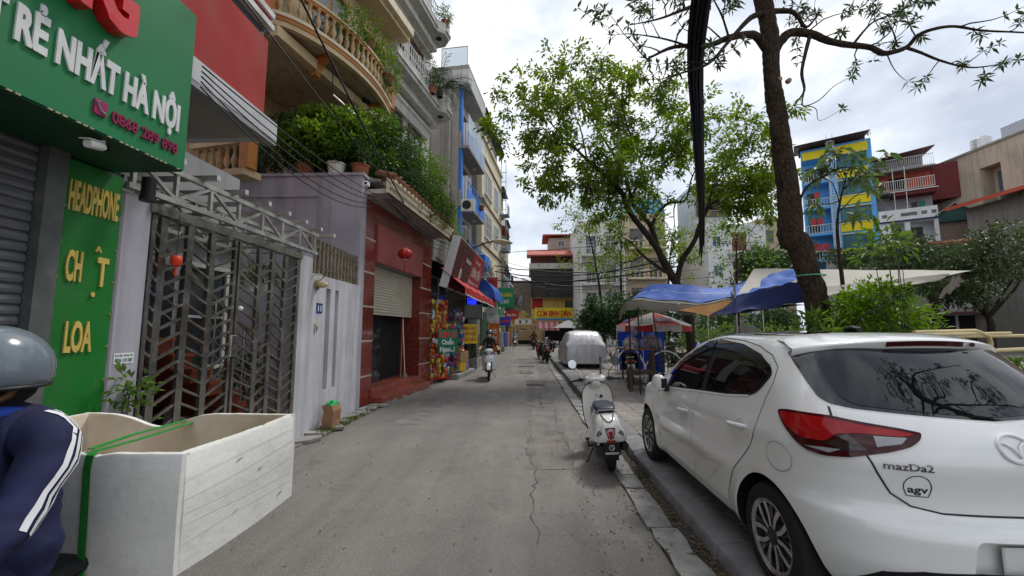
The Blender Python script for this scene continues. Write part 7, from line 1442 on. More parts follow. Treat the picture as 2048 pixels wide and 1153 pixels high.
def scooter():
    s=thing('scooter','white retro scooter leaning on its stand between the gutter and the kerb','scooter',(1.00,5.20,.0),R(-3.5)); s.rotation_euler=(0,R(-4.5),R(-3.5)); s.scale=(.96,.96,.96)
    wheel(s,0,.25,.105); wheel(s,1.28,.24,.10)
    # tail shell
    def sec(y,f,zt,zb,wt,wb):
        h=[(0,zt),(wt*.6,zt-.003),(wt*.92,zt-.02),(wt+.25*(wb-wt),zt-.25*(zt-zb)),(wt+.7*(wb-wt),zt-.6*(zt-zb)),(wb,zt-.86*(zt-zb)),(wb*.95,zb+.008),(wb*.8,zb),(0,zb)]
        return [(x,y,z) for x,z in h]+[(-x,y,z) for x,z in h[-2:0:-1]]
    K=[(-.335,.545,.47,.03,.07),(-.325,.575,.43,.06,.125),(-.29,.62,.405,.09,.17),(-.22,.665,.395,.115,.20),(-.10,.70,.39,.135,.222),(.10,.71,.38,.14,.225),(.32,.70,.36,.135,.20),(.48,.66,.33,.12,.165),(.60,.55,.30,.10,.13)]
    KK=spl(K,28); rows=[sec(y,1,a,b,c,d) for y,a,b,c,d in KK]; m=MB(); m.grid(rows,0,True); n=len(rows[0]); m.f+=[tuple(range(n)),tuple(len(m.v)-1-i for i in range(n))]; m.m+=[0,0]
    me=m.mesh('tail_shell',SCW,40); sh=link('tail_shell',me,s); bv=BVHTree.FromPolygons([v.co[:] for v in me.vertices],[p.vertices[:] for p in me.polygons])
    dc=lambda poly,nm,mm,off,par=sh: decal(bv,poly,(0,-2,0),(1,0,0),(0,0,1),(0,1,0),off,.015,.004).build(nm,mm,par,40)
    sy=lambda L:L+[(-x,z) for x,z in reversed(L)]
    tl=dc(round_poly(sy([(0,.448),(.030,.455),(.042,.49),(.058,.56),(.052,.575),(0,.578)]),.008),'tail_lamp',BKP,.006); dc(round_poly(sy([(0,.458),(.022,.463),(.033,.495),(.046,.555),(0,.567)]),.006),'lens',mat('scooter_lens',(.42,.20,.20),.1,.3,30,coat=1),.010,tl); dc(sy([(0,.462),(.012,.466),(.018,.50),(.024,.535),(0,.54)]),'lamp_core',mat('tail_lamp_red',(.30,.006,.008)),.012,tl)
    for sg in (-1,1): 
        p=[(sg*x,z) for x,z in ((.095,.52),(.118,.545),(.150,.515),(.160,.475),(.135,.485),(.105,.505))]; t_=dc(p if sg>0 else p[::-1],'turn_signal',BKP,.005); q=[(sg*x,z) for x,z in ((.105,.522),(.120,.537),(.143,.512),(.150,.487),(.13,.493))]; dc(q if sg>0 else q[::-1],'lens',mat('signal_smoke',(.13,.13,.14),.1,.2,40,coat=1),.008,t_)
    for x in (-.10,.10): MB().tube([(x*1.6,-.338+.035,.43),(x*.9,-.327,.60),(x*.75,-.23,.69)],.0035,5).build('crease',mat('scooter_crease',(.45,.44,.42),.4,0),sh)
    # seat with pale piping, grab loop
    st=MB(); st.loft([(-.07,0,.725,.08,.018,2.5),(-.03,0,.735,.118,.032,2.8),(.08,0,.742,.135,.04,3),(.25,0,.745,.14,.045,3),(.45,0,.735,.115,.042,3),(.58,0,.72,.07,.03,2.5)],20); so=st.build('seat',mat('navy_vinyl',(.012,.014,.030),.42,.1,20),s,60)
    MB().tube([(x,y,.722+.002) for x,y in ((-.10,-.075),(-.136,.05),(-.142,.2),(-.12,.45))],.006,5).tube([(-.10,-.078,.742),(0,-.092,.745),(.10,-.078,.742)],.006,5).tube([(x,y,.724) for x,y in ((.10,-.075),(.136,.05),(.142,.2),(.12,.45))],.006,5).build('piping',mat('pale_piping',(.42,.42,.44),.5,.05),so)
    MB().tube([(-.075,-.13,.70),(-.055,-.235,.67),(-.02,-.275,.635),(.02,-.275,.635),(.055,-.235,.67),(.075,-.13,.70)],.008,6).build('grab_rail',BKP,s,60)
    # under-tail: plate, reflector, mudguard
    MB().prism([(-.30,.41),(-.24,.40),(-.22,.20),(-.27,.19),(-.31,.25)],-.075,.075,'x').build('mudguard',BKP,s)
    pl=MB().bbox((-.098,-.327,.262),(.098,-.317,.402),.006); pl=pl.build('number_plate',mat('plate_black',(.010,.010,.011),.35,.05),s)
    lettering('lettering','ESPERO',mat('print_white',(.66,.66,.65)),pl,(-.078,-.329,.278),(1,0,0),(0,0,1),.156,.022,.001,.035)
    lg=MB(); lg.lathe([(.026,0),(.032,0),(.032,-.003),(.026,-.003)],22,(0,-.327,.352),'y'); lg.tube([(.018,-.33,.338),(.004,-.33,.345),(.0,-.33,.356),(.012,-.33,.366)],.004,5); lg.build('emblem',mat('print_white',(.66,.66,.65)),pl)
    MB().bbox((-.052,-.318,.409),(.052,-.30,.438),.006).build('reflector',mat('reflector_red',(.28,.015,.015),.2,.2,40,coat=1),s)
    # drive side, exhaust, stands, pegs
    MB().loft([(-.10,-.115,.25,.05,.07,2.4),(.05,-.125,.27,.065,.10,2.6),(.25,-.125,.29,.06,.09,2.6),(.42,-.11,.30,.05,.07,2.4)],12).build('engine_case',ENG,s,50); MB().loft([(-.05,0,.36,.12,.06,3),(.3,0,.36,.14,.08,3),(.5,0,.33,.13,.06,3)],12).build('engine_cowl',BKP,s,50)
    MB().tube([(.12,.45,.24),(.16,.2,.25),(.165,.1,.27)],.018,7).build('exhaust_pipe',ENG,s,60); MB().loft([(.12,.165,.275,.035,.045,2),(.05,.168,.285,.05,.062,2),(-.18,.17,.325,.05,.06,2),(-.23,.17,.335,.035,.045,2)],14).build('exhaust',BKP,s,60); MB().bbox((.20,-.15,.285),(.226,.03,.345),.01).build('heat_shield',CHR,s)
    for x in (-.13,.13): MB().bar((x,-.02,.25),(x*1.05,-.14,.47),.035,.035).build('shock_absorber',CHR,s)
    MB().tube([(-.14,.38,.22),(-.27,.30,.02),(-.285,.32,.012)],.011,6).build('side_stand',BKP,s); 
    for sg in (-1,1): MB().tube([(sg*.13,.16,.27),(sg*.235,.13,.27),(sg*.25,.10,.27)],.012,6).build('footpeg',BKP,s)
    MB().tube([(-.235,.14,.26),(-.25,.10,.36)],.010,6).bbox((-.275,.08,.35),(-.225,.11,.38),.006).build('pedal',BKP,s)
    # floor, leg shield
    MB().loft([(.50,0,.315,.15,.03,4),(.60,0,.30,.19,.028,4),(.85,0,.30,.19,.028,4),(1.0,0,.33,.17,.035,4)],16).build('floorboard',SCW,s,40); MB().bbox((-.17,.58,.328),(.17,.92,.334),.002).build('floor_mat',BKP,s)
    rows=[]
    for z,wd in ((.32,.17),(.38,.20),(.5,.218),(.65,.222),(.78,.215),(.86,.195),(.92,.15),(.955,.08)):
        rows.append([(wd*u,1.0+.05*(z-.3)-.06*abs(u)**2.2,z) for u in [k/8-1 for k in range(17)]])
    back=[[(x,y+.035,z) for x,y,z in r] for r in rows]; m=MB(); loop=[r+list(reversed(b)) for r,b in zip(rows,back)]; m.grid(loop,0,True); N=len(loop[0]); m.f+=[tuple(range(N)),tuple(len(m.v)-1-i for i in range(N))]; m.m+=[0,0]; ls=m.build('leg_shield',SCW,s,50)
    MB().tube([(r[0][0]*1.01,r[0][1]+.017,r[0][2]) for r in rows]+[(r[-1][0]*1.01,r[-1][1]+.017,r[-1][2]) for r in reversed(rows)],.011,7).build('shield_trim',BKP,ls,60)
    MB().bbox((-.045,.985,.60),(.045,1.03,.72),.02).build('glovebox',SCW,ls); MB().lathe([(0,-.02),(.02,-.018),(.024,.0)],12,(.065,1.0,.745),'y').build('ignition',BKP,ls); MB().tube([(-.01,1.0,.76),(-.01,.955,.765),(-.01,.95,.79)],.007,6).build('bag_hook',BKP,ls)
    MB().prism([(.965,.40),(1.005,.42),(1.01,.60),(.985,.58)],-.10,.10,'x').build('inner_panel',BKP,ls)
    # headset
    hs=MB(); hs.loft([(.90,0,1.005,.05,.02,2.4),(.93,0,1.01,.115,.04,2.6),(.99,0,1.01,.16,.055,2.6),(1.06,0,1.0,.15,.06,2.5),(1.12,0,.985,.09,.05,2.2),(1.14,0,.98,.03,.02,2)],20); ho=hs.build('headset',SCW,s,50); MB().loft([(.90,0,.98,.045,.03,2.5),(.97,0,.93,.075,.06,2.6),(1.06,0,.93,.07,.06,2.5)],14).build('neck',SCW,ho,50)
    MB().prism(round_poly([(-.085,.925),(.085,.925),(.10,.96),(.07,1.02),(-.07,1.02),(-.10,.96)],.015),1.047,1.067,'z').build('gauge_bezel',CHR,ho); MB().prism(round_poly([(-.072,.932),(.072,.932),(.085,.96),(.06,1.01),(-.06,1.01),(-.085,.96)],.012),1.0675,1.07,'z').build('gauge',mat('gauge_face',(.30,.33,.34),.15,.3,30,coat=.6),ho)
    for sg in (-1,1):
        MB().tube([(sg*.14,1.0,1.005),(sg*.25,.985,1.0)],.014,8).build('handlebar',BKP,s,60); MB().tube([(sg*.25,.985,1.0),(sg*.265,.982,1.0),(sg*.27,.98,.999),(sg*.375,.955,.993),(sg*.38,.954,.993)],[.016,.024,.0175,.0175,.02],10).build('grip',BKP,s,60)
        MB().bbox((sg*.215-.03,.965,.975),(sg*.215+.03,1.02,1.035),.012).build('switchgear',BKP,s); MB().tube([(sg*.23,1.02,1.0),(sg*.30,1.035,.995),(sg*.37,1.0,.985)],.006,6).build('brake_lever',CHR,s,60)
        MB().tube([(sg*.20,1.0,1.03),(sg*.215,1.02,1.10),(sg*.27,1.0,1.17),(sg*.30,.985,1.20)],.006,6).build('mirror_stem',BKP if sg>0 else CHR,s,60)
        mr=MB(); mr.T=Matrix.Translation((sg*.325,.975,1.245))@Euler((R(-8),0,R(-sg*18))).to_matrix().to_4x4(); mr.lathe([(0,.03),(.04,.027),(.062,.012),(.066,-.006),(.060,-.008)],22,(0,0,0),'y'); mo=mr.build('mirror',CHR if sg<0 else BKP,s,60)
        g=MB(); g.T=mr.T; g.lathe([(0,-.007),(.06,-.007)],22,(0,0,0),'y'); g.build('mirror_glass',mat('mirror_glass',(.62,.66,.64),.02,0,metal=1),mo)
    MB().loft([(1.12,0,1.0,.075,.075,2),(1.17,0,1.0,.07,.07,2),(1.18,0,1.0,.05,.05,2)],18).build('headlamp',CHR,s,60)
    MB().tube([(0,1.05,.90),(0,1.2,.45),(.07,1.27,.24)],.03,8).build('fork',BKP,s,60); rows=[[(.075*math.sin(u)*1.0,1.28+(.285)*math.cos(a),.24+(.285+.015*math.cos(u))*math.sin(a)) for u in (-1.5,-.8,0,.8,1.5)] for a in [R(10+i*15) for i in range(11)]]; MB().grid(rows).build('front_fender',SCW,s,180)
scooter()
# ---------------------------------------------------------------- people and the foam box rider
def skin_body(name,J,B,mats,parent,sub=2,smooth=180,fold=0):
    """J: joint -> (x,y,z,rx,ry); B: (a,b,material index). One continuous skinned surface, materials by nearest limb"""
    names=list(J); idx={k:i for i,k in enumerate(names)}; me=bpy.data.meshes.new('sk'); me.from_pydata([J[k][:3] for k in names],[(idx[a],idx[b]) for a,b,_ in B],[]); o=link('sk',me)
    o.modifiers.new('s','SKIN'); sv=me.skin_vertices[0].data
    for i,k in enumerate(names): sv[i].radius=(J[k][3],J[k][4] if len(J[k])>4 else J[k][3])
    sv[0].use_root=True; md=o.modifiers.new('u','SUBSURF'); md.levels=sub; md.render_levels=sub
    out=evalmesh(o); bpy.data.objects.remove(o); bpy.data.meshes.remove(me); out.materials.clear()
    for m in mats: out.materials.append(m)
    if fold:
        from mathutils import noise as mn
        for v in out.vertices:
            c=v.co
            if c.z<1.42 and c.y<.75:
                n=mn.fractal(Vector((c.x*5,c.y*5,c.z*13)),1.0,2.0,3)+.7*(1-abs(mn.noise(Vector((c.x*7+3,c.y*6+c.z*5,c.z*8-c.x*6))))*2.5); v.co=c+v.normal*n*fold
    segs=[(Vector(J[a][:3]),Vector(J[b][:3]),(J[a][3]+J[b][3])/2,mi) for a,b,mi in B]
    for p in out.polygons:
        c=p.center; best=9e9; bi=0
        for a,b,r,mi in segs:
            d=b-a; t=max(0,min(1,(c-a).dot(d)/max(1e-9,d.length_squared))); e=(c-(a+d*t)).length-r
            if e<best: best=e; bi=mi
        p.material_index=bi
    fix(out,smooth,True); return link(name,out,parent),out
def hand(J,B,key,wr,d,up,sd,m,curl=1.0,s=1.0):
    """palm, four curled fingers and a thumb from wrist joint key; d forward, up back of hand, sd towards the thumb"""
    w_=Vector(wr); d=Vector(d).normalized(); sd=Vector(sd).normalized(); up=Vector(up).normalized(); pk=key+'p'; c=w_+d*.05*s; J[pk]=(*c,.030*s,.018*s); B.append((key,pk,m))
    for i in range(4):
        off=sd*((1.5-i)*.021*s); l=(.9,1.0,.95,.75)[i]; k0=c+d*.042*s+off; k1=k0+(d*.6-up*.8*curl)*.032*s*l; k2=k1+(-d*.35-up*.9)*.024*s*l*curl+d*(1-curl)*.02
        a,b,e='%sf%d0'%(key,i),'%sf%d1'%(key,i),'%sf%d2'%(key,i); J[a]=(*k0,.0105*s); J[b]=(*k1,.0095*s); J[e]=(*k2,.008*s); B+= [(pk,a,m),(a,b,m),(b,e,m)]
    t0=w_+d*.03*s+sd*.034*s; t1=t0+(d*.5+sd*.5-up*.3)*.034*s; t2=t1+(d*.7-sd*.3-up*.5)*.026*s
    for k,p,r in (('t0',t0,.013),('t1',t1,.011),('t2',t2,.009)): J[key+k]=(*p,r*s)
    B+= [(key,key+'t0',m),(key+'t0',key+'t1',m),(key+'t1',key+'t2',m)]
NAVY=mat('navy_fabric',(.010,.012,.046),.85,.22,4,.35,18); SKIN=mat('skin_tone',(.42,.24,.15),.5,.06,8); HAIR=mat('black_hair',(.012,.010,.009),.45,.2,20); DPANT=mat('dark_trousers',(.012,.012,.014),.85,.2,5)
def bike(root,cm,sp=16,front=1.22,plate=True,rack=False,seatm=None,light=False,low=False):
    """underbone motorcycle along +Y: rear axle at y=0, front axle at y=front"""
    wheel(root,0,.285,.085,0,sp); wheel(root,front,.285,.075,0,sp); ob=seatm or BKP
    MB().loft([(-.42,0,.70,.03,.03,2.2),(-.34,0,.70,.09,.06,2.4),(-.1,0,.68,.115,.10,2.5),(.2,0,.62,.12,.12,2.5),(.42,0,.54,.11,.11,2.5),(.55,0,.46,.07,.09,2.2)],14).build('side_cover',cm,root,50)
    MB().loft([(-.36,0,.765,.08,.02,2.5),(-.30,0,.775,.115,.035,2.8),(0,0,.765,.13,.04,3),(.25,0,.74,.125,.04,3),(.45,0,.73,.09,.035,2.6)],14).build('seat',ob,root,60)
    MB().loft([(.48,0,.48,.06,.06,2.4),(.75,0,.52,.065,.07,2.4),(.95,0,.62,.07,.10,2.4),(1.02,0,.78,.08,.12,2.4)],12).build('frame_cover',cm,root,50)
    for s in (-1,1): MB().add([(s*.10,.86,.88),(s*.24,.80,.80),(s*.25,.74,.50),(s*.20,.74,.33),(s*.11,.90,.36),(s*.10,.98,.62),(s*.09,.90,.88),(s*.22,.83,.80),(s*.23,.77,.50),(s*.18,.77,.34),(s*.10,.93,.37),(s*.09,1.01,.62)],[(0,1,2,5),(2,3,4,5),(6,11,8,7),(8,11,10,9),(0,6,7,1),(1,7,8,2),(2,8,9,3),(3,9,10,4),(4,10,11,5),(5,11,6,0)]).build('leg_shield',cm,root,40)
    MB().loft([(.22,0,.36,.10,.10,2.6),(.45,0,.35,.13,.13,2.6),(.62,0,.34,.09,.09,2.4)],12).build('engine',ENG,root,40)
    MB().tube([(.10,.55,.26),(.13,.3,.22),(.135,.1,.25)],.016,6).loft([(.1,.14,.26,.03,.03,2),(.0,.14,.28,.042,.042,2),(-.4,.145,.36,.045,.045,2),(-.44,.145,.37,.03,.03,2)],10).build('exhaust',ENG,root,60)
    hb=MB(); hb.loft([(.93,0,1.0,.06,.04,2.3),(.98,0,1.0,.13,.06,2.4),(1.05,0,.98,.12,.075,2.4),(1.12,0,.95,.07,.06,2.2)],14); hd=hb.build('handlebar_cowl',cm,root,50); MB().loft([(1.10,0,.95,.075,.055,2.2),(1.125,0,.95,.065,.048,2.2)],14).build('headlamp',mat('headlamp_glass',(.55,.56,.56),.1,.2,30,coat=1),hd,50)
    for s in (-1,1):
        MB().tube([(s*.08,.98,.99),(s*.24,.95,1.02),(s*.36,.90,1.0)],[.012,.012,.016],7).build('handlebar',BKP,root,60); MB().bar((s*.085,1.0,.85),(s*.08,front,.285),.045,.045).build('fork_leg',ENG if s else BKP,root); MB().bar((s*.10,.0,.285),(s*.10,.35,.40),.035,.05).build('swing_arm',BKP,root); MB().bar((s*.125,-.02,.30),(s*.12,-.08,.60),.045,.045).build('shock_absorber',ENG,root)
        MB().tube([(s*.16,.95,1.02),(s*.20,.97,1.12),(s*.25,.93,1.18)],.006,5).build('mirror_stem',BKP,root); m=MB(); m.loft([(.915,s*.29,1.20,.05,.035,2.4),(.945,s*.29,1.20,.04,.028,2.4)],10); m.build('mirror',BKP,root,40); MB().tube([(s*.10,.42,.30),(s*.24,.42,.30)],.013,6).build('footpeg',BKP,root)
        MB().loft([(-.40,s*.13,.66,.03,.02,2.2),(-.36,s*.13,.66,.04,.028,2.2)],8).build('turn_signal',mat('amber_lens',(.5,.18,.02),.15,.1),root)
    rows=[[(.06*math.sin(u),front+.315*math.cos(a),.285+(.315+.015*math.cos(u))*math.sin(a)) for u in (-1.5,-.8,0,.8,1.5)] for a in [R(20+i*14) for i in range(11)]]; MB().grid(rows).build('front_fender',cm,root,180)
    MB().prism([(-.40,.66),(-.30,.62),(-.33,.36),(-.40,.34),(-.44,.44)],-.055,.055,'x').build('rear_fender',BKP,root); MB().loft([(-.45,0,.69,.05,.028,2.2),(-.41,0,.69,.08,.045,2.3)],12).build('tail_lamp',mat('tail_lamp_red',(.30,.006,.008)),root,50)
    MB().tube([(-.07,-.30,.78),(-.09,-.44,.80),(.09,-.44,.80),(.07,-.30,.78)],.011,6).build('grab_rail',CHR,root,60)
    if plate:
        p=MB().bbox((-.095,-.452,.46),(.095,-.444,.60),.005).build('number_plate',mat('plate_white',(.72,.72,.70)),root); lettering('lettering','29-E1',BLK,p,(-.07,-.453,.54),(1,0,0),(0,0,1),.14,.035,.001,.02); lettering('lettering','269.81',BLK,p,(-.08,-.453,.48),(1,0,0),(0,0,1),.16,.04,.001,.02)
    MB().tube([(-.10,.35,.25),(-.22,.28,.02)],.011,6).build('side_stand',BKP,root)
def helmet(parent,c,m,r=(.135,.15,.135),peak=True,loc=None):
    h=MB(); rows=[]
    for i in range(11):
        th=PI*i/10*.62; rows.append([(c[0]+r[0]*math.sin(th)*math.cos(a),c[1]+r[1]*math.sin(th)*math.sin(a),c[2]+r[2]*math.cos(th)-(.0 if math.sin(a)>0 else -.0)) for a in [2*PI*k/28 for k in range(28)]])
    inner=[[(c[0]+(x-c[0])*.9,c[1]+(y-c[1])*.9,c[2]+(z-c[2])*.9) for x,y,z in r_] for r_ in rows[::-1]]
    h.grid(rows+inner,0,True); o=h.build('helmet',m,parent,180)
    MB().lathe([(.0,0),(.004,0),(.004,.006),(0,.006)],8,(c[0],c[1],c[2]+r[2]-.004)).build('helmet_button',BKP,o)
    if peak: MB().grid([[(c[0]+r[0]*.75*math.cos(a)*(1+k*.18),c[1]+r[1]*math.sin(a)*(.96+k*.42),c[2]+.02-.02*k) for a in [R(35+i*11) for i in range(11)]] for k in (0,.5,1)]).grid([[(c[0]+r[0]*.75*math.cos(a)*(1+k*.18),c[1]+r[1]*math.sin(a)*(.96+k*.42),c[2]+.015-.02*k) for a in [R(35+i*11) for i in range(11)]] for k in (0,.5,1)]).build('peak',BKP,o,60)
    return o
def riding_pose(J,B,cl,pn,sk,wide=.19,lean=.0,fem=0,hb=(.33,.86,1.03),head=.075,leg=None):
    """seated rider facing +Y; cl/pn/sk are material indices for top, trousers, skin; arm: bare from elbow when cl is a tuple"""
    top,fore=cl if isinstance(cl,tuple) else (cl,cl); th,sh=pn if isinstance(pn,tuple) else (pn,pn)
    J.update({'pel':(0,.12,.86,.155,.125),'sp':(0,.10+lean*.3,1.02,.145,.115),'ch':(0,.13+lean*.7,1.20,.165,.125),'nb':(0,.155+lean,1.36,.09,.08),'nk':(0,.175+lean,1.43,.052,.055),'hd':(0,.20+lean,1.53,head,.085),'ht':(0,.20+lean,1.62,head*.85,.08)})
    B+= [('pel','sp',top),('sp','ch',top),('ch','nb',top),('nb','nk',sk),('nk','hd',sk),('hd','ht',sk)]
    for s,k in ((-1,'l'),(1,'r')):
        J[k+'sh']=(s*wide,.14+lean,1.325,.075,.075); J[k+'el']=(s*(wide+.10),.40+lean*.6,1.10,.054,.054); J[k+'wr']=(s*hb[0],hb[1]-.08,hb[2]+.01,.036,.03)
        J[k+'hp']=(s*.10,.16,.84,.10,.10); J[k+'kn']=(s*.185,.60,.76,.068,.068); J[k+'an']=(s*.17,.50,.39,.043,.045); J[k+'ft']=(s*.19,.64,.345,.042,.035); J[k+'he']=(s*.17,.46,.345,.038,.035)
        B+= [('nb',k+'sh',top),(k+'sh',k+'el',top),(k+'el',k+'wr',fore),('pel',k+'hp',th),(k+'hp',k+'kn',th),(k+'kn',k+'an',sh),(k+'an',k+'ft',3),(k+'an',k+'he',3)]
        hand(J,B,k+'wr',J[k+'wr'][:3],(0,1,-.1),(0,.1,1),(-s,.1,0),sk)
def box_rider():
    X,Y=-1.755,1.50
    b=thing('motorcycle','dark delivery motorcycle mostly hidden under the foam box and rider','motorcycle',(X-.04,Y+.02,0),PI); bike(b,mat('dark_red_plastic',(.05,.008,.008),.3,.05,coat=.6))
    rk=MB(); 
    for x in (-.28,.28): rk.bar((x,-.90,.70),(x,-.10,.70),.03,.03)
    for y in (-.88,-.55,-.15): rk.bar((-.36,y,.685),(.36,y,.685),.03,.025)
    for x in (-.12,.12): rk.bar((x,-.10,.69),(x*.9,.05,.45),.025,.025); rk.bar((x,-.8,.69),(x*.9,-.1,.40),.025,.025)
    rk.build('luggage_rack',BKP,b)
    p=thing('person','rider in a navy jacket with white sleeve stripes and a grey helmet','person',(X,Y-.02,-.025),PI)
    J={};B=[]; riding_pose(J,B,0,2,1,.195,-.02,0,(.34,.88,1.02),.078); J['ch']=(0,.11,1.20,.168,.13); J['sp']=(0,.08,1.02,.155,.125)
    for k in 'lr': s=-1 if k=='l' else 1; J[k+'sh']=(s*.195,.11,1.32,.082,.084); J[k+'el']=(s*.30,.33,1.09,.060,.060); 
    B=[(a,b_,0 if a=='pel' else m_) for a,b_,m_ in B]; body,me=skin_body('body',J,B,[NAVY,SKIN,DPANT,BKP],p,3,180,.010)
    bv=BVHTree.FromPolygons([v.co[:] for v in me.vertices],[q.vertices[:] for q in me.polygons])
    # three stripes down the outer sleeve, both arms
    ST=mat('white_stripe',(.62,.62,.64),.8,.06,10)
    for s in (-1,1):
        sh=Vector((s*.20,.11,1.325)); el=Vector((s*.30,.33,1.09)); nb=Vector((s*.07,.12,1.40)); path=[nb.lerp(sh,t) for t in (.45,.7,1)]+[sh.lerp(el,t) for t in (.25,.5,.75,.95)]
        for k in (-1,0,1):
            m=MB(); rows=[]; Q=[q for i in range(len(path)-1) for q in (path[i],path[i].lerp(path[i+1],.5))]+[path[-1]]
            for i,q in enumerate(Q):
                t=(Q[min(i+1,len(Q)-1)]-Q[max(0,i-1)]).normalized(); f=min(1,i/4); out=(Vector((0,-.35,1))*(1-f)+Vector((s*.8,-.62,.25))*f).normalized(); out=(out-t*out.dot(t)).normalized(); sd=t.cross(out).normalized(); row=[]
                for e in (-.008,.008):
                    o_=q+sd*(k*.027+e)+out*.25; h=bv.ray_cast(o_,-out)
                    hp=h[0] if h[0] else q+out*.08; row.append(hp+out*.004)
                rows.append(row)
            m.grid(rows).build('sleeve_stripe',ST,p,180)
    m=MB(); m.tube([(.085*math.cos(a),.155+.075*math.sin(a),1.405+.012*math.sin(a)) for a in [2*PI*i/18 for i in range(19)]],.026,8); m.build('collar',mat('royal_blue_collar',(.012,.05,.30),.8,.15,8),p,60)
    J2=0; hm=MB(); hm.loft([(.06,0,1.50,.05,.06,2),(.12,0,1.50,.074,.095,2.2),(.2,0,1.50,.080,.105,2.2),(.27,0,1.50,.07,.09,2.2)],16,m=0); hm.build('face_mask',mat('black_cloth_mask',(.014,.012,.012),.85,.2,9),p,60)
    helmet(p,(0,.17,1.545),mat('grey_helmet_gloss',(.13,.155,.18),.22,.06,3,coat=.5),(.142,.158,.15),False)
    MB().tube([(.142*1.0*math.cos(a)*.93,.17+.158*math.sin(a)*.93,1.545+.15*math.cos(PI*.62)+.004) for a in [2*PI*i/30 for i in range(31)]],.007,6).build('helmet_rim',BKP,p,180)
    m=MB(); m.tube([(-.12,.15,1.56),(-.105,.19,1.47),(-.05,.245,1.42),(.05,.245,1.42),(.105,.19,1.47),(.12,.15,1.56)],.011,6); m.build('chin_strap',mat('brown_strap',(.10,.05,.02),.7,.2,9),p)
    # foam box, tied on with a green strap
    FO=mat('foam_dirty_white',(.66,.65,.61),.75,.08,1.5,.3,26,streak=-.07,dust=.34); FI=mat('foam_stained_inside',(.52,.42,.29),.8,.2,3,.15,30,col2=(.62,.55,.44))
    bx=thing('foam_box','large dirty white polystyrene fish box on the back of the motorcycle','box',(-1.975,2.035,.715),R(0)); hw,hd,h=.625,.40,.455; t=.042
    def wall(ax,at,sgn,n=40):
        m=MB(); out=[];inn=[]; rows=[]
        for i in range(n+1):
            u=i/n*2-1; dip=0
            if ax=='x' and sgn>0: dip=-.075*math.exp(-((u+.28)/.28)**2)
            if ax=='x' and sgn<0: dip=-.010*math.exp(-((u-.44)/.06)**2)
            if ax=='y': dip=-.006*math.exp(-((u-.35)/.04)**2)
            top=h+dip+rnd.uniform(-.0012,.0012); bow=.018*(1-u*u)*sgn
            o_=(at+sgn*t*.5)+bow; i_=(at-sgn*t*.5)+bow
            L=hw if ax=='x' else hd-t*.5-.001
            P=[(o_,0),(o_+sgn*.004,h*.5),(o_,top-.012),(o_-sgn*.008,top),(i_+sgn*.008,top),(i_,top-.012),(i_,.03),(i_,0)]
            rows.append([(u*L,a,z) if ax=='x' else (a,u*L,z) for a,z in P])
        m.grid(rows,0,True); N=8; k=len(m.v); m.f+=[tuple(range(N)),tuple(k-1-i for i in range(N))]; m.m+=[0,0]
        nf=len(m.f); me_=m.mesh('side_wall',[FO,FI],45)
        for p_ in me_.polygons:
            nn=p_.normal; d=nn.y if ax=='x' else nn.x
            if d*sgn<-.6: p_.material_index=1
        return link('side_wall',me_,bx)
    wall('x',hd-t*.5,1); wall('x',-hd+t*.5,-1); wall('y',hw-t*.5,1); wall('y',-hw+t*.5,-1); MB().box((-hw+t,-hd+t,.0),(hw-t,hd-t,.035)).build('bottom',FI,bx)
    # clear packing tape wrapped round and scuffs
    r=random.Random(77); tp=MB(); CRK=mat('foam_scuff',(.17,.14,.11),.9,.4,30)
    for i in range(4):
        z=.05+.36*r.random(); y=r.uniform(-.3,.25); l=r.uniform(.03,.12); s_=r.uniform(-.12,.3); m=MB(); X1=hw+.0185*(1-(y/hd)**2)+.005; m.add([(X1,y,z),(X1,y+l,z+l*s_),(X1,y+l,z+l*s_+r.uniform(.001,.004)),(X1,y+l*.4,z+l*s_*.4+r.uniform(.003,.008))],[(0,1,2,3)]); m.build('scuff',CRK,bx)
    for i in range(0):
        z=.05+.36*r.random(); x=r.uniform(.25,.58); l=r.uniform(.01,.05); m=MB(); Y1=-hd-.0185*(1-(x/hw)**2)-.006; m.add([(x,Y1,z),(x+.005,Y1,z-.002),(x+.008+l*.2,Y1,z+l),(x+l*.15,Y1,z+l*.9)],[(0,1,2,3)]); m.build('scuff',CRK,bx)
    for z in (.10,.17,.235,.30,.36):
        m=MB(); rows=[[(hw+.0185*(1-(y/hd)**2)+.0045,y,z+q+.02*math.sin(y*3+z*20)) for q in (0,.003)] for y in [k*.02-.38 for k in range(39)]]; m.grid(rows).build('tape_edge',mat('tape_ridge',(.75,.74,.70),.3,.1),bx,180)
    GS=mat('green_strap',(.02,.22,.03),.6,.15,20,.3,120); sx=.27
    st=thing('strap','bright green webbing strap tied over the foam box','strap',(-1.975,2.035,.715)); 
    def flat(P,wd,nm):
        m=MB(); rows=[]
        for i,q in enumerate(P): rows.append([(q[0]-wd/2,q[1],q[2]),(q[0]+wd/2,q[1],q[2]),(q[0]+wd/2,q[1]+.0,q[2]+.003),(q[0]-wd/2,q[1],q[2]+.003)])
        m.grid(rows,0,True).build(nm,GS,st)
    flat([(sx+.02,-hd-.03,-.02),(sx+.015,-hd-.032,.2),(sx,-hd-.026,.40),(sx,-hd-.02,h-.005),(sx-.01,-hd+.01,h+.006)],.032,'webbing'); flat([(sx-.01,-hd+.01,h+.004),(sx-.10,-.1,h-.022),(sx-.25,hd-.02,h-.052)],.028,'webbing'); flat([(sx-.03,-hd+.01,h+.012),(sx-.14,-.1,h-.004),(sx-.29,hd-.02,h-.040),(sx-.30,hd+.02,h-.06),(sx-.30,hd+.03,0)],.028,'webbing')
box_rider()
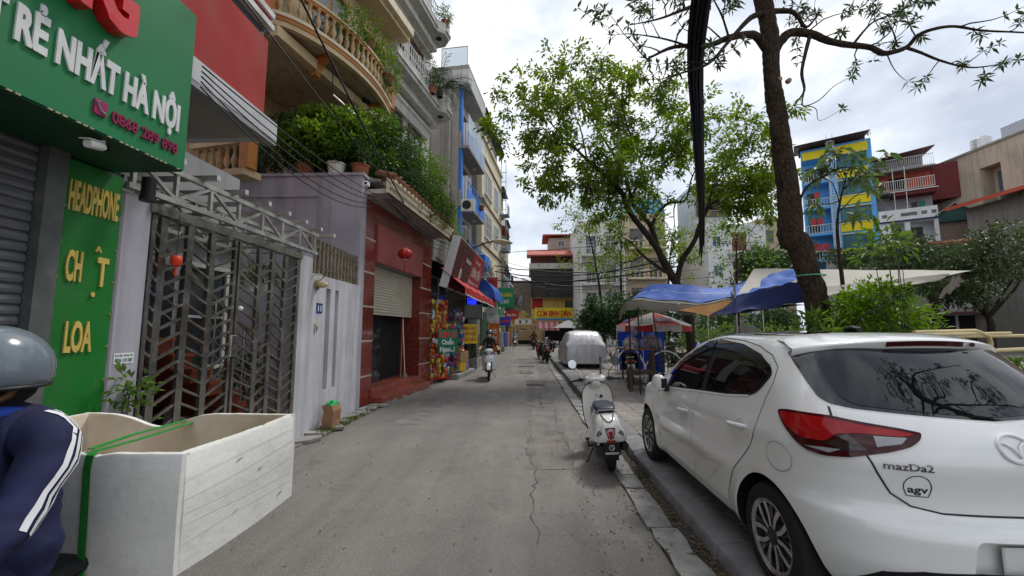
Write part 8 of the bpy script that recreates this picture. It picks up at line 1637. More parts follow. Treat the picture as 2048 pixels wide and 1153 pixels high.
# ---------------------------------------------------------------- oncoming rider, parked motorbikes
def oncoming():
    WB=mat('bike_white',(.66,.67,.69),.25,.04,coat=.8)
    b=thing('motor_scooter','white motor scooter coming up the street toward the camera','scooter',(-1.36,15.15,0),PI+R(4)); bike(b,WB,0,1.22,False)
    fr=MB(); fr.loft([(1.0,0,.62,.11,.20,2.4),(1.06,0,.66,.17,.20,2.3),(1.10,0,.70,.16,.16,2.2),(1.14,0,.72,.08,.08,2)],16); fr.build('front_fairing',WB,b,60); MB().loft([(1.10,0,.99,.15,.055,2.4),(1.13,0,.985,.13,.045,2.3),(1.15,0,.98,.09,.03,2.2)],14).build('headlight',mat('headlamp_glass',(.55,.56,.56)),b,60)
    p=thing('person','woman in a black t-shirt, white face mask and dark helmet riding toward the camera','person',(-1.36,15.10,0),PI+R(4)); J={};B=[]; riding_pose(J,B,(0,1),(2,1),1,.165,.02,1,(.33,.88,1.03),.072); J['ch']=(0,.14,1.20,.135,.11); J['sp']=(0,.12,1.02,.12,.10)
    skin_body('body',J,B,[mat('black_tshirt',(.013,.013,.015),.85,.2,8),SKIN,mat('black_shorts',(.02,.02,.022),.85,.1),BKP],p,2)
    MB().loft([(.20,0,1.515,.062,.05,2.2),(.27,0,1.515,.066,.052,2.3),(.305,0,1.52,.045,.036,2.2),(.315,0,1.52,.02,.02,2)],14).build('face_mask',mat('white_mask',(.68,.68,.69),.8,.05),p,60)
    hr=MB(); hr.loft([(.10,0,1.50,.06,.12,2.2),(.16,0,1.50,.088,.13,2.2),(.22,0,1.53,.086,.09,2.2)],14); hr.build('hair',HAIR,p,60); helmet(p,(0,.21,1.585),mat('dark_plum_helmet',(.045,.03,.035),.25,.1,coat=.6),(.125,.145,.115),True)
    MB().box((-.05,.253,1.14),(.05,.256,1.16)).build('shirt_print',mat('print_grey',(.3,.3,.3)),p)
    hb=thing('handbag','small dark bag hanging beside the leg of the oncoming rider','bag',(-1.02,15.0,.82)); MB().loft([(0,0,0,.05,.07,3),(.12,0,0,.06,.09,3),(.2,0,0,.05,.06,3)],10,axis='z').build('bag',BKP,hb,60)
oncoming()
def parked():
    G='motorbikes parked or passing farther up the street'
    b=thing('black_motorbike','black motorbike with white number plate parked beside the steel hoop rail','motorbike',(3.06,12.35,.12),R(-12)); b.rotation_euler=(0,R(-5),R(-12)); bike(b,mat('bike_black',(.012,.012,.013),.25,.05,coat=.6))
    protos={}
    def pb(lb,x,y,rz,c,z=.0):
        n='bike_col_%s'%c[0]
        if c[0] not in protos:
            t=thing('parked_motorbike',lb,'motorbike',(x,y,z),rz,G); bike(t,mat(n,c[1],.3,.05,coat=.6),0,1.22,False); protos[c[0]]=t
        else: t=copy_tree(protos[c[0]]); t.location=(x,y,z); t['label']=lb
        t.rotation_euler=(0,R(-5),rz); return t
    BK=('b',(.014,.014,.015)); RD=('r',(.16,.012,.012)); WT=('w',(.5,.5,.5))
    pb('black motorbike parked at the kerb just left of the covered car',1.05,22.0,R(8),BK); pb('red motorbike parked behind the black one near the covered car',1.0,24.6,R(14),RD); pb('dark motorbike standing farther along the kerb past the red one',1.35,27.5,R(-10),BK,.0); pb('white motorbike farthest along the kerb before the rice shop',1.9,31,R(20),WT,.12); pb('dark motorbike parked under the thicket beyond the covered car',2.6,28.5,R(-30),BK,.12)
    b=pb('dark motorbike of the rider heading away toward the gateway',.62,37.5,R(2),BK); b2=pb('pale scooter of the rider stopped under the gateway arch',-1.35,46.2,PI,WT)
    def rider(lb,x,y,rz,top,hel):
        p=thing('person',lb,'person',(x,y,0),rz); J={};B=[]; riding_pose(J,B,(0,1),2,1,.18,.0); skin_body('body',J,B,[top,SKIN,DPANT,BKP],p,1); helmet(p,(0,.20,1.575),hel,(.125,.145,.125),False); return p
    rider('rider in dark red top heading away toward the gateway',.62,37.45,R(2),mat('dark_red_shirt',(.10,.02,.02),.85,.1),mat('dark_helmet',(.02,.02,.022),.3,.05)); rider('rider in a pale blue shirt stopped under the gateway arch',-1.35,46.2,PI,mat('pale_blue_shirt',(.25,.36,.5),.85,.1),mat('blue_helmet',(.06,.15,.36),.3,.05))
parked()
# ---------------------------------------------------------------- square: covered car, stalls, tarpaulins, rails, cables
def covered_car():
    c=thing('covered_car','car under a crumpled silver dust cover at the kerb','car',(2.40,17.2,.12)); SV=mat('silver_cover',(.52,.52,.54),.36,.08,2,.8,7,metal=.45); r=random.Random(3)
    K=[(0,.98,.20,.80,.80),(.04,1.04,.17,.83,1.0),(.22,1.24,.17,.85,1.0),(.50,1.47,.17,.86,.95),(.9,1.54,.17,.87,.93),(2.0,1.50,.17,.87,.92),(2.6,1.30,.17,.87,.95),(3.0,1.02,.17,.86,.99),(3.6,.92,.17,.85,1.0),(4.0,.70,.18,.80,.95),(4.1,.5,.2,.7,.8)]
    rows=[]; n=44
    for y,h,zb,wd,k in spl(K,40):
        row=[]; w2=.71 if h>1.25 else .71+.2*min(1,(1.25-h)/.4); prof=[(wd*1.0,zb),(wd*1.02,.45),(wd*.99,.80),(wd*.955,min(.98,h*.9)),(wd*(w2+.07),h*.93),(wd*w2*.8,h*.985),(wd*.3,h),(0,h*1.005)]
        prof=prof+[(-x,z) for x,z in prof[-2::-1]]; Q=smooth_path([(x,0,z,0) for x,z in prof],4)
        for i,q in enumerate(Q):
            f=.010*math.sin(i*1.9+y*9)+.008*math.sin(i*3.1-y*14)+r.uniform(-.010,.010); row.append((q.x+f*.8,y+(f if y<.1 else 0),q.z+f*.5))
        rows.append(row)
    m=MB(); m.grid(rows); b=rows[0]; zb=.2; m.grid([[(p[0],-.012*math.sin(i*1.3)*(1-q)-.03*(1-q)*q*4*.5+r.uniform(-.008,.008),zb+(p[2]-zb)*q) for i,p in enumerate(b)] for q in (1,.85,.7,.55,.4,.25,.1,0)])
    m.build('cover',SV,c,180)
    u=MB()
    for x in (-.62,.62): 
        for y in (.75,3.2): u.lathe([(0,-.09),(.27,-.09),(.30,-.05),(.30,.05),(.27,.09),(0,.09)],20,(x,y,.30),'x')
    for x,y in ((-.62,.75),(.62,.75),(-.62,3.2),(.62,3.2)): MB().lathe([(0,-.09),(.27,-.09),(.30,-.05),(.30,.05),(.27,.09),(0,.09)],20,(x,y,.30),'x').build('wheel',TYRE,c,40)
    MB().box((-.62,.3,.16),(.62,3.8,.3)).build('underbody',BKP,c)
    for s in (-1,1): MB().loft([(2.72,s*.93,.98,.03,.05,2.4),(2.66,s*.98,.98,.09,.075,2.5),(2.58,s*.97,.98,.07,.06,2.4)],10).build('mirror_cover',SV,c,50)
covered_car()
def cloth(P,nu,nv,amp=.02,fr=5,sag=.1,seed=1):
    """fabric sheet through four corners (a,b along the front, d,c along the back)"""
    a,b,c,d=[Vector(p) for p in P]; r=random.Random(seed); ph=[r.uniform(0,6) for _ in range(4)]; rows=[]
    for j in range(nv+1):
        v=j/nv; row=[]
        for i in range(nu+1):
            u=i/nu; p=a.lerp(b,u).lerp(d.lerp(c,u),v); s=math.sin(PI*u)*math.sin(PI*v)
            row.append(tuple(p+Vector((0,0,-sag*(s+.35*math.sin(PI*u)*(1-abs(2*v-1)))+amp*math.sin(u*fr*2.3+ph[0]+v*2)*math.sin(v*fr+ph[1])+amp*.5*math.sin(u*fr*5+ph[2]+v*3)))))
        rows.append(row)
    return rows
BTP=mat('blue_tarpaulin',(.012,.085,.40),.55,.25,2,.35,12); GTP=mat('grey_canvas',(.22,.205,.175),.85,.15,1.5,.35,12,dust=.25); CTP=mat('cream_canvas',(.37,.35,.30),.85,.08,1,.25,10,dust=.15); OTP=mat('orange_underside',(.56,.30,.12),.8,.15,3); WRN=mat('worn_white_line',(.62,.66,.72),.7,.3,20)
def both(m,rows,d=.004):
    m.grid(rows); m.grid([[(x,y,z-d) for x,y,z in r] for r in rows])
    return m
def tarps():
    t=thing('grey_canopy','sagging grey canvas stall canopy with patched blue tarpaulin on top','canopy',(0,0,0))
    FR=[(2.42,11.0,2.16),(2.60,10.5,2.42),(3.3,10.1,2.33),(3.9,9.6,2.25),(4.47,9.1,2.36)]; BK=[(3.3,13.6,2.3),(3.5,13.3,2.75),(4.3,13.2,2.85),(5.6,13.0,2.75),(7.2,12.5,2.9)]; RD=[(3.0,12.2,2.35),(3.3,11.8,2.83),(3.8,11.5,2.93),(4.9,11.2,2.78),(6.0,11.3,2.85)]
    def sp(L): return smooth_path([p+(0,) for p in L],6)
    A,Rg,Bk=sp(FR),sp(RD),sp(BK); rows=[]
    for v in range(13):
        w=v/12; rows.append([tuple((Vector(a[:3]).lerp(Vector(g_[:3]),w*2) if w<.5 else Vector(g_[:3]).lerp(Vector(k[:3]),w*2-1))+Vector((0,0,.018*math.sin(i*.9+v*1.1)-.10*math.sin(PI*min(1,w*2))*.6))) for i,(a,g_,k) in enumerate(zip(A,Rg,Bk))])
    both(MB(),rows).build('canvas',GTP,t,180)
    val=[[tuple(Vector(a[:3])+Vector((.0,-.02*math.sin(i*1.7),-.0))) for i,a in enumerate(A)],[tuple(Vector(a[:3])+Vector((.01*math.sin(i*2.3),-.03-.02*math.sin(i*1.7),-.13-.025*math.sin(i*1.1)))) for i,a in enumerate(A)],[tuple(Vector(a[:3])+Vector((0,-.0,-.22-.03*math.sin(i*1.3)))) for i,a in enumerate(A)]]
    both(MB(),val).build('valance',GTP,t,180)
    # blue sheet lying on the front slope
    bl=[[tuple(Vector(p)+Vector((0,-.0,.022+.008*math.sin(i*1.7)))) for i,p in enumerate(r[5:],5)] for r in rows[1:11]]; both(MB(),bl,.006).build('blue_sheet',BTP,t,180)
    m=MB(); r=random.Random(9)
    for i in range(len(bl[0])-1):
        a,b=Vector(bl[3][i]),Vector(bl[3][i+1]); z=Vector((0,0,.006)); 
        if r.random()<.75: m.add([a+z,b+z,b+z+Vector((0,.03,.012)),a+z+Vector((0,.02,.01))],[(0,1,2,3)])
    for k in range(26): 
        j=r.randrange(1,6); i=r.randrange(1,len(bl[0])-2); p=Vector(bl[j][i])+Vector((0,0,.012)); q=r.uniform(.02,.06); m.add([p,p+Vector((q,0,.002)),p+Vector((q*.8,q*.7,.008)),p+Vector((.2*q,q*.5,.006))],[(0,1,2,3)])
    m.build('wear_marks',WRN,t)['kind']='stuff'
    both(MB(),cloth([(3.45,9.75,2.12),(4.42,9.05,2.30),(4.4,9.3,2.27),(3.7,10.2,2.10)],8,6,.01,4,-.0)).build('underflap',OTP,t,180); both(MB(),cloth([(3.5,9.7,2.14),(4.4,9.02,2.31),(4.05,9.15,1.97),(3.95,9.2,1.97)],8,5,.012,5,.0)).build('hanging_flap',OTP,t,180)
    for x,y,h in ((2.75,11.3,2.3),(3.6,13.2,2.7),(5.5,12.9,2.7)): MB().tube([(x,y,.12),(x,y,h)],.022,8).build('pole',STEEL if x>3 else BLK,t)
    MB().tube([(2.75,10.4,.12),(2.75,10.4,2.3)],.018,8).build('pole',BLK,t); MB().tube([(3.45,10.6,.12),(3.3,10.7,1.4),(3.2,10.75,2.25)],.016,6).build('pole',BLK,t)
    b=thing('blue_tarpaulin','long blue tarpaulin with dark blue drop stretched from the steel pole to the thick trunk','tarpaulin',(0,0,0)); both(MB(),cloth([(4.5,9.2,2.40),(5.15,7.7,2.62),(6.8,10.8,3.25),(5.9,12.3,2.95)],18,12,.03,6,.06,4)).build('sheet',BTP,b,180)
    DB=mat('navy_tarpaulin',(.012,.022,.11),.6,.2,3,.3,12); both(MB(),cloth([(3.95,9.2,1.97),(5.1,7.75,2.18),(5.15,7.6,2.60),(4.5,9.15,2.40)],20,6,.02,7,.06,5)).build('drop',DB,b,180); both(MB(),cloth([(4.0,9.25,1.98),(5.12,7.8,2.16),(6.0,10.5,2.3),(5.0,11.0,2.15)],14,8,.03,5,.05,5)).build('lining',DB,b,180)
    p=thing('steel_pole','steel pole holding up the corner where the blue and grey canopies meet','pole',(4.48,9.08,.12)); MB().tube([(0,0,0),(0,0,2.62)],.024,10).build('pole',STEEL,p,60); MB().tube([(.0,0,2.25),(.55,.15,1.2)],.004,4).build('guy_rope',WH,p)
    c=thing('cream_canopy','wide cream canvas canopy spread to the right behind the thick trunk','canopy',(0,0,0))
    both(MB(),cloth([(4.5,9.1,2.36),(9.2,9.3,2.88),(12.4,11.9,3.32),(6.6,12.2,3.45)],26,14,.012,4,.10,6)).build('canvas',CTP,c,180)
    both(MB(),cloth([(5.3,8.2,2.28),(9.0,9.3,2.75),(9.25,9.32,2.9),(4.9,8.9,2.45)],22,3,.015,8,.05,7)).build('valance',CTP,c,180)
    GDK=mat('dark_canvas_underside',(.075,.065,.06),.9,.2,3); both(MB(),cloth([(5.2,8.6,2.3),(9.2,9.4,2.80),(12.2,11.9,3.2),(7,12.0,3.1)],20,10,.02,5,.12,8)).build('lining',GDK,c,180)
    both(MB(),cloth([(9.1,9.5,2.35),(11.4,11.2,2.95),(11.9,11.7,3.22),(9.4,9.5,2.80)],14,8,.04,6,.12,9)).build('gathered_end',mat('grey_brown_canvas',(.15,.125,.11),.9,.2,3),c,180)
    for x,y,h in ((6.7,12.1,3.4),): MB().tube([(x,y,.1),(x,y,h)],.03,8).build('pole',STEEL,c)
    w=thing('blue_curtain','blue plastic sheet hung as a stall wall beside the covered car','curtain',(0,0,0)); rows=[[(3.45+.085*i,15.9-.03*i+.06*math.sin(i*1.15),.15+1.55*k/6+(.03*math.sin(i*.7) if k==6 else 0)) for i in range(19)] for k in range(7)]; both(MB(),[[(x,y,z) for x,y,z in r] for r in rows]).build('sheet',BTP,w,180); MB().tube([(3.4,15.95,1.68),(5.05,15.3,1.66)],.018,6).build('rail',STEEL,w); MB().tube([(3.4,15.95,.12),(3.4,15.95,1.72)],.02,6).tube([(5.05,15.3,.12),(5.05,15.3,1.72)],.02,6).build('post',STEEL,w)
tarps()
def stalls():
    u=thing('parasol','red and white advertising parasol over the vegetable stall','parasol',(4.15,13.9,.12)); RD=mat('parasol_red',(.52,.03,.022),.6,.08,4); WT=mat('parasol_white2',(.64,.62,.60),.65,.06,4)
    MB().tube([(0,0,0),(0,0,2.2)],.022,8).build('pole',WH,u); N=8; r1,z0,z1=1.18,2.14,1.72
    for k in range(N):
        a0=2*PI*k/N-PI/2-PI/8+.1; a1=a0+2*PI/N; P=lambda q,a,z:(q*math.cos(a),q*math.sin(a),z); red=k%2==0
        g=MB(); rows=[[P(q*r1,a0+(a1-a0)*t,z0-(z0-z1)*q**1.25-.04*math.sin(PI*t)*q) for t in (0,.25,.5,.75,1)] for q in (0.02,.35,.7,1)]; g.grid(rows); pn=g.build('panel',RD if red else WT,u,180)
        g=MB(); g.grid([[P(r1,a0+(a1-a0)*t,z1-.04*math.sin(PI*t)) for t in (0,.25,.5,.75,1)],[P(r1*1.01,a0+(a1-a0)*t,z1-.20-.02*math.sin(PI*t*3)) for t in (0,.25,.5,.75,1)]]); vl=g.build('valance',WT if red else RD,u,180)
        am=(a0+a1)/2; n=Vector((math.cos(am),math.sin(am),0)); xd=Vector((-math.sin(am),math.cos(am),0)); slope=Vector((-math.cos(am)*r1*.5,-math.sin(am)*r1*.5,.30)).normalized(); mid=n*(r1*.74)+Vector((0,0,z0-(z0-z1)*.74**1.25-.02)); up=slope
        if red: lettering('lettering','OMO',mat('print_omo_blue',(.03,.08,.36),.5,.05),pn,mid-xd*.26-up*.05+n*.03+Vector((0,0,.03)),xd,up,.52,.21,.004,.05); lettering('lettering','SẠCH CỰC NHANH',mat('print_navy',(.02,.03,.2)),vl,n*(r1*.935+.02)-xd*.33+Vector((0,0,z1-.14)),xd,(0,0,1),.66,.07,.003,.03)
        else: lettering('lettering','SẠCH CỰC NHANH VẾT BẨN',mat('print_grey',(.3,.3,.3)),pn,mid-xd*.30-up*.0+n*.03+Vector((0,0,.03)),xd,up,.6,.055,.003,.02)
        MB().tube([P(.02,a0,z0-.01),P(r1,a0,z1-.02)],.006,4).build('rib',STEEL,u)
    # table of bagged vegetables
    t=thing('vendor_table','low wooden vendor table behind the black motorbike','table',(3.50,13.1,.12)); WD=mat('dark_timber',(.06,.042,.028),.7,.3,4); MB().box((-.55,-.4,.96),(.62,.4,1.0)).build('table_top',mat('table_board',(.33,.15,.08),.7,.2,4),t)
    for x in (-.48,.55):
        for y in (-.33,.33): MB().box((x-.025,y-.025,0),(x+.025,y+.025,.959)).build('leg',WD,t)
    r=random.Random(31)
    def bag(lb,x,y,rx,rz,cols,n):
        b=thing('vegetable_bag',lb,'bag',(x+.45,y+1.1,1.12),0,'clear bags of vegetables on the vendor table')
        for i in range(n):
            a=r.uniform(0,6.3); q=r.random()**.5*.62; z=rz*r.uniform(.25,1.45); c=cols[r.randrange(len(cols))]; f=1-.45*max(0,z/rz-1); MB().loft([(-.05,0,0,.02,.02,2),(-.02,0,0,.04,.038,2),(.03,0,0,.04,.035,2),(.06,0,0,.01,.01,2)],8).build('vegetable',c,b,60,(rx*q*math.cos(a)*f,.2*q*math.sin(a),z)).rotation_euler=(r.uniform(0,3),r.uniform(0,3),r.uniform(0,3))
        m=MB(); rows=[[(rx*s*math.cos(a)*(1+r.uniform(-.07,.07)),.24*s*math.sin(a)*(1+r.uniform(-.07,.07)),rz*z+r.uniform(-.02,.02)) for a in [2*PI*k/18 for k in range(18)]] for s,z in ((.6,0),(.95,.15),(1,.6),(.92,1.1),(.6,1.55),(.22,1.8),(.34,2.05))]; m.grid(rows,0,True); g=bpy.data.materials.get('clear_film') or glass('clear_film',(.82,.84,.85),.12,.22); m.build('film',g,b,180)
    meat=[mat('veg_pink',(.42,.16,.13),.6,.2,9),mat('veg_pale',(.55,.42,.34),.6,.2,9),mat('veg_white',(.60,.56,.50),.6,.2,9)]; rust=[mat('veg_brown_red',(.24,.075,.04),.6,.3,9),mat('veg_brown_red',(.2,.06,.03)),mat('veg_pink',(.4,.1,.1)),mat('veg_green',(.045,.12,.02),.6,.3,9)]
    bag('clear plastic bag of pale pink vegetables at the left end of the table',2.75,11.95,.27,.20,meat,34); bag('larger clear bag of brown red and green vegetables at the right end of the table',3.36,11.95,.36,.23,rust,46)
    b=thing('film_bundle','knotted bundle of blue tinted clear plastic on top of the pale bag','bag',(3.31,13.1,1.50)); m=MB(); m.grid([[(.13*s*math.cos(a)*(1+r.uniform(-.2,.2)),.11*s*math.sin(a),z+r.uniform(-.02,.02)) for a in [2*PI*k/14 for k in range(14)]] for s,z in ((.4,0),(1,.07),(1.05,.18),(.6,.28),(.25,.31))],0,True); m.build('film',glass('blue_film',(.35,.48,.70),.15,.5),b,180)
    # wooden bench frame and hoop rail
    bn=thing('wooden_bench','dark heavy wooden bench frame on the pavement in front of the hoop rail','bench',(2.98,11.1,.12),R(-8))
    for x,y,h in ((-.30,-.25,.62),(-.30,.2,.55),(.26,-.22,1.02),(.26,.22,.95)): MB().bbox((x-.05,y-.05,0),(x+.05,y+.05,h),.012).build('leg',WD,bn)
    MB().bbox((-.38,-.32,.44),(.36,.30,.52),.012).build('seat',WD,bn); MB().bbox((.215,-.3,.78),(.245,.3,.86),.008).build('back_rail',WD,bn); MB().box((-.25,-.24,.16),(.21,-.20,.21)).build('stretcher',WD,bn)
    h=thing('hoop_rail','stainless steel rail with looping hoops along the stall','railing',(0,0,0)); 
    for (x,y) in ((2.5,14.5),(3.7,12.9),(4.55,12.1)): MB().tube([(x,y,.12),(x,y,.78)],.035,10).build('post',STEEL,h)
    for (a,b,hh) in (((2.55,14.4),(3.6,13.0),1.12),((3.15,11.55),(4.5,12.05),1.10),((2.75,13.2),(3.5,12.6),1.15)):
        P=[(a[0]+(b[0]-a[0])*t,a[1]+(b[1]-a[1])*t,.12+.45+(hh-.57)*math.sin(PI*t)**.7) for t in [k/14 for k in range(15)]]; P=[(P[0][0],P[0][1],.12)]+P+[(P[-1][0],P[-1][1],.12)]; MB().tube(P,.020,9).build('hoop',CHR,h,60)
    for z in (.38,.62): MB().tube([(2.5,14.5,z),(3.7,12.9,z),(4.55,12.1,z)],.016,7).build('rail',STEEL,h)
    # planter with rock, low wall, trestle tables, park rail
    pl=thing('rock_planter','clay planter with a grey rock and shrub at the foot of the big tree','planter',(4.95,13.2,.12)); MB().lathe([(0,0),(.28,0),(.38,.35),(.40,.42),(.34,.42),(.3,.36),(0,.36)],18).build('pot',mat('terracotta',(.27,.10,.05)),pl,40); m=MB(); m.ball((0,0,.62),(.42,.3,.26),12,8); rr=random.Random(4); m.v=[(x+rr.uniform(-.03,.03),y+rr.uniform(-.03,.03),z+rr.uniform(-.03,.03)) for x,y,z in m.v]; m.build('rock',mat('grey_rock',(.20,.185,.165),.9,.3,6,.5,20),pl,40)
    shrub('potted_shrub','small leafy shrub left of the rock planter','shrub',(4.55,13.4,.12),[((0,0,.75),(.28,.25,.35),1)],LM,.11,.05,50,6,None,(.17,.3,PT),4)
    for i,(x,y) in enumerate(((7.0,17.5),(8.6,18.3),(10.2,17.6))):
        t=thing('folding_table',('pale folding table with a blue cloth nearest the parasol','pale folding table in the middle of the square','pale folding table nearest the clipped hedge')[i],'table',(x,y,.1),.2,'folding tables in the square'); MB().box((-.6,-.35,.70),(.6,.35,.73)).build('table_top',mat('pale_timber',(.40,.30,.18)),t)
        for a in (-.52,.52):
            for b_ in (-.28,.28): MB().box((a-.02,b_-.02,0),(a+.02,b_+.02,.699)).build('leg',STEEL,t)
        if i==0: q=thing('table_cloth','blue cloth bundle lying on the folding table nearest the parasol','cloth',(x+.1,y,.835)); both(MB(),cloth([(-.4,-.3,.0),(.3,-.3,.05),(.3,.3,.35),(-.3,.3,.22)],8,8,.05,6,0)).build('cloth',BTP,q,180)
    pr=thing('park_railing','dark green park railing across the square behind the tables','railing',(0,0,0)); GN=mat('railing_green',(.02,.05,.03),.5,.15)
    for i in range(8): 
        x=6.8+i*1.1; MB().bbox((x-.06,19.94,.1),(x+.06,20.06,1.15),.02).build('post',GN,pr); MB().ball((x,20,1.2),.075,8,6).build('post_cap',mat('white_plastic',(.70,.70,.68)),pr,180)
        if i<7: MB().tube([(x+.06,20,.95),(x+1.04,20,.95)],.022,6).tube([(x+.06,20,.35),(x+1.04,20,.35)],.022,6).build('rail',GN,pr)
    m=thing('meter_pillar','grey electric cabinet on a brick and timber pillar behind the canopy pole','cabinet',(6.55,12.8,.12)); MB().bbox((-.16,-.15,0),(.16,.15,1.35),.01).build('pillar',mat('brown_pillar',(.18,.11,.08),.85,.3,6),m); MB().bbox((-.24,-.17,1.351),(.24,.17,1.68),.015).build('cabinet',mat('cabinet_grey',(.42,.42,.41),.5,.1,3),m); MB().lathe([(0,-.04),(.07,-.03),(.08,0)],12,(.02,-.15,1.1),'y').build('meter',mat('white_plastic',(.70,.70,.68)),m); MB().bar((.2,-.1,.9),(.28,-.08,1.3),.06,.03).build('plank',mat('plank_orange',(.34,.16,.07),.7,.2),m); MB().bar((-.45,-.1,1.0),(-.2,-.12,1.12),.22,.03).build('board',mat('plank_orange',(.34,.16,.07)),m)
    # cream tube railing at the right, with shrubs, orange sunshade and a parked yellow wall behind
    yr=thing('cream_railing','cream painted tubular railing with rounded ends right of the car','railing',(0,0,0)); CR=mat('cream_tube_paint',(.50,.40,.20),.5,.12,4,dust=.2)
    for (P,r_) in (([(4.9,5.4,1.60),(7.1,6.4,1.62)],.022),([(6.9,7.4,1.55),(9.9,8.2,1.57)],.030),([(5.2,5.8,1.63),(6.2,6.0,1.65),(6.42,6.05,1.58),(6.46,6.07,1.47),(6.35,6.05,1.38),(6.0,6.0,1.36)],.030),([(6.4,6.0,1.38),(8.6,6.9,1.40)],.030),([(6.7,6.0,.1),(7.0,6.0,.8),(7.6,6.2,1.35)],.028),([(8.6,6.9,.1),(8.6,6.9,1.5)],.05),([(5.2,5.8,.1),(5.2,5.8,1.63)],.05)): MB().tube(P,r_,9).build('tube',CR,yr,60)
    MB().ball((7.05,8.2,1.98),.10,10,8).build('post_cap',CR,yr,180); MB().tube([(7.05,8.2,.1),(7.05,8.2,1.9)],.06,9).build('post',CR,yr,60)
    o=thing('orange_sunshade','orange sunshade at the right edge of the photo','sunshade',(17.2,13.6,0)); both(MB(),cloth([(-.6,-.3,1.7),(1.6,-.6,1.3),(1.8,1.0,2.0),(-.3,1.0,2.2)],8,6,.02,4,.05)).build('cloth',mat('orange_cloth',(.62,.13,.015),.7,.1,3),o,180); MB().tube([(.4,.4,.1),(.4,.4,2.2)],.03,6).build('pole',STEEL,o)
    rnd.seed(91)
    shrub('ground_shrub','low leafy plant under the cream railing at the right edge','shrub',(7.7,6.4,.1),[((0,0,.75),(.8,.5,.4),1)],LM,.12,.055,170,7,None,None,5)
stalls()
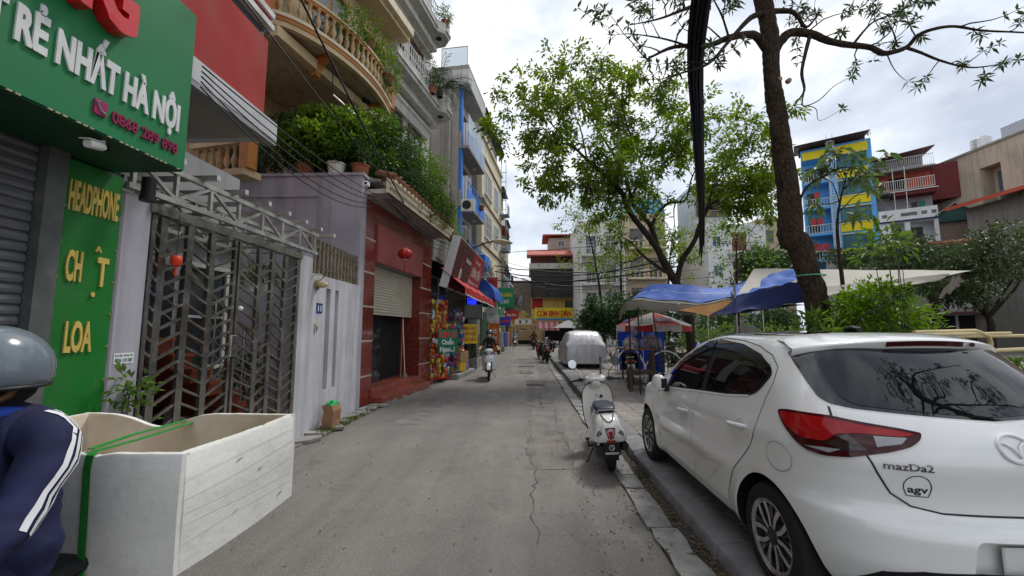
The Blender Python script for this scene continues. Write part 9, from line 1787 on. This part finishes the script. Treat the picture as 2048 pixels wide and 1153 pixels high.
def cables():
    BKC=mat('cable_black',(.010,.010,.011),.45,.2,10); r=random.Random(17)
    b=thing('cable_bundle','thick bundle of black cables running overhead beside the big tree','cables',(0,0,0))
    P0=Vector((2.30,4.6,6.0)); ctrl=[(2.0,3.5,6.55),(2.62,6.0,6.18),(3.5,8.2,5.95),(4.6,10.8,5.75),(5.7,13.4,5.45),(6.5,15.4,4.75)]
    C=smooth_path([c+(0,) for c in ctrl],7)
    for k in range(40):
        a=r.uniform(0,6.3); q=.145*r.random()**.5; w_=r.uniform(-.02,.02); P=[]
        for i,c in enumerate(C):
            t=i/(len(C)-1); f=1-.35*t; P.append((c.x+f*(q*math.cos(a+t*w_*40)+r.gauss(0,.0025)),c.y,c.z+f*(q*math.sin(a+t*w_*40)+r.gauss(0,.0025))-(.05 if k%9==0 else 0)*math.sin(PI*t)))
        if k%5==0: P=P+[(P[-1][0]+r.uniform(-.05,.05),P[-1][1]+.1,P[-1][2]-r.uniform(.2,.7))]
        MB().tube(P,r.uniform(.010,.019),5).build('cable',BKC,b,180)
    for t in (.35,.6,.8):
        c=C[int(t*(len(C)-1))]; MB().tube([(c.x+.14*math.cos(a),c.y,c.z+.14*math.sin(a)) for a in [2*PI*i/14 for i in range(15)]],.005,5).build('tie_wire',BKC,b,180)
    def wire(lb,a,c,sag,rad=.009,n=16,jit=0,g='overhead wires along the left house fronts'):
        t=thing('overhead_wire',lb,'cable',a,0,g); o=Vector(a); P=[tuple(Vector(p)-o+Vector((r.gauss(0,jit),0,r.gauss(0,jit)))) for p in catenary(a,c,sag,n)]; MB().tube(P,rad,5).build('wire',BKC,t,180)
    OR=['first','second','third','fourth','fifth','sixth','seventh','eighth','ninth','tenth','eleventh','twelfth','thirteenth']
    wire('heavy black wire slanting across the red wall and the terrace plants',(-2.55,2.6,5.95),(-2.95,9.6,4.72),.10,.016); wire('single wire passing under the heavy one across the red wall',(-2.72,3.4,4.85),(-3.0,8.8,4.88),.06,.010)
    for i in range(5): wire('thin black wire along the left house fronts, %s from the top of five'%OR[i],(-2.95,3.45,4.05-.05*i),(-3.35+r.uniform(0,.1),8.75,4.62-.06*i),.08+.07*i+r.uniform(0,.05),.008)
    for i in range(8): wire('thin black wire under the tiled shop eaves, %s of eight from the wall outward'%OR[i],(-3.2+.035*i,8.9,4.62+r.uniform(-.1,.05)),(-2.7+r.uniform(-.1,.2),13.8,4.55+r.uniform(-.3,.3)),r.uniform(.05,.35),.009,16,.01,'wires under the tiled shop eaves')
    for i in range(9): wire('black wire from the red sign to the cream house, %s from the top of nine'%OR[i],(-2.5+r.uniform(-.1,.2),14,5.0-.085*i),(-1.9+r.uniform(-.2,.2),24+r.uniform(0,3),4.5+r.uniform(-.5,.9)),r.uniform(.1,.6),.012,16,.012,'wires between the red sign and the cream house')
    CR='wires crossing the street before the gateway'
    for i in range(9):
        y=24+2.2*i+r.uniform(-.5,.5); z=r.uniform(4.6,7.4); wire('black wire sagging across the street, %s nearest of nine before the gateway'%OR[i],(-1.9,y,z+r.uniform(-.4,.4)),(r.uniform(7,15),y+r.uniform(-7,2),z+r.uniform(-.8,.8)),r.uniform(.2,.9),.016 if i%3 else .032,18,.012,CR)
    wire('lower of the two thick cables from the cream house to the big tree',(-1.9,24.5,4.65),(6.2,16.5,4.25),.35,.035,18,.01,CR); wire('upper of the two thick cables from the cream house to the big tree',(-1.9,24.5,5.2),(6.1,17,4.7),.55,.03,18,.01,CR)
    t=thing('wire_tangle','tangle of coiled black wire hanging on the corner of the cream house','wires',(-2.3,23.8,4.8))
    for k in range(9): MB().tube([(.45*math.cos(a)*r.uniform(.5,1.1)+r.uniform(-.2,.2),r.uniform(-.2,.2),.5*math.sin(a)*r.uniform(.6,1.3)+r.uniform(-.3,.3)) for a in [2*PI*i/12 for i in range(13)]],.012,5).build('coil',BKC,t,180)
    p=thing('utility_pole','concrete utility pole by the shops before the gateway','pole',(-1.95,33.5,0)); MB().tube([(0,0,0),(0,0,7.5)],[.16,.11],10).build('pole',CONC,p,60); MB().bbox((-.25,-.3,4.2),(.25,-.16,5.0),.02).build('junction_box',mat('cabinet_grey',(.42,.42,.41)),p); MB().bar((-.7,0,6.6),(.7,0,6.6),.08,.08).build('cross_arm',BLK,p)
cables()
